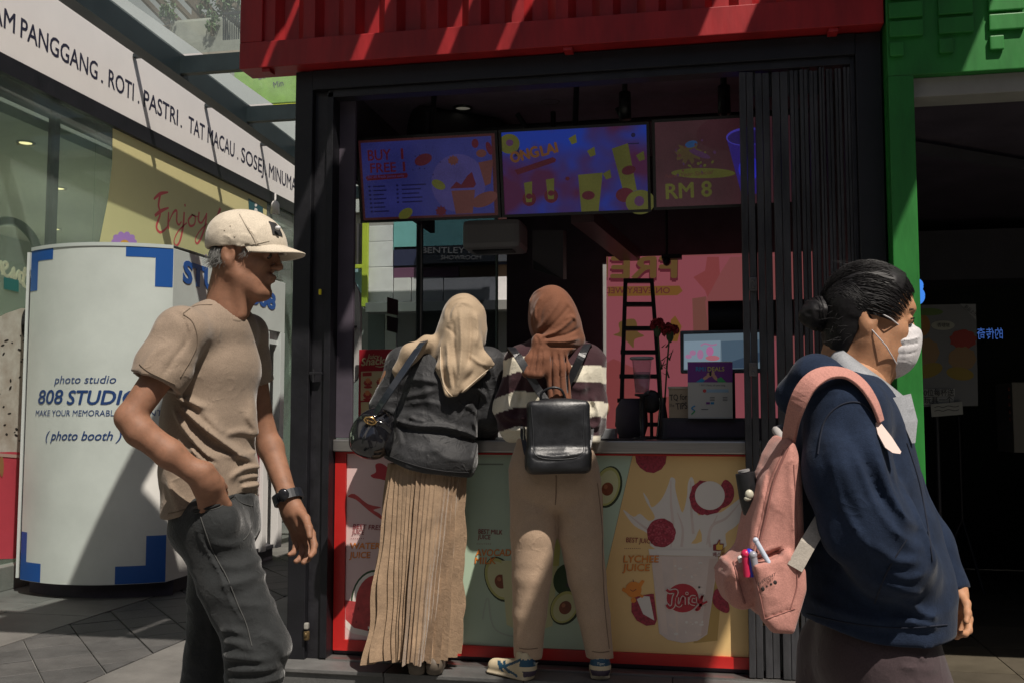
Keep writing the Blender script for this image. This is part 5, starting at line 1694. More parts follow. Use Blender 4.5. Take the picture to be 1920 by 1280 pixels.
class SDF:
    def __init__(self, h):
        self.h, self.ops, self.fx = h, [], []

    def _add(self, fn, lo, hi, k, op):
        self.ops.append((fn, _v(lo), _v(hi), k, op))
        return self

    def cone(self, a, b, ra, rb=None, k=0.02, op='add', sq=None):
        """tapered capsule; sq=(axis, s) stretches the section s times along axis"""
        a, b = _v(a), _v(b)
        rb = ra if rb is None else rb
        ab = b - a
        L2 = max(ab.dot(ab), 1e-12)
        if sq is not None:
            w = _v(sq[0]); w = w / np.linalg.norm(w); s = sq[1]
        def fn(P):
            q = P - a
            t = np.clip(q @ ab / L2, 0, 1)
            d = q - t[..., None] * ab
            r = ra + (rb - ra) * t
            if sq is not None:
                c = d @ w
                d = d - (c * (1 - 1 / s))[..., None] * w
                return (np.sqrt((d * d).sum(-1)) - r) * (0.9 if s < 2 else .75)
            return np.sqrt((d * d).sum(-1)) - r
        R = max(ra, rb) * (max(sq[1], 1) if sq is not None else 1)
        return self._add(fn, np.minimum(a, b) - R, np.maximum(a, b) + R, k, op)

    def path(self, pts, rs, k=0.015, op='add', sq=None):
        for i in range(len(pts) - 1):
            self.cone(pts[i], pts[i + 1], rs[i], rs[i + 1], k, op, sq)
        return self

    def ell(self, c, r, R=None, k=0.02, op='add'):
        c, r = _v(c), _v(r)
        Rm = np.array(R) if R is not None else None
        def fn(P):
            q = P - c
            if Rm is not None:
                q = q @ Rm
            a = np.sqrt(((q / r) ** 2).sum(-1)); b = np.sqrt(((q / (r * r)) ** 2).sum(-1)) + 1e-9
            return a * (a - 1) / b
        m = r.max() if R is not None else r
        return self._add(fn, c - m, c + m, k, op)

    def box(self, c, hs, rd, R=None, k=0.01, op='add'):
        c, hs = _v(c), _v(hs)
        Rm = np.array(R) if R is not None else None
        def fn(P):
            q = P - c
            if Rm is not None:
                q = q @ Rm
            q = np.abs(q) - (hs - rd)
            return np.sqrt((np.maximum(q, 0) ** 2).sum(-1)) + np.minimum(q.max(-1), 0) - rd
        m = np.linalg.norm(hs) if R is not None else hs
        return self._add(fn, c - m, c + m, k, op)

    def prism(self, poly, y0, y1, rd, k=0.01, op='add'):
        """rounded extrusion along y of a closed outline given as (x, z) points"""
        Q = np.array(poly)
        if sum(Q[i - 1][0] * Q[i][1] - Q[i][0] * Q[i - 1][1] for i in range(len(Q))) < 0:
            Q = Q[::-1]
        yc, yh = (y0 + y1) / 2, (y1 - y0) / 2 - rd
        def fn(P):
            x, z = P[..., 0], P[..., 2]
            best = np.full(x.shape, 9.0); ins = np.zeros(x.shape, bool)
            for i in range(len(Q)):
                a, b = Q[i - 1], Q[i]
                e = b - a; L = max(e @ e, 1e-12)
                t = np.clip(((x - a[0]) * e[0] + (z - a[1]) * e[1]) / L, 0, 1)
                best = np.minimum(best, np.hypot(x - a[0] - t * e[0], z - a[1] - t * e[1]))
                c1 = (a[1] <= z) & (b[1] > z); c2 = (a[1] > z) & (b[1] <= z)
                xi = a[0] + (z - a[1]) / np.where(np.abs(e[1]) < 1e-9, 1e-9, e[1]) * e[0]
                ins ^= ((c1 | c2) & (x < xi))
            d2 = np.where(ins, -best, best) + rd
            qy = np.abs(P[..., 1] - yc) - yh
            return np.sqrt(np.maximum(d2, 0) ** 2 + np.maximum(qy, 0) ** 2) + np.minimum(np.maximum(d2, qy), 0) - rd
        return self._add(fn, (Q[:, 0].min(), y0, Q[:, 1].min()), (Q[:, 0].max(), y1, Q[:, 1].max()), k, op)

    def cut(self, fn, c, r):
        """keep fn<=0 inside a sphere of influence"""
        c = _v(c)
        self.ops.append((fn, c - r, c + r, 0.0, 'cut'))
        return self

    def disp(self, fn):
        self.fx.append(fn)
        return self

    def mesh(self):
        h = self.h
        adds = [o for o in self.ops if o[4] == 'add']
        lo = np.min([o[1] for o in adds], 0) - 4 * h - .02
        hi = np.max([o[2] for o in adds], 0) + 4 * h + .02
        n = np.ceil((hi - lo) / h).astype(int) + 1
        D = np.full(n, 1.0, np.float32)
        ax = [lo[i] + h * np.arange(n[i]) for i in range(3)]
        for fn, a, b, k, op in self.ops:
            pad = max(k * 1.2, 3 * h) + .012
            i0 = np.clip(((a - pad - lo) / h).astype(int), 0, n - 1)
            i1 = np.clip(((b + pad - lo) / h).astype(int) + 2, 0, n)
            if (i1 <= i0).any():
                continue
            P = np.stack(np.meshgrid(*[ax[i][i0[i]:i1[i]] for i in range(3)], indexing='ij'), -1)
            d = fn(P).astype(np.float32)
            S = D[i0[0]:i1[0], i0[1]:i1[1], i0[2]:i1[2]]
            if op == 'add':
                g = np.maximum(k - np.abs(S - d), 0) / max(k, 1e-6)
                R = np.minimum(S, d) - g * g * k * .25
            elif op == 'sub':
                d = -d
                g = np.maximum(k - np.abs(S - d), 0) / max(k, 1e-6)
                R = np.maximum(S, d) + g * g * k * .25
            else:
                R = np.maximum(S, d)
            D[i0[0]:i1[0], i0[1]:i1[1], i0[2]:i1[2]] = R
        if self.fx:
            m = np.abs(D) < .045
            idx = np.argwhere(m)
            P = lo + idx * h
            dd = D[m]
            for f in self.fx:
                dd = dd + f(P).astype(np.float32)
            D[m] = dd
        return surface_nets(D, lo, h)


def surface_nets(D, lo, h):
    S = D < 0
    n = np.array(D.shape) - 1
    def c(i, j, k, A):
        return A[i:n[0] + i, j:n[1] + j, k:n[2] + k]
    cnt = np.zeros(n, np.int8)
    for i in (0, 1):
        for j in (0, 1):
            for k in (0, 1):
                cnt += c(i, j, k, S)
    act = (cnt > 0) & (cnt < 8)
    ids = np.argwhere(act)
    acc = np.zeros((len(ids), 3)); num = np.zeros(len(ids))
    I, J, K = ids.T
    def val(i, j, k):
        return D[I + i, J + j, K + k]
    corners = [(i, j, k) for i in (0, 1) for j in (0, 1) for k in (0, 1)]
    for p in corners:
        for a in range(3):
            if p[a] == 0:
                q = list(p); q[a] = 1
                d0, d1 = val(*p), val(*q)
                cr = (d0 < 0) != (d1 < 0)
                t = np.where(cr, d0 / np.where(cr, d0 - d1, 1), 0)
                pos = np.tile(np.array(p, float), (len(ids), 1))
                pos[:, a] += t
                acc += pos * cr[:, None]; num += cr
    V = lo + (ids + acc / num[:, None]) * h
    vid = np.full(n, -1, np.int32)
    vid[act] = np.arange(len(ids))
    F = []
    for a in range(3):
        b, c2 = (a + 1) % 3, (a + 2) % 3
        sl0 = [slice(None)] * 3; sl1 = [slice(None)] * 3
        sl0[a] = slice(0, -1); sl1[a] = slice(1, None)
        A, B = S[tuple(sl0)], S[tuple(sl1)]
        E = np.argwhere(A != B)
        E = E[(E[:, b] > 0) & (E[:, c2] > 0) & (E[:, b] < n[b]) & (E[:, c2] < n[c2])]
        sgn = A[tuple(E.T)]
        q = []
        for db, dc in ((1, 1), (0, 1), (0, 0), (1, 0)):
            e = E.copy(); e[:, b] -= db; e[:, c2] -= dc
            q.append(vid[tuple(e.T)])
        q = np.stack(q, 1)
        q = np.where(sgn[:, None], q, q[:, ::-1])
        F.append(q[(q >= 0).all(1)])
    return V, np.concatenate(F)


def skin_mesh(name, parts, mats, parent, colfn=None, matfn=None, smooth_iter=None):
    """one mesh object out of one or more meshed shells"""
    if smooth_iter is None:
        smooth_iter = 1 if name in ('body', 'hair', 'hair_bun', 'trainer', 'shoe') else 2
    Vs, Fs, o = [], [], 0
    for V, F in parts:
        for _ in range(smooth_iter):
            e = np.concatenate([F[:, [0, 1]], F[:, [1, 2]], F[:, [2, 3]], F[:, [3, 0]]])
            acc = np.zeros_like(V); num = np.zeros(len(V))
            np.add.at(acc, e[:, 0], V[e[:, 1]]); np.add.at(num, e[:, 0], 1)
            np.add.at(acc, e[:, 1], V[e[:, 0]]); np.add.at(num, e[:, 1], 1)
            V = V * .5 + .5 * acc / np.maximum(num, 1)[:, None]
        Vs.append(V); Fs.append(F + o); o += len(V)
    V = np.concatenate(Vs); F = np.concatenate(Fs)
    me = bpy.data.meshes.new(name)
    me.vertices.add(len(V)); me.vertices.foreach_set('co', V.ravel())
    me.loops.add(F.size); me.loops.foreach_set('vertex_index', F.ravel().astype(np.int32))
    me.polygons.add(len(F)); me.polygons.foreach_set('loop_start', np.arange(0, F.size, 4, dtype=np.int32))
    me.polygons.foreach_set('loop_total', np.full(len(F), 4, np.int32))
    mats = mats if isinstance(mats, (list, tuple)) else [mats]
    for m in mats:
        me.materials.append(m)
    me.polygons.foreach_set('use_smooth', np.ones(len(F), bool))
    if matfn is not None:
        me.polygons.foreach_set('material_index', matfn(V[F].mean(1)).astype(np.int32))
    if colfn is not None:
        at = me.color_attributes.new('Col', 'FLOAT_COLOR', 'POINT')
        C = np.ones((len(V), 4), np.float32); C[:, :3] = colfn(V)
        at.data.foreach_set('color', C.ravel())
    me.update(calc_edges=True)
    me.validate()
    return link(name, me, parent)


def fabric(name, col, rough=.85, weave=900, bump=.12, var=.12, sheen=.25, attr=False, spec=.25, vscale=9, bscale2=28, bump2=.25, crease=.35):
    bump2 *= .34
    if name in _M:
        return _M[name]
    m = mat(name, col, rough, var=var, vscale=vscale, bump=bump, bscale=weave, sheen=sheen, spec=spec)
    nt = m.node_tree
    b = nt.nodes['Principled BSDF']
    # soft crumple under the weave
    mxc = [n for n in nt.nodes if n.type == 'MIX'][0]
    fl_n = nt.nodes.new('ShaderNodeTexNoise'); fl_n.inputs['Scale'].default_value = 330; fl_n.inputs['Detail'].default_value = 3
    fl_r = nt.nodes.new('ShaderNodeMapRange'); fl_r.inputs['From Min'].default_value = .3; fl_r.inputs['From Max'].default_value = .7; fl_r.inputs['To Min'].default_value = .86; fl_r.inputs['To Max'].default_value = 1.12
    fl_m = nt.nodes.new('ShaderNodeMix'); fl_m.data_type = 'RGBA'; fl_m.blend_type = 'MULTIPLY'; fl_m.inputs[0].default_value = 1
    nt.links.new([n for n in nt.nodes if n.type == 'TEX_COORD'][0].outputs['Object'], fl_n.inputs['Vector'])
    nt.links.new(fl_n.outputs[0], fl_r.inputs['Value']); nt.links.new(mxc.outputs[2], fl_m.inputs[6]); nt.links.new(fl_r.outputs[0], fl_m.inputs[7]); nt.links.new(fl_m.outputs[2], b.inputs['Base Color'])
    bp1 = [n for n in nt.nodes if n.type == 'BUMP'][0]
    tc = [n for n in nt.nodes if n.type == 'TEX_COORD'][0]
    n2 = nt.nodes.new('ShaderNodeTexNoise'); n2.inputs['Scale'].default_value = bscale2; n2.inputs['Detail'].default_value = 3; n2.inputs['Distortion'].default_value = .8
    nt.links.new(tc.outputs['Object'], n2.inputs['Vector'])
    bp2 = nt.nodes.new('ShaderNodeBump'); bp2.inputs['Strength'].default_value = bump2; bp2.inputs['Distance'].default_value = .02
    nt.links.new(n2.outputs[0], bp2.inputs['Height']); nt.links.new(bp2.outputs[0], bp1.inputs['Normal'])
    # thin ridged creases
    n3 = nt.nodes.new('ShaderNodeTexNoise'); n3.inputs['Scale'].default_value = bscale2 * .55; n3.inputs['Detail'].default_value = 2; n3.inputs['Distortion'].default_value = 1.2
    nt.links.new(tc.outputs['Object'], n3.inputs['Vector'])
    pp = nt.nodes.new('ShaderNodeMath'); pp.operation = 'PINGPONG'; pp.inputs[1].default_value = .5
    m2 = nt.nodes.new('ShaderNodeMath'); m2.operation = 'MULTIPLY'; m2.inputs[1].default_value = 2.0
    nt.links.new(n3.outputs[0], m2.inputs[0]); nt.links.new(m2.outputs[0], pp.inputs[0])
    pw = nt.nodes.new('ShaderNodeMath'); pw.operation = 'POWER'; pw.inputs[1].default_value = 3.0
    nt.links.new(pp.outputs[0], pw.inputs[0])
    bp3 = nt.nodes.new('ShaderNodeBump'); bp3.inputs['Strength'].default_value = min(1, crease); bp3.inputs['Distance'].default_value = .03
    nt.links.new(pw.outputs[0], bp3.inputs['Height']); nt.links.new(bp3.outputs[0], bp2.inputs['Normal'])
    if attr:
        at = nt.nodes.new('ShaderNodeAttribute'); at.attribute_name = 'Col'
        mx = fl_m
        mu = nt.nodes.new('ShaderNodeMix'); mu.data_type = 'RGBA'; mu.blend_type = 'MULTIPLY'; mu.inputs[0].default_value = 1
        nt.links.new(mx.outputs[2], mu.inputs[6]); nt.links.new(at.outputs[0], mu.inputs[7]); nt.links.new(mu.outputs[2], b.inputs['Base Color'])
    return m


def skin_mat(name, col):
    m = mat(name, col, .60, var=.22, vscale=30, bump=.05, bscale=200, spec=.32)
    b = m.node_tree.nodes['Principled BSDF']
    b.inputs['Subsurface Weight'].default_value = .12
    b.inputs['Subsurface Radius'].default_value = (.9, .35, .18)
    b.inputs['Subsurface Scale'].default_value = .008
    return m


class Fig:
    """a person's own frame: x to the photo's right, y away from the viewer, z up"""
    def __init__(self, u0, d0, fdy=-.13):
        self.d0, self.fdy = d0, fdy
        self.x0 = self._raw(u0, 700, 0)[0]
        self.k = d0 / CAM_F
        self.base = Vector((self.x0 * _c - d0 * _s, self.x0 * _s + d0 * _c, 0))

    def _raw(self, u, v, dy):
        a, b = (u - 960) / CAM_F, (640 - v) / CAM_F
        fw = math.cos(CAM_P) - b * math.sin(CAM_P); up = math.sin(CAM_P) + b * math.cos(CAM_P)
        t = (self.d0 + dy) / fw
        return np.array([a * t, dy, CAM_H + up * t])

    def __call__(self, u, v, dy=0.0):
        p = self._raw(u, v, dy)
        p[0] -= self.x0
        return p

    def thing(self, label, group=None):
        return thing('person', label, 'person', self.base, CAM_YAW, group, local=True)

    def world(self, p):
        return self.base + Vector((p[0] * _c - p[1] * _s, p[0] * _s + p[1] * _c, p[2]))

    def fold(self, pts, w, amp, ymax=0.0, dy=None, soft=.03):
        """a ridge (amp>0) or groove along a photo polyline, on the viewer's side only"""
        dy = self.fdy if dy is None else dy
        if amp < 0:
            amp *= .55
        Q = [self(u, v, dy) for u, v in smooth_line(pts, 4)]
        Q = np.array([(q[0], q[2]) for q in Q]); w = w * self.k
        lo, hi = Q.min(0) - 3 * w, Q.max(0) + 3 * w
        def fn(P):
            out = np.zeros(len(P))
            m = (P[:, 0] > lo[0]) & (P[:, 0] < hi[0]) & (P[:, 2] > lo[1]) & (P[:, 2] < hi[1]) & (P[:, 1] < ymax + soft)
            if not m.any():
                return out
            p = P[m][:, [0, 2]]
            best = np.full(len(p), 9.0); tt = np.zeros(len(p))
            for i in range(len(Q) - 1):
                a, b = Q[i], Q[i + 1]
                ab = b - a; L = max(ab @ ab, 1e-12)
                t = np.clip((p - a) @ ab / L, 0, 1)
                d = np.sqrt(((p - a - t[:, None] * ab) ** 2).sum(1))
                u = (i + t) / (len(Q) - 1)
                tt = np.where(d < best, u, tt); best = np.minimum(best, d)
            fade = np.clip(np.minimum(tt, 1 - tt) * 4 + .15, 0, 1)
            side = np.clip((ymax + soft - P[m][:, 1]) / soft, 0, 1)
            out[m] = -amp * np.exp(-(best / w) ** 2) * fade * side
            return out
        return fn


def on_cloth(o, fig, pts, lift=.001, n=5):
    """photo polyline -> points lying on a garment's surface"""
    from mathutils.bvhtree import BVHTree
    me = o.data
    if '_bvh' not in globals():
        globals()['_bvh'] = {}
    if o.name not in _bvh:
        _bvh[o.name] = BVHTree.FromPolygons([v.co[:] for v in me.vertices], [tuple(p.vertices) for p in me.polygons])
    og = Vector((-fig.x0, -fig.d0, CAM_H))
    out = []
    for u, v in smooth_line(pts, n):
        d = (Vector(fig(u, v, 0)) - og).normalized()
        h = _bvh[o.name].ray_cast(og, d)
        if h[0] is not None:
            out.append(h[0] + h[1] * lift)
    return out


def seam(o, fig, pts, r, m, parent, n=5):
    q = on_cloth(o, fig, pts, r * .35, n)
    if len(q) > 2:
        return MB().tube(q, r, 5).build('seam', m, parent)


def crumple(freq, amp, seed=0, R=None, zone=None):
    """anisotropic soft folds"""
    fr = _v(freq)
    Rm = np.array(R) if R is not None else None
    def fn(P):
        q = P if Rm is None else P @ Rm
        wv = vnoise(q * 6 + 17, seed + 5)[:, None] * .8
        r = ridged(q * fr + wv, seed) ** 2
        a = -amp * (r - .4)
        if zone is not None:
            a = a * zone(P)
        return a
    return fn


def rotz(a):
    return np.array([[math.cos(a), -math.sin(a), 0], [math.sin(a), math.cos(a), 0], [0, 0, 1.0]])


def frame(fwd, up=(0, 0, 1)):
    f = _v(fwd) / np.linalg.norm(fwd)
    l = np.cross(_v(up), f); l /= np.linalg.norm(l)
    return np.stack([f, l, np.cross(f, l)], 1)          # columns: forward, left, up


def head_sdf(S, c, R, s=1.0, fem=False, k=.014):
    """face and skull round the point between the ears"""
    W = lambda p: _v(c) + R @ (_v(p) * s)
    E = lambda p, r, kk=k, op='add': S.ell(W(p), _v(r) * s, R, kk * s, op)
    C = lambda a, b, ra, rb, kk=k, op='add': S.cone(W(a), W(b), ra * s, rb * s, kk * s, op)
    E((.004, 0, .045), (.089, .075, .081))
    E((.035, 0, .035), (.058, .064, .068), .03)
    E((.038, 0, -.045), (.048, .050, .060), .03)
    for y in (-1, 1):
        C((-.002, .054 * y, -.040), (.058, .020 * y, -.091), .021, .018, .03)        # jaw
        E((.058, .042 * y, -.012), (.024, .020, .018), .022)                            # cheekbone
    E((.076, 0, -.090), (.014, .018, .014), .022)                                     # chin
    C((.088, -.030, .036), (.088, .030, .036), .010, .010, .02)                       # brow
    C((.090, 0, .026), (.110, 0, -.013), .0075, .0088, .010)                          # nose
    E((.1115, 0, -.0175), (.0085, .0095, .0075), .008)
    for y in (-1, 1):
        E((.1, .0125 * y, -.020), (.010, .007, .007), .007)
        E((.098, .033 * y, .012), (.017, .022, .014), .012, 'sub')
        E((.0835, .033 * y, .0125), (.0125, .0165, .0115), .005)                        # lid over the eyeball
    E((.089, 0, -.044), (.0125, .024, .0075), .008)
    E((.087, 0, -.056), (.012, .021, .0075), .008)
    C((.103, -.022, -.0502), (.103, .022, -.0502), .0025, .0025, .004, 'sub')
    E((.098, 0, -.069), (.010, .018, .006), .012, 'sub')
    for y in (-1, 1):                                                                  # ears
        E((-.008, .078 * y, .004), (.021, .009, .032), .006)
        E((-.004, .073 * y, -.024), (.011, .008, .013), .008)
        E((-.002, .090 * y, .006), (.012, .009, .019), .004, 'sub')
    C((-.022, 0, -.03), (-.036, 0, -.15), .054, .056, .04)                            # neck
    if not fem:
        C((.018, .028, -.08), (.0, .018, -.15), .014, .012, .03)
        E((.022, 0, -.118), (.014, .012, .016), .02)
    return W


def hand_sdf(S, w, d, n, t, size=1.0, curl=(.5, .6, .5), spread=.10, thumb_in=.3, k=.006, tout=.62):
    """palm, four bent fingers and a thumb; d to the fingertips, n out of the palm, t towards the thumb"""
    d, n, t = [_v(x) / np.linalg.norm(x) for x in (d, n, t)]
    n = n - d * (n @ d); n /= np.linalg.norm(n)
    t = t - d * (t @ d) - n * (t @ n); t /= np.linalg.norm(t)
    w = _v(w)
    z = size
    tips = []
    offs = [.030, .010, -.010, -.029]
    L = [.072, .080, .074, .058]
    kn = []
    for i in range(4):
        b = w + t * (offs[i] * .55 * z) + d * (.012 * z)
        e = w + t * (offs[i] * z) + d * ((.094 - .004 * (i - 1) ** 2) * z)
        S.cone(b, e, .0145 * z, .0105 * z, .016)
        kn.append(e)
    S.cone(w - d * .02 * z, w + d * .02 * z, .024 * z, .024 * z, .02, sq=(t, 1.25))
    S.cone(w + t * .022 * z + d * .03 * z + n * .008 * z, w + t * .016 * z + d * .055 * z + n * .01 * z, .017 * z, .014 * z, .016)
    for i in range(4):
        p = kn[i]; a = 0.0
        dirn = d + t * (spread * (1.5 - i) * .5)
        dirn /= np.linalg.norm(dirn)
        rads = [.0095, .0088, .0080, .0068] if i < 3 else [.0082, .0076, .0069, .0058]
        for sg in range(3):
            a += curl[sg] * (1 + .12 * i)
            dv = dirn * math.cos(a) + n * math.sin(a)
            q = p + dv * (L[i] * (.45, .31, .24)[sg] * z)
            S.cone(p, q, rads[sg] * z, rads[sg + 1] * z, k)
            p = q
        tips.append(p)
    p = w + d * .022 * z + t * .026 * z + n * .006 * z
    dv = d * .72 + t * tout + n * thumb_in
    for sg, (l, r0, r1) in enumerate(((.042, .014, .0115), (.033, .011, .010), (.026, .010, .0075))):
        dv = dv / np.linalg.norm(dv)
        q = p + dv * l * z
        S.cone(p, q, r0 * z, r1 * z, k)
        p = q
        dv = dv + d * .35 - t * .22 + n * thumb_in * .5
    return tips
# ------------------------------------------------------------------ man in a cap walking right
SK_man = skin_mat('skin_tan', (0.275, 0.137, 0.084))
F_tee = fabric('tee_taupe', (0.262, 0.200, 0.150), .88, weave=700, bump=.10, var=.10)
F_jean = fabric('jean_charcoal', (0.024, 0.026, 0.027), .82, weave=800, bump=.16, var=.30, vscale=14, bscale2=40, bump2=.35)
F_cap = fabric('cap_cream', (0.56, 0.49, 0.39), .8, weave=900, bump=.08, var=.06)
M_hairg = mat('hair_grey', (.13, .125, .12), .5, var=.5, vscale=200)
M_shoe = mat('shoe_dark', (.03, .03, .032), .5)
M_eye = mat('eye_dark', (.03, .018, .012), .15)

m = Fig(420, 2.7)
man = m.thing('man in cream cap, taupe t-shirt and charcoal jeans walking with hand in pocket')
W_ = _v((.55, .83, 0)); W_ /= np.linalg.norm(W_)
fwd_m = np.array((.985, -.17, -.05))
# head, neck, arms and hands
Rh = frame((.99, -.10, -.06))
Sb = SDF(.0034)
Wm = head_sdf(Sb, m(453, 487), Rh, .985)
Sb.cone(m(436, 535), m(426, 606), .050, .050, .02)
Sb.cone(m(446, 520, -.045), m(452, 590, -.028), .013, .012, .02)
nearA = [m(338, 628, -.158), m(306, 694, -.197), m(243, 783, -.245), m(262, 808, -.245), m(318, 850, -.232), m(382, 898, -.200)]
Sb.path([nearA[0], nearA[1], nearA[2]], [.040, .039, .034], .015)
Sb.path([nearA[2], nearA[3], nearA[4], nearA[5]], [.033, .036, .035, .026], .015)
hand_sdf(Sb, m(384, 896, -.200), m(412, 975, -.140) - m(384, 896, -.200), (-.35, .9, .1), (.55, .75, .3), 1.02, (.3, .3, .3), .0, .5, tout=.15)
V1 = Sb.mesh()
Sf = SDF(.003)
farA = [m(466, 640, .165), m(492, 800, .235), m(508, 840, .23), m(541, 935, .16)]
Sf.path(farA, [.040, .034, .036, .026], .015)
hand_sdf(Sf, m(545, 950, .155), m(586, 1045, .13) - m(545, 950, .155), (-.45, -.80, -.15), (.75, -.55, .2), 1.08, (.30, .42, .40), .10, .35)
V2 = Sf.mesh()
St = SDF(.012)                                                     # body under the clothes
St.path([m(412, 610), m(402, 700), m(398, 830), m(400, 950)], [.05, .066, .062, .066], .03, sq=(W_, 1.3))
lgN = [m(392, 985, -.08), m(476, 1215, -.11), m(452, 1560, -.10)]
lgF = [m(404, 985, .08), m(396, 1225, .10), m(330, 1520, .12)]
for lg in (lgN, lgF):
    St.path(lg, [.06, .05, .04], .03)
St.cone(m(414, 632), m(340, 636, -.15), .042, .040, .03).cone(m(416, 632), m(474, 640, .15), .042, .040, .03)
V3 = St.mesh()
skin_mesh('body', [V1, V2, V3], SK_man, man)
for y in (-1, 1):
    MB().ell(Wm((.0865, .033 * y, .0115)), (.0112, .0112, .0112), 14).build('eye', [M_eye], man)
    e = MB()
    pts = [Wm((.094 - .012 * abs(q) ** 2 - .004, (.033 + .019 * q) * y, .034 + .004 * (1 - q * q))) for q in (-1, -.5, 0, .5, 1)]
    e.tube([Vector(p) for p in pts], [.0015, .003, .0032, .0028, .001], 6)
    e.build('eyebrow', M_hairg, man)

# t-shirt
S = SDF(.0050)
S.path([m(414, 606), m(401, 690), m(394, 790), m(395, 880), m(400, 985)], [.066, .092, .090, .093, .100], .02, sq=(W_, 1.5))
S.cone(m(412, 616), m(340, 622, -.155), .054, .060, .03).cone(m(422, 618), m(464, 626, .155), .052, .054, .03)
shE = m(284, 732, -.215)
S.path([m(340, 622, -.155), m(309, 690, -.195), shE], [.062, .064, .066], .02)
S.path([m(464, 628, .155), m(484, 735, .21)], [.055, .053], .02)
def sleeve_end(S, pc, ax, tilt, r):
    ax = _v(ax) / np.linalg.norm(ax); n = ax + _v(tilt); n /= np.linalg.norm(n)
    def fn(P):
        q = P - pc
        t = q @ ax
        dist = np.sqrt(np.maximum(((q - t[..., None] * ax) ** 2).sum(-1), 0))
        return np.minimum(q @ n, r - dist)
    S.cut(fn, pc, .13)
pc = m(290, 716, -.211); ax1 = _v(shE) - m(309, 690, -.195); ax1 /= np.linalg.norm(ax1)
sleeve_end(S, pc, ax1, (-.1, 0, -.25), .098)
S.cone(pc - ax1 * .012, pc + ax1 * .1, .051, .054, .003, 'sub')
pc2 = m(482, 716, .205); ax2 = m(484, 735, .21) - m(464, 628, .155); ax2 /= np.linalg.norm(ax2)
sleeve_end(S, pc2, ax2, (0, 0, 0), .075)
S.cone(pc2 - ax2 * .03, pc2 + ax2 * .1, .046, .048, .003, 'sub')
hemx = np.array([m(u, 900, -.12)[0] for u in (290, 312, 372, 400, 436, 462, 492, 520)])
hemz = np.array([m(400, v, -.12)[2] for v in (972, 974, 957, 947, 930, 944, 946, 946)])
S.cut(lambda P: np.interp(P[..., 0], hemx, hemz) - P[..., 2], m(400, 970), .30)
S.path([m(398, 942), m(403, 1060)], [.084, .092], .004, 'sub', sq=(W_, 1.5))
S.cone(m(452, 520), m(421, 600), .054, .056, .006, 'sub')                          # neck opening
G = m.fold
for pts, w, a in (([(339, 744), (359, 753), (386, 766)], 5, .014), ([(335, 756), (365, 785), (412, 830), (455, 872)], 4.5, .019), ([(325, 764), (349, 806), (381, 846), (402, 865)], 4.5, .017),
                  ([(357, 835), (373, 857), (402, 880)], 5, .010), ([(407, 819), (434, 809), (458, 822)], 6, .008), ([(420, 902), (439, 883), (466, 880), (489, 886)], 5, .012),
                  ([(434, 918), (460, 915), (489, 905)], 5, .012), ([(400, 850), (430, 858), (462, 848), (488, 856)], 5, .007), ([(447, 740), (460, 819), (476, 872)], 9, .008),
                  ([(430, 905), (448, 898), (470, 902)], 4, .008), ([(370, 762), (400, 800), (410, 812)], 6, .007), ([(312, 900), (330, 935), (336, 962)], 7, .006),
                  ([(480, 700), (488, 780), (486, 850)], 6, .006), ([(440, 770), (452, 800), (470, 830)], 6, .006),
                  ([(342, 588), (362, 604), (370, 640), (354, 676), (334, 716)], 3.0, -.012), ([(338, 700), (352, 690), (380, 690)], 8, -.006),
                  ([(268, 690), (300, 640), (322, 600)], 9, .006), ([(300, 715), (318, 670), (345, 650)], 7, .006), ([(257, 693), (290, 707), (330, 722)], 2, -.0045),
                  ([(345, 745), (352, 775), (385, 822), (430, 868)], 6, -.010), ([(330, 770), (362, 830), (400, 872)], 5, -.008)):
    S.disp(G(pts, w, a, .02))
S.disp(crumple((8, 8, 5), .004, 3)); S.disp(crumple((20, 20, 14), .0012, 9, zone=lambda P: np.clip((m(400, 720)[2] - P[:, 2]) / .15, .25, 1)))
tee = skin_mesh('tshirt', [S.mesh()], F_tee, man, smooth_iter=2)
M_seamt = mat('seam_tee', (.15, .112, .080), .9)
for q_ in ([(262, 682), (275, 694), (300, 707), (328, 720)], [(344, 590), (362, 606), (370, 640), (358, 672), (338, 706)], [(316, 962), (340, 956), (368, 944)], [(444, 930), (462, 934), (488, 932)], [(398, 572), (366, 574), (344, 588)]):
    seam(tee, m, q_, .0016, M_seamt, man)
# collar band
cb = MB()
q = [m(u, v, dy) for u, v, dy in ((398, 562, .02), (403, 574, -.035), (417, 589, -.058), (436, 600, -.050), (454, 601, -.018), (463, 590, .03), (452, 577, .058), (425, 565, .062), (405, 560, .048))]
cb.tube([Vector(p) for p in smooth_line([tuple(p) for p in q], 5, True)] + [Vector(q[0])], .0075, 8)
cb.build('collar', F_tee, man)

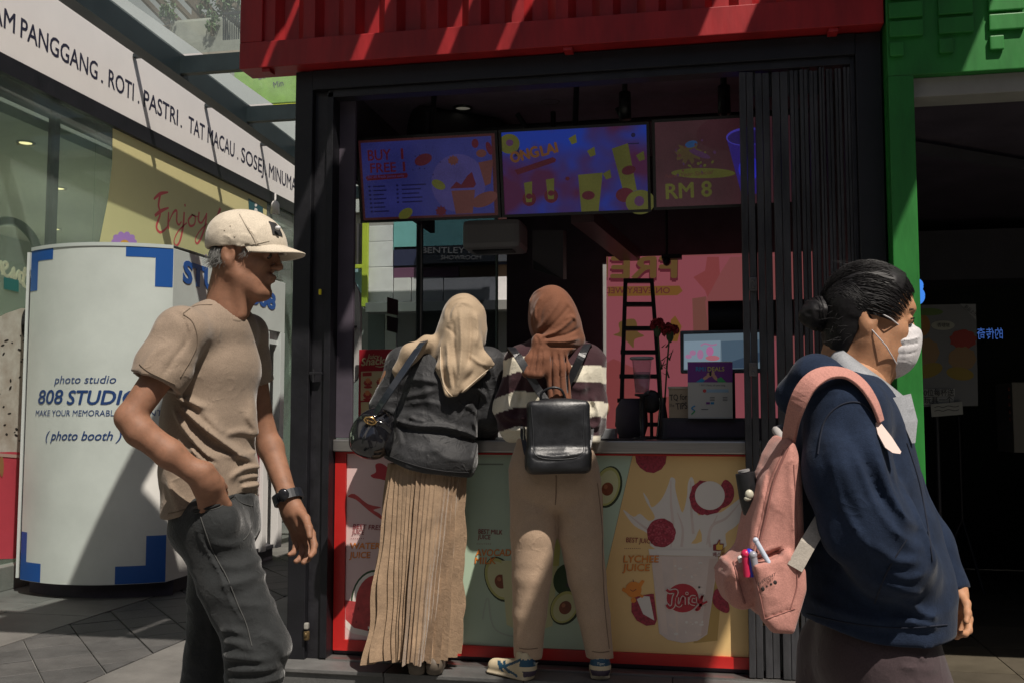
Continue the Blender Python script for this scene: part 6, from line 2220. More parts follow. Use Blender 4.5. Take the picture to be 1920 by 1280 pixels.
# jeans
S = SDF(.0056)
S.path([m(404, 935), m(404, 985)], [.092, .098], .03, sq=(W_, 1.38))
S.path([m(396, 985, -.065), m(436, 1100, -.09), m(482, 1212, -.105), m(470, 1330, -.10), m(452, 1570, -.09)], [.094, .080, .076, .070, .074], .02)
S.path([m(412, 985, .07), m(404, 1110, .10), m(394, 1230, .105), m(360, 1400, .115), m(330, 1545, .12)], [.092, .074, .064, .064, .07], .02)
S.ell(m(408, 976, -.146), (.050, .038, .046), None, .06)                             # hand in the pocket
zt_ = m(400, 925)[2]
S.cut(lambda P: P[..., 2] - zt_, m(400, 925), .3)
for pts, w, a in (([(372, 968), (398, 1030), (425, 1080), (445, 1130), (470, 1160)], 2.2, .006), ([(378, 966), (404, 1028), (431, 1078), (451, 1128)], 1.6, -.008), ([(360, 954), (398, 947), (437, 924)], 2.4, .009), ([(362, 946), (398, 940), (432, 918)], 2, -.012), ([(436, 922), (452, 938), (478, 944)], 3, .004),
                  ([(455, 945), (462, 970), (474, 984), (462, 1004)], 3.5, -.008), ([(474, 955), (480, 985), (478, 1010)], 4, .006), ([(470, 1010), (490, 1025), (500, 1045)], 6, .008),
                  ([(398, 1010), (430, 1018), (470, 1016)], 7, .006), ([(406, 1050), (450, 1058), (494, 1050)], 7, .007), ([(420, 1090), (460, 1085), (500, 1078)], 6, .006),
                  ([(420, 1100), (440, 1110), (470, 1104), (500, 1086)], 5, -.006), ([(400, 1000), (412, 1040), (440, 1062)], 6, -.005),
                  ([(418, 1180), (440, 1172), (470, 1180)], 6, .010), ([(424, 1200), (450, 1195), (490, 1210)], 6, .010), ([(420, 1225), (460, 1222), (520, 1228)], 6, .011), ([(420, 1250), (470, 1246), (530, 1246)], 6, .010),
                  ([(430, 1268), (480, 1272), (530, 1268)], 6, .010), ([(500, 1180), (530, 1205), (536, 1235)], 7, .008), ([(440, 1130), (480, 1128), (510, 1140)], 6, .006),
                  ([(352, 1120), (362, 1200), (356, 1280)], 7, .006)):
    S.disp(G(pts, w, a, .0 if pts[0][0] > 356 else .2))
S.disp(crumple((12, 12, 26), .0055, 21, zone=lambda P: np.clip((m(400, 1020)[2] - P[:, 2]) / .1, .25, 1)))
jean = skin_mesh('jeans', [S.mesh()], F_jean, man)
M_seamj = mat('seam_jean', (.055, .056, .054), .9); M_welt = mat('pocket_welt', (.012, .013, .014), .9)
for q_, r_, m_ in (([(364, 957), (384, 952), (410, 945), (437, 928)], .0045, M_welt), ([(366, 962), (386, 957), (412, 950), (438, 933)], .0014, M_seamj), ([(376, 968), (398, 1030), (425, 1080), (445, 1130), (462, 1170), (472, 1210)], .0017, M_seamj),
                   ([(440, 930), (452, 942), (474, 948)], .0015, M_seamj), ([(470, 948), (474, 975), (466, 1000), (456, 1012)], .0016, M_seamj)):
    seam(jean, m, q_, r_, m_, man)
for lg in (lgN, lgF):
    a = lg[2]
    S = SDF(.008)
    S.path([a + _v((-.02, 0, -.02 - 0)), _v((a[0] - .03, a[1], .055)), _v((a[0] + .17, a[1] - .01, .038))], [.045, .045, .036], .03, sq=((0, 1, 0), 1.05))
    S.cone((a[0] - .05, a[1], .012), (a[0] + .19, a[1] - .01, .012), .011, .011, .01, sq=((0, 1, 0), 3.6))
    skin_mesh('shoe', [S.mesh()], M_shoe, man)
# cap: crown, brim, seams
Rc = frame((.99, -.10, -.12))
S = SDF(.0034)
cc = m(465, 462)
S.ell(cc, (.107, .088, .094), Rc, .01)
S.ell(m(448, 448), (.085, .084, .075), Rc, .03)
cutn = Rc @ _v((0.05, 0, -1))
cp0 = m(466, 472)
S.cut(lambda P: (P - cp0) @ cutn, cc, .2)
S.ell(m(463, 470), (.102, .083, .086), Rc, .004, 'sub')
S.disp(m.fold([(447, 399), (456, 418), (466, 432), (474, 446), (480, 460)], 1.7, .0032, .05))
S.disp(m.fold([(404, 448), (420, 452), (440, 452), (470, 458)], 3, -.003, .05)); S.disp(m.fold([(446, 430), (465, 436), (474, 444)], 3, -.003)); S.disp(m.fold([(410, 436), (425, 442), (420, 452)], 2.5, .0025))
S.disp(crumple((20, 20, 24), .0022, 5))
cap_o = skin_mesh('cap', [S.mesh()], F_cap, man)
M_seamc = mat('seam_cap', (.40, .345, .27), .9)
for q_ in ([(449, 402), (458, 418), (468, 434), (476, 448), (481, 460)], [(400, 462), (425, 463), (450, 462), (478, 458), (505, 452)]):
    seam(cap_o, m, q_, .0013, M_seamc, man)
for u_, v_ in ((421, 432), (432, 424), (440, 444)):
    q_ = on_cloth(cap_o, m, [(u_, v_), (u_ + .1, v_), (u_ + .2, v_)], .0)
    if q_:
        MB().ell(q_[0], (.0022, .0022, .0022), 8).build('eyelet', M_seamc, man)
br = MB()
NA, NB = 26, 7
for side in (0, 1):
    for i in range(NA + 1):
        t = rad(-78 + 156 * i / NA)
        for j in range(NB + 1):
            f = j / NB
            r_in = np.array((.098 * math.cos(t), .081 * math.sin(t)))
            ext = .066 * math.cos(t) ** .8 if abs(math.cos(t)) > 1e-3 else 0
            x = r_in[0] + ext * f
            y = r_in[1] * (1 + .02 * f)
            zdrop = -.016 * f - 3.0 * y * y * (0.75 + .25 * f)
            p = m(463, 463) + Rc @ _v((x, y, zdrop + .016 - .0045 * side))
            br.v.append(tuple(p))
M1 = (NA + 1) * (NB + 1)
for i in range(NA):
    for j in range(NB):
        a = i * (NB + 1) + j
        br.f += [(a, a + 1, a + NB + 2, a + NB + 1), (M1 + a + NB + 1, M1 + a + NB + 2, M1 + a + 1, M1 + a)]
    a = i * (NB + 1) + NB
    br.f.append((a, M1 + a, M1 + a + NB + 1, a + NB + 1))
br.mi = [0] * len(br.f); br.sm = [True] * len(br.f)
br.build('cap_brim', F_cap, man)
# dark badge on the cap front
bd = MB()
for i in range(7):
    for j in range(5):
        t = rad(-30 + 24 * i / 6 - 6); ph = rad(20 + 26 * j / 4)
        p = _v(cc) + Rc @ _v((.1095 * math.cos(ph) * math.cos(t), .090 * math.cos(ph) * math.sin(t), .0965 * math.sin(ph)))
        bd.v.append(tuple(p))
for i in range(6):
    for j in range(4):
        a = i * 5 + j
        bd.f.append((a, a + 5, a + 6, a + 1)); bd.mi.append(0); bd.sm.append(True)
bd.build('cap_badge', mat('badge_black', (.02, .02, .02), .6), man)
MB().ell(_v(cc) + Rc @ _v((.094, -.046, .052)), (.008, .005, .006), 10).build('badge_print', mat('badge_white', (.6, .6, .6), .6), man)
MB().ell(m(449, 401, 0), (.008, .008, .004), 10).build('cap_button', F_cap, man)
# grey hair below the cap
hr = random.Random(4)
hb = SDF(.004)
hb.ell(m(421, 480, -.035), (.030, .034, .030), None, .02); hb.ell(m(416, 486, .0), (.030, .058, .036), None, .02); hb.ell(m(421, 480, .04), (.030, .032, .030), None, .02)
hb.disp(crumple((60, 60, 20), .006, 2))
skin_mesh('hair', [hb.mesh()], M_hairg, man)
hs = MB()
for k in range(520):
    a0 = m(hr.uniform(397, 434), hr.uniform(464, 484), hr.uniform(-.078, -.01))
    if k % 40 == 0:
        a0 = m(hr.uniform(450, 470), hr.uniform(464, 470), -.076)
    L = hr.uniform(.018, .042)
    d = _v((hr.uniform(-.5, .15), hr.uniform(-.15, .05), -hr.uniform(.7, 1)))
    p1 = a0 + d * L * .5; p2 = p1 + (d + _v((hr.uniform(-.7, .05), 0, .25))) * L * .5
    hs.tube([Vector(a0), Vector(p1), Vector(p2)], [.0008, .0007, .0003], 4, cap=False)
o = hs.build('hair_strands', mat('hair_silver', (.20, .20, .19), .45, var=.5, vscale=300), man); o['kind'] = 'stuff'
# watch
wc = MB()
wa = m(540, 932, .161); wd = (m(545, 950, .155) - m(520, 870, .19)); wd /= np.linalg.norm(wd)
x_ = np.cross(wd, (0, 1, 0)); x_ /= np.linalg.norm(x_); y_ = np.cross(wd, x_)
for r, wdt, nm, mt in ((.0375, .026, 'watch_strap', mat('watch_rubber', (.012, .014, .02), .45)),):
    for i in range(25):
        t = 2 * math.pi * i / 24
        c0 = wa + (x_ * math.cos(t) + y_ * math.sin(t)) * r
        for e_, rr_ in ((-1, 0), (1, 0), (1, .006), (-1, .006)):
            wc.v.append(tuple(c0 + (x_ * math.cos(t) + y_ * math.sin(t)) * rr_ + wd * e_ * wdt / 2))
    for i in range(24):
        for j in range(4):
            wc.f.append((4 * i + j, 4 * i + (j + 1) % 4, 4 * i + 4 + (j + 1) % 4, 4 * i + 4 + j)); wc.mi.append(0); wc.sm.append(False)
    ws = wc.build(nm, mt, man)
c1 = wa + x_ * .0 + (-y_ if y_[1] > 0 else y_) * .042
MB().ell(c1, (.017, .009, .019), 14).build('watch_case', mat('watch_case', (.03, .03, .035), .2, metal=.5), man)
# ------------------------------------------------------------------ woman in cream scarf leaning on the counter
SK_w = skin_mat('skin_light_tan', (0.42, 0.215, 0.125))
F_scarf = fabric('scarf_cream', (0.39, 0.295, 0.20), .8, weave=1100, bump=.06, var=.08, bscale2=22, bump2=.18)
F_scarfb = fabric('scarf_brown', (0.165, 0.066, 0.036), .82, weave=1100, bump=.06, var=.12, bscale2=22, bump2=.2)
F_jack = fabric('jacket_black', (0.021, 0.0215, 0.024), .66, weave=900, bump=.10, var=.25, vscale=16, bscale2=30, bump2=.7, spec=.45, crease=.8)
F_skirt = fabric('skirt_beige', (0.335, 0.232, 0.150), .8, weave=420, bump=.3, var=.24, vscale=14, bscale2=45, bump2=.45, crease=.2)
F_trou = fabric('trouser_tan', (0.42, 0.30, 0.21), .85, weave=700, bump=.08, var=.09)
F_knit = fabric('sweater_stripes', (1, 1, 1), .92, weave=260, bump=.30, var=.08, attr=True)
M_leather = mat('black_leather', (.012, .013, .016), .42, var=.35, vscale=30, bump=.10, bscale=120, spec=.6)
M_patent = mat('patent_black', (.008, .008, .01), .12, var=.2, vscale=10, bump=.05, bscale=14, spec=.7, coat=.5)
M_goldm = mat('gold_metal', (.75, .48, .20), .25, metal=1.0)

w2 = Fig(805, 4.32)
wom = w2.thing('woman in cream headscarf, black jacket and beige pleated skirt leaning on the counter')
P_ = w2
S = SDF(.010)
S.path([P_(868, 600), P_(852, 660), P_(835, 700, .02), P_(815, 800, .02), P_(800, 880)], [.075, .05, .08, .085, .09], .03, sq=((1, 0, 0), 1.15))
S.ell(P_(870, 602), (.070, .085, .10), None, .03)
S.path([P_(742, 690), P_(712, 765, .04), P_(730, 815, .22)], [.045, .042, .03], .03)
S.path([P_(925, 690), P_(930, 770, .04), P_(915, 818, .20)], [.045, .042, .03], .03)
for u in (775, 820):
    S.path([P_(u, 900, .02), P_(u, 1080, .02), P_(u, 1215, .03)], [.08, .055, .04], .03)
h1 = SDF(.005)
for (u, dd, tt_) in ((732, .24, 1), (913, .22, -1)):
    hand_sdf(h1, P_(u, 818, dd), (0, 1, -.03), (0, 0, -1), (tt_, 0, 0), .92, (.1, .12, .1))
skin_mesh('body', [S.mesh(), h1.mesh()], SK_w, wom)
# jacket
S = SDF(.0062)
S.path([P_(836, 672, .03), P_(834, 715, .02), P_(815, 790, .01), P_(803, 850, 0), P_(800, 905, 0)], [.085, .135, .125, .128, .132], .03, sq=((1, 0, 0), 1.42))
S.ell(P_(812, 862, -.02), (.182, .145, .09), None, .05)
S.cone(P_(835, 672, .03), P_(757, 682, .02), .065, .074, .05).cone(P_(840, 672, .03), P_(915, 682, .02), .065, .072, .05)
S.path([P_(757, 685, .02), P_(724, 762, .03), P_(728, 812, .20)], [.074, .066, .052], .03)
S.path([P_(915, 686, .02), P_(922, 770, .03), P_(908, 812, .18)], [.076, .068, .055], .03)
hx = np.array([P_(u, 870)[0] for u in (700, 722, 760, 800, 840, 882, 900)])
hz = np.array([P_(800, v)[2] for v in (856, 858, 872, 883, 889, 892, 893)])
S.cut(lambda P: np.interp(P[..., 0], hx, hz) - P[..., 2], P_(800, 880), .40)
S.path([P_(800, 866), P_(800, 960)], [.115, .13], .004, 'sub', sq=((1, 0, 0), 1.42))
G = w2.fold
for pts, w, a in (([(734, 783), (755, 792), (790, 798), (840, 800), (890, 818)], 4, .016), ([(736, 796), (780, 806), (835, 812), (888, 826)], 4, -.012), ([(765, 778), (778, 786), (800, 790)], 4, .012),
                  ([(768, 710), (795, 712), (822, 718)], 4, .009), ([(752, 742), (785, 738), (822, 728)], 5, .009), ([(745, 770), (790, 768), (845, 790)], 6, -.010), ([(760, 755), (800, 752), (830, 760)], 5, .008),
                  ([(868, 760), (884, 764), (892, 778)], 4, .010), ([(880, 728), (898, 730), (915, 745)], 4, .012), ([(890, 715), (905, 740), (915, 755)], 3, .008), ([(925, 685), (932, 720), (935, 750)], 4, .010),
                  ([(905, 700), (918, 735), (925, 760)], 3.5, .008), ([(860, 805), (880, 812), (892, 822)], 4, .012), ([(740, 790), (745, 810), (752, 835)], 5, .008), ([(800, 830), (830, 850), (860, 862)], 6, .006),
                  ([(760, 835), (800, 845), (835, 838)], 6, .006), ([(885, 780), (893, 830), (880, 890)], 3, .008), ([(790, 690), (800, 740), (812, 770)], 7, .006)):
    S.disp(G(pts, w, a, .0))
S.disp(crumple((7, 9, 15), .0055, 41, zone=lambda P: np.clip((P_(800, 690)[2] - P[:, 2]) / .1, .15, 1)))
jk = skin_mesh('jacket', [S.mesh()], F_jack, wom)
M_seamk = mat('seam_jacket', (.012, .012, .014), .8)
for q_ in ([(724, 852), (760, 866), (800, 877), (840, 883), (878, 885)], [(757, 690), (748, 730), (744, 770), (746, 800)], [(912, 690), (902, 730), (894, 780)]):
    seam(jk, w2, q_, .0022, M_seamk, wom)
# pleated skirt: knife pleats fanning out of the waist, uneven hem
rs = random.Random(11)
NP, SUB, NZ = 50, 5, 46
zt, zb = P_(800, 868)[2], P_(790, 1226)[2]
ph = [rs.uniform(-.25, .25) for _ in range(NP + 1)]
mb = MB()
ncol = NP * SUB
for j in range(NZ + 1):
    f = j / NZ
    z = zt + (zb - zt) * f
    cx = P_(800 - 25 * f ** .9, 900)[0]
    wx = .160 - .020 * f; wy = .128 + .055 * f
    for i in range(ncol):
        q = i / SUB
        k = int(q); fr = q - k
        t = 2 * math.pi * q / NP
        saw = ((1 - fr) * 1.25 if fr > .2 else fr * 5)          # knife pleat
        amp = (.008 + .026 * f) * (1 + .75 * math.sin(k * .9 + ph[k % NP] * 6)) * (1 + .18 * math.sin(17 * f + k))
        low = .020 * f * math.sin(5 * t + 1.2 + 1.0 * f) + .014 * f * math.sin(9 * t + .4) + .006 * math.sin(3.1 * f * 6 + k * .9) * f
        t2 = t + (.10 * f) * math.sin(3 * t + 2) + .02 * ph[k % NP] * f + .05 * f
        r = 1 + 0
        x = cx + (wx + amp * saw + low) * math.cos(t2)
        y = (wy + amp * saw + low) * math.sin(t2) + .01
        zz = z
        if f > .9:
            zz += (f - .9) * 10 * (-.010 * math.sin(2 * t + 2.0) + .008 * math.sin(k * 1.7))
        mb.v.append((x, y, zz))
for j in range(NZ):
    for i in range(ncol):
        a, b = j * ncol + i, j * ncol + (i + 1) % ncol
        mb.f.append((a, a + ncol, b + ncol, b)); mb.mi.append(0); mb.sm.append(False)
sk = mb.build('skirt', F_skirt, wom)
sd = sk.modifiers.new('hem', 'SOLIDIFY'); sd.thickness = .003
# headscarf: cap over the head, sheet down the back to a point
S = SDF(.0042)
S.ell(P_(869, 600), (.095, .116, .116), None, .02)
S.ell(P_(862, 630, -.02), (.082, .10, .095), None, .05)
S.path([P_(862, 640, .0), P_(850, 668, .0)], [.085, .10], .05, sq=((1, 0, 0), 1.2))
S.path([P_(867, 600, -.088), P_(866, 640, -.100), P_(858, 690, -.130), P_(851, 738, -.148)], [.030, .032, .030, .010], .03, sq=((1, 0, 0), 1.7))
S.path([P_(880, 655, -.085), P_(906, 680, -.10), P_(923, 684, -.085)], [.034, .020, .008], .03, sq=((.75, 0, .65), 1.5))
S.path([P_(900, 700, -.105), P_(872, 728, -.135)], [.016, .010], .03)
S.path([P_(838, 655, -.085), P_(828, 690, -.115), P_(838, 736, -.142)], [.030, .018, .010], .03)
S.path([P_(840, 652, .0), P_(800, 642, -.050), P_(770, 662, -.072), P_(746, 694, -.06)], [.045, .026, .036, .024], .03)
S.path([P_(768, 664, -.07), P_(744, 712, -.05)], [.028, .010], .02)
for pts, w, a in (([(831, 596), (836, 572), (854, 557), (880, 553)], 3.2, .006), ([(848, 604), (850, 580), (866, 566), (888, 574)], 4, .006), ([(842, 600), (845, 580), (858, 566)], 2.5, -.007),
                  ([(862, 580), (866, 640), (863, 700), (855, 740)], 5, .012), ([(850, 600), (852, 650), (858, 700)], 4, -.013), ([(882, 586), (882, 640), (876, 690)], 4, -.013), ([(892, 585), (896, 620), (893, 648)], 4, .006),
                  ([(834, 612), (848, 622), (856, 634)], 3, -.006), ([(838, 640), (842, 690), (848, 730)], 4.5, .010), ([(828, 660), (832, 700), (842, 738)], 3, -.008),
                  ([(848, 664), (850, 700), (852, 728)], 3, -.008), ([(902, 562), (912, 592), (913, 625)], 4, .005), ([(826, 642), (826, 694), (836, 738), (850, 744)], 1.4, .004), ([(924, 687), (890, 717), (862, 740)], 1.4, .004), ([(880, 665), (900, 680), (915, 684)], 4, .004)):
    S.disp(G(pts, w * .9, a * 1.0, .02))
S.disp(crumple((12, 11, 6), .0025, 51))
sf = skin_mesh('headscarf', [S.mesh()], F_scarf, wom)
M_seams = mat('seam_scarf', (.56, .46, .34), .8)
for q_ in ([(826, 650), (826, 690), (834, 726), (848, 742)], [(921, 687), (892, 712), (866, 735)]):
    seam(sf, w2, q_, .0022, M_seams, wom)
for u in (782, 815):
    S = SDF(.007)
    a = P_(u, 1240, -.06)
    zf = .122
    S.path([_v((a[0], a[1] - .02, zf + .045)), _v((a[0] + .01, a[1] + .17, zf + .035))], [.038, .034], .02)
    S.cone((a[0], a[1] - .02, zf + .012), (a[0] + .012, a[1] + .19, zf + .012), .011, .011, .01, sq=((1, 0, 0), 3.2))
    skin_mesh('shoe', [S.mesh()], mat('flat_shoe', (.10, .08, .06), .6), wom)

# her handbag hangs from the shoulder: a thing of its own
B = Fig(700, 4.20)
bag = B.thing('glossy black leather shoulder bag with gold ring clasp hanging by the cream scarfed woman')
bag['category'] = 'handbag'; bag.name = 'handbag'
S = SDF(.0045)
S.ell(B(698, 812, .0), (.088, .062, .088), None, .02)
S.ell(B(694, 830, .0), (.080, .068, .065), None, .04)
S.ell(B(712, 785, .0), (.055, .045, .05), None, .04)
for pts, w, a in (([(697, 790), (704, 812), (712, 828)], 2.2, -.009), ([(690, 792), (678, 812), (672, 835)], 3, -.008), ([(700, 788), (722, 798), (732, 815)], 3, .008), ([(668, 780), (684, 776), (704, 782)], 3, .008), ([(685, 845), (700, 850), (716, 845)], 3, -.005)):
    S.disp(B.fold(pts, w, a, .0))
S.disp(crumple((12, 12, 10), .006, 61))
skin_mesh('pouch', [S.mesh()], M_patent, bag)
rg = MB()
c = B(694, 788, -.066)
pts = [Vector(c + _v((.023 * math.cos(t) + .004 * math.sin(t), -.008 * math.sin(t), .0135 * math.sin(t) - .007 * math.cos(t)))) for t in [6.2832 * k / 20 for k in range(21)]]
rg.tube(pts, .0042, 8)
rg.tube([Vector(c + _v((-.016, 0, .006))), Vector(c + _v((.016, 0, -.006)))], .004, 8)
rg.build('clasp', M_goldm, bag)
sp_ = [B(699, 784, -.03), B(718, 752, -.085), B(745, 712, -.09), B(772, 672, -.06), B(788, 648, -.005), B(796, 640, .05), B(792, 652, .12)]
sp_ = [np.array(p) for p in sp_]
pl_ = [Vector(p) for p in smooth_line([tuple(p) for p in sp_], 5)]
nr = [Vector((-.35, -.8, .35)) if i < len(pl_) * .6 else Vector((-.25, -.1, 1)) for i in range(len(pl_))]
MB().ribbon(pl_, .034, nr, .006).build('strap', mat('strap_leather', (.016, .02, .028), .28, spec=.6, coat=.3), bag, bevel=.0015)

# ------------------------------------------------------------------ woman in brown scarf and striped sweater
w3 = Fig(1045, 4.21)
wom3 = w3.thing('woman in brown headscarf, striped sweater and tan trousers standing at the counter')
P_ = w3
S = SDF(.010)
S.path([P_(1037, 590), P_(1037, 650), P_(1040, 690, .02), P_(1042, 800, .02), P_(1042, 880)], [.075, .05, .08, .08, .10], .03, sq=((1, 0, 0), 1.2))
S.path([P_(972, 680), P_(948, 770, .05), P_(985, 822, .20)], [.045, .04, .03], .03)
S.path([P_(1108, 680), P_(1122, 765, .05), P_(1100, 818, .20)], [.045, .04, .03], .03)
L3 = [P_(1000, 930), P_(1000, 1070, -.01), P_(990, 1225)]
R3 = [P_(1090, 930), P_(1108, 1070, -.01), P_(1126, 1228)]
for lg in (L3, R3):
    S.path(lg, [.09, .055, .04], .03)
h1 = SDF(.005)
for (u, dd, tt_) in ((986, .22, 1), (1098, .22, -1)):
    hand_sdf(h1, P_(u, 819, dd), (0, 1, -.03), (0, 0, -1), (tt_, 0, 0), .92, (.1, .12, .1))
skin_mesh('body', [S.mesh(), h1.mesh()], SK_w, wom3)
# trousers
G = w3.fold
S = SDF(.0062)
S.path([P_(1038, 815), P_(1038, 880, -.01), P_(1038, 905, -.02)], [.110, .134, .128], .02, sq=((1, 0, 0), 1.36))
S.path([P_(1004, 905, -.01), P_(1000, 1000, -.02), P_(997, 1080, -.02), P_(993, 1150, -.015), P_(990, 1232, 0)], [.108, .094, .081, .070, .058], .012)
S.path([P_(1078, 905, -.01), P_(1088, 1000, -.02), P_(1100, 1080, -.02), P_(1113, 1150, -.015), P_(1126, 1238, 0)], [.108, .092, .079, .067, .054], .012)
S.ell(P_(1010, 900, -.06), (.085, .085, .085), None, .03).ell(P_(1066, 900, -.06), (.085, .085, .085), None, .03)
S.cut(lambda P: P[..., 2] - P_(1040, 820)[2], P_(1040, 815), .3)
for u in (990, 1126):
    c_ = P_(u, 1234)
    S.cut(lambda P: P_(u, 1226 if u < 1000 else 1232)[2] - P[..., 2], c_, .12)
for pts, w, a in (([(1042, 850), (1043, 900), (1040, 940)], 3, -.012), ([(1038, 944), (1020, 960), (990, 965)], 5, .010), ([(1045, 944), (1066, 960), (1080, 978)], 5, .012), ([(1040, 955), (1050, 990), (1062, 1020)], 5, -.008),
                  ([(1062, 968), (1078, 978), (1074, 990)], 4, .010), ([(1128, 900), (1134, 960), (1132, 1020)], 4, .008), ([(956, 880), (960, 960), (962, 1040)], 5, .006), ([(1000, 900), (1010, 940), (1030, 955)], 6, .006)):
    S.disp(G(pts, w * 1.3, a * .42, .0))
S.disp(crumple((6, 7, 8), .0022, 71))
tr3 = skin_mesh('trousers', [S.mesh()], F_trou, wom3)
M_seamr = mat('seam_trousers', (.20, .135, .09), .9)
for q_ in ([(1043, 890), (1043, 920), (1041, 945)], [(974, 1214), (990, 1216), (1008, 1214)], [(1110, 1220), (1126, 1222), (1142, 1220)], [(1120, 905), (1128, 980), (1130, 1060), (1134, 1140), (1142, 1215)]):
    seam(tr3, w3, q_, .0022, M_seamr, wom3)
# striped sweater
S = SDF(.0062)
S.path([P_(1042, 664, .02), P_(1044, 710, .02), P_(1046, 770, .02), P_(1048, 822, .01)], [.09, .128, .128, .125], .03, sq=((1, 0, 0), 1.38))
S.cone(P_(1036, 664, .02), P_(978, 680, .02), .062, .074, .05).cone(P_(1046, 662, .02), P_(1104, 680, .02), .062, .072, .05)
S.path([P_(980, 684, .02), P_(958, 764, .03), P_(966, 800, .05), P_(990, 822, .18)], [.072, .070, .064, .048], .03)
S.path([P_(1100, 684, .02), P_(1106, 760, .03), P_(1106, 792, .05), P_(1092, 820, .18)], [.070, .066, .060, .048], .03)
S.cut(lambda P: P_(1040, 828)[2] - P[..., 2], P_(1040, 840), .30)
for pts, w, a in (([(985, 690), (978, 740), (965, 790)], 5, -.012), ([(1100, 690), (1105, 740), (1108, 800)], 5, -.010), ([(940, 770), (960, 785), (990, 780)], 5, .012), ([(938, 795), (960, 806), (985, 805)], 5, .012), ([(1112, 740), (1124, 770), (1128, 800)], 5, .010),
                  ([(1060, 720), (1090, 728), (1108, 720)], 6, .008), ([(962, 700), (950, 740), (938, 770)], 6, .008), ([(1090, 790), (1112, 800), (1128, 796)], 5, .010), ([(1070, 760), (1090, 775), (1104, 770)], 5, .008)):
    S.disp(G(pts, w, a, .02))
S.disp(crumple((11, 12, 14), .006, 81))
zz = lambda v: P_(1045, v)[2]
edges_r = np.array([zz(v) for v in (848, 813, 777, 748, 713, 683, 650, 600)])
shift_c = (.74, .69, .56); plum_c = (.045, .020, .025)
def stripes(V):
    # bands bend with the sleeves: lower on the outside of the arms
    ax_ = np.abs(V[:, 0]) ; z = V[:, 2] + .35 * np.maximum(ax_ - .17, 0) + .010 * np.sin(V[:, 0] * 14) - .04 * np.clip(-V[:, 0] * 4, 0, 1)
    idx = np.searchsorted(edges_r, z)
    cr_ = (idx % 2 == 1)
    cr_ = np.where(z > edges_r[-2], False, cr_)
    C = np.where(cr_[:, None], np.array(shift_c), np.array(plum_c))
    return C
skin_mesh('sweater', [S.mesh()], F_knit, wom3, colfn=stripes, smooth_iter=1)
# brown scarf with side knot and tails
S = SDF(.0042)
S.ell(P_(1034, 588), (.098, .115, .120), None, .02)
S.ell(P_(1044, 612, -.01), (.094, .105, .100), None, .05)
S.path([P_(1046, 628, .0), P_(1042, 662, .01)], [.088, .075], .04, sq=((1, 0, 0), 1.1))
S.path([P_(1082, 640, -.02), P_(1060, 644, -.075), P_(1034, 642, -.105)], [.030, .030, .028], .04)
S.ell(P_(1010, 641, -.118), (.030, .028, .034), None, .018)
S.path([P_(1008, 648, -.120), P_(999, 674, -.135), P_(994, 699, -.150)], [.016, .022, .022], .015, sq=((1, 0, 0), 1.5))
S.path([P_(1015, 648, -.120), P_(1017, 672, -.135), P_(1010, 702, -.150)], [.014, .018, .014], .015, sq=((1, 0, 0), 1.3))
S.path([P_(1040, 650, -.10), P_(1046, 690, -.122), P_(1050, 752, -.140)], [.026, .024, .024], .02, sq=((1, 0, 0), 2.0))
for pts, w, a in (([(992, 568), (998, 546), (1018, 536)], 3, .006), ([(1004, 604), (1004, 574), (1018, 550)], 2.6, .008), ([(1014, 606), (1018, 578), (1036, 554)], 3, -.010), ([(1004, 622), (1024, 600), (1050, 560)], 4, .007),
                  ([(1010, 628), (1040, 606), (1070, 570)], 3, -.010), ([(1014, 632), (1050, 618), (1080, 590)], 3.5, .009), ([(1020, 634), (1060, 628), (1088, 612)], 2.6, -.012), ([(1060, 600), (1072, 592), (1082, 600)], 3, .006),
                  ([(1020, 640), (1060, 640), (1090, 632)], 3, .008), ([(1024, 646), (1054, 650), (1086, 648)], 2.2, -.012), ([(1060, 560), (1076, 580), (1084, 610)], 4, .005), ([(998, 580), (996, 604), (1004, 626)], 2.6, .006),
                  ([(1000, 655), (994, 680), (989, 700)], 2, -.010), ([(1008, 655), (1004, 680), (1002, 702)], 2, -.014), ([(1016, 655), (1016, 680), (1012, 702)], 2, -.010), ([(1034, 660), (1034, 700), (1036, 745)], 2.2, -.014),
                  ([(1046, 658), (1048, 700), (1050, 748)], 2.2, -.016), ([(1058, 660), (1062, 700), (1064, 748)], 2.2, -.014), ([(1004, 630), (1010, 640), (1008, 650)], 2, -.010), ([(1016, 628), (1018, 640), (1014, 652)], 2, -.010)):
    S.disp(G(pts, w, a, .02))
S.disp(crumple((12, 11, 7), .0025, 91))
zcut = P_(1040, 756)[2]
skin_mesh('headscarf', [S.mesh()], F_scarfb, wom3)
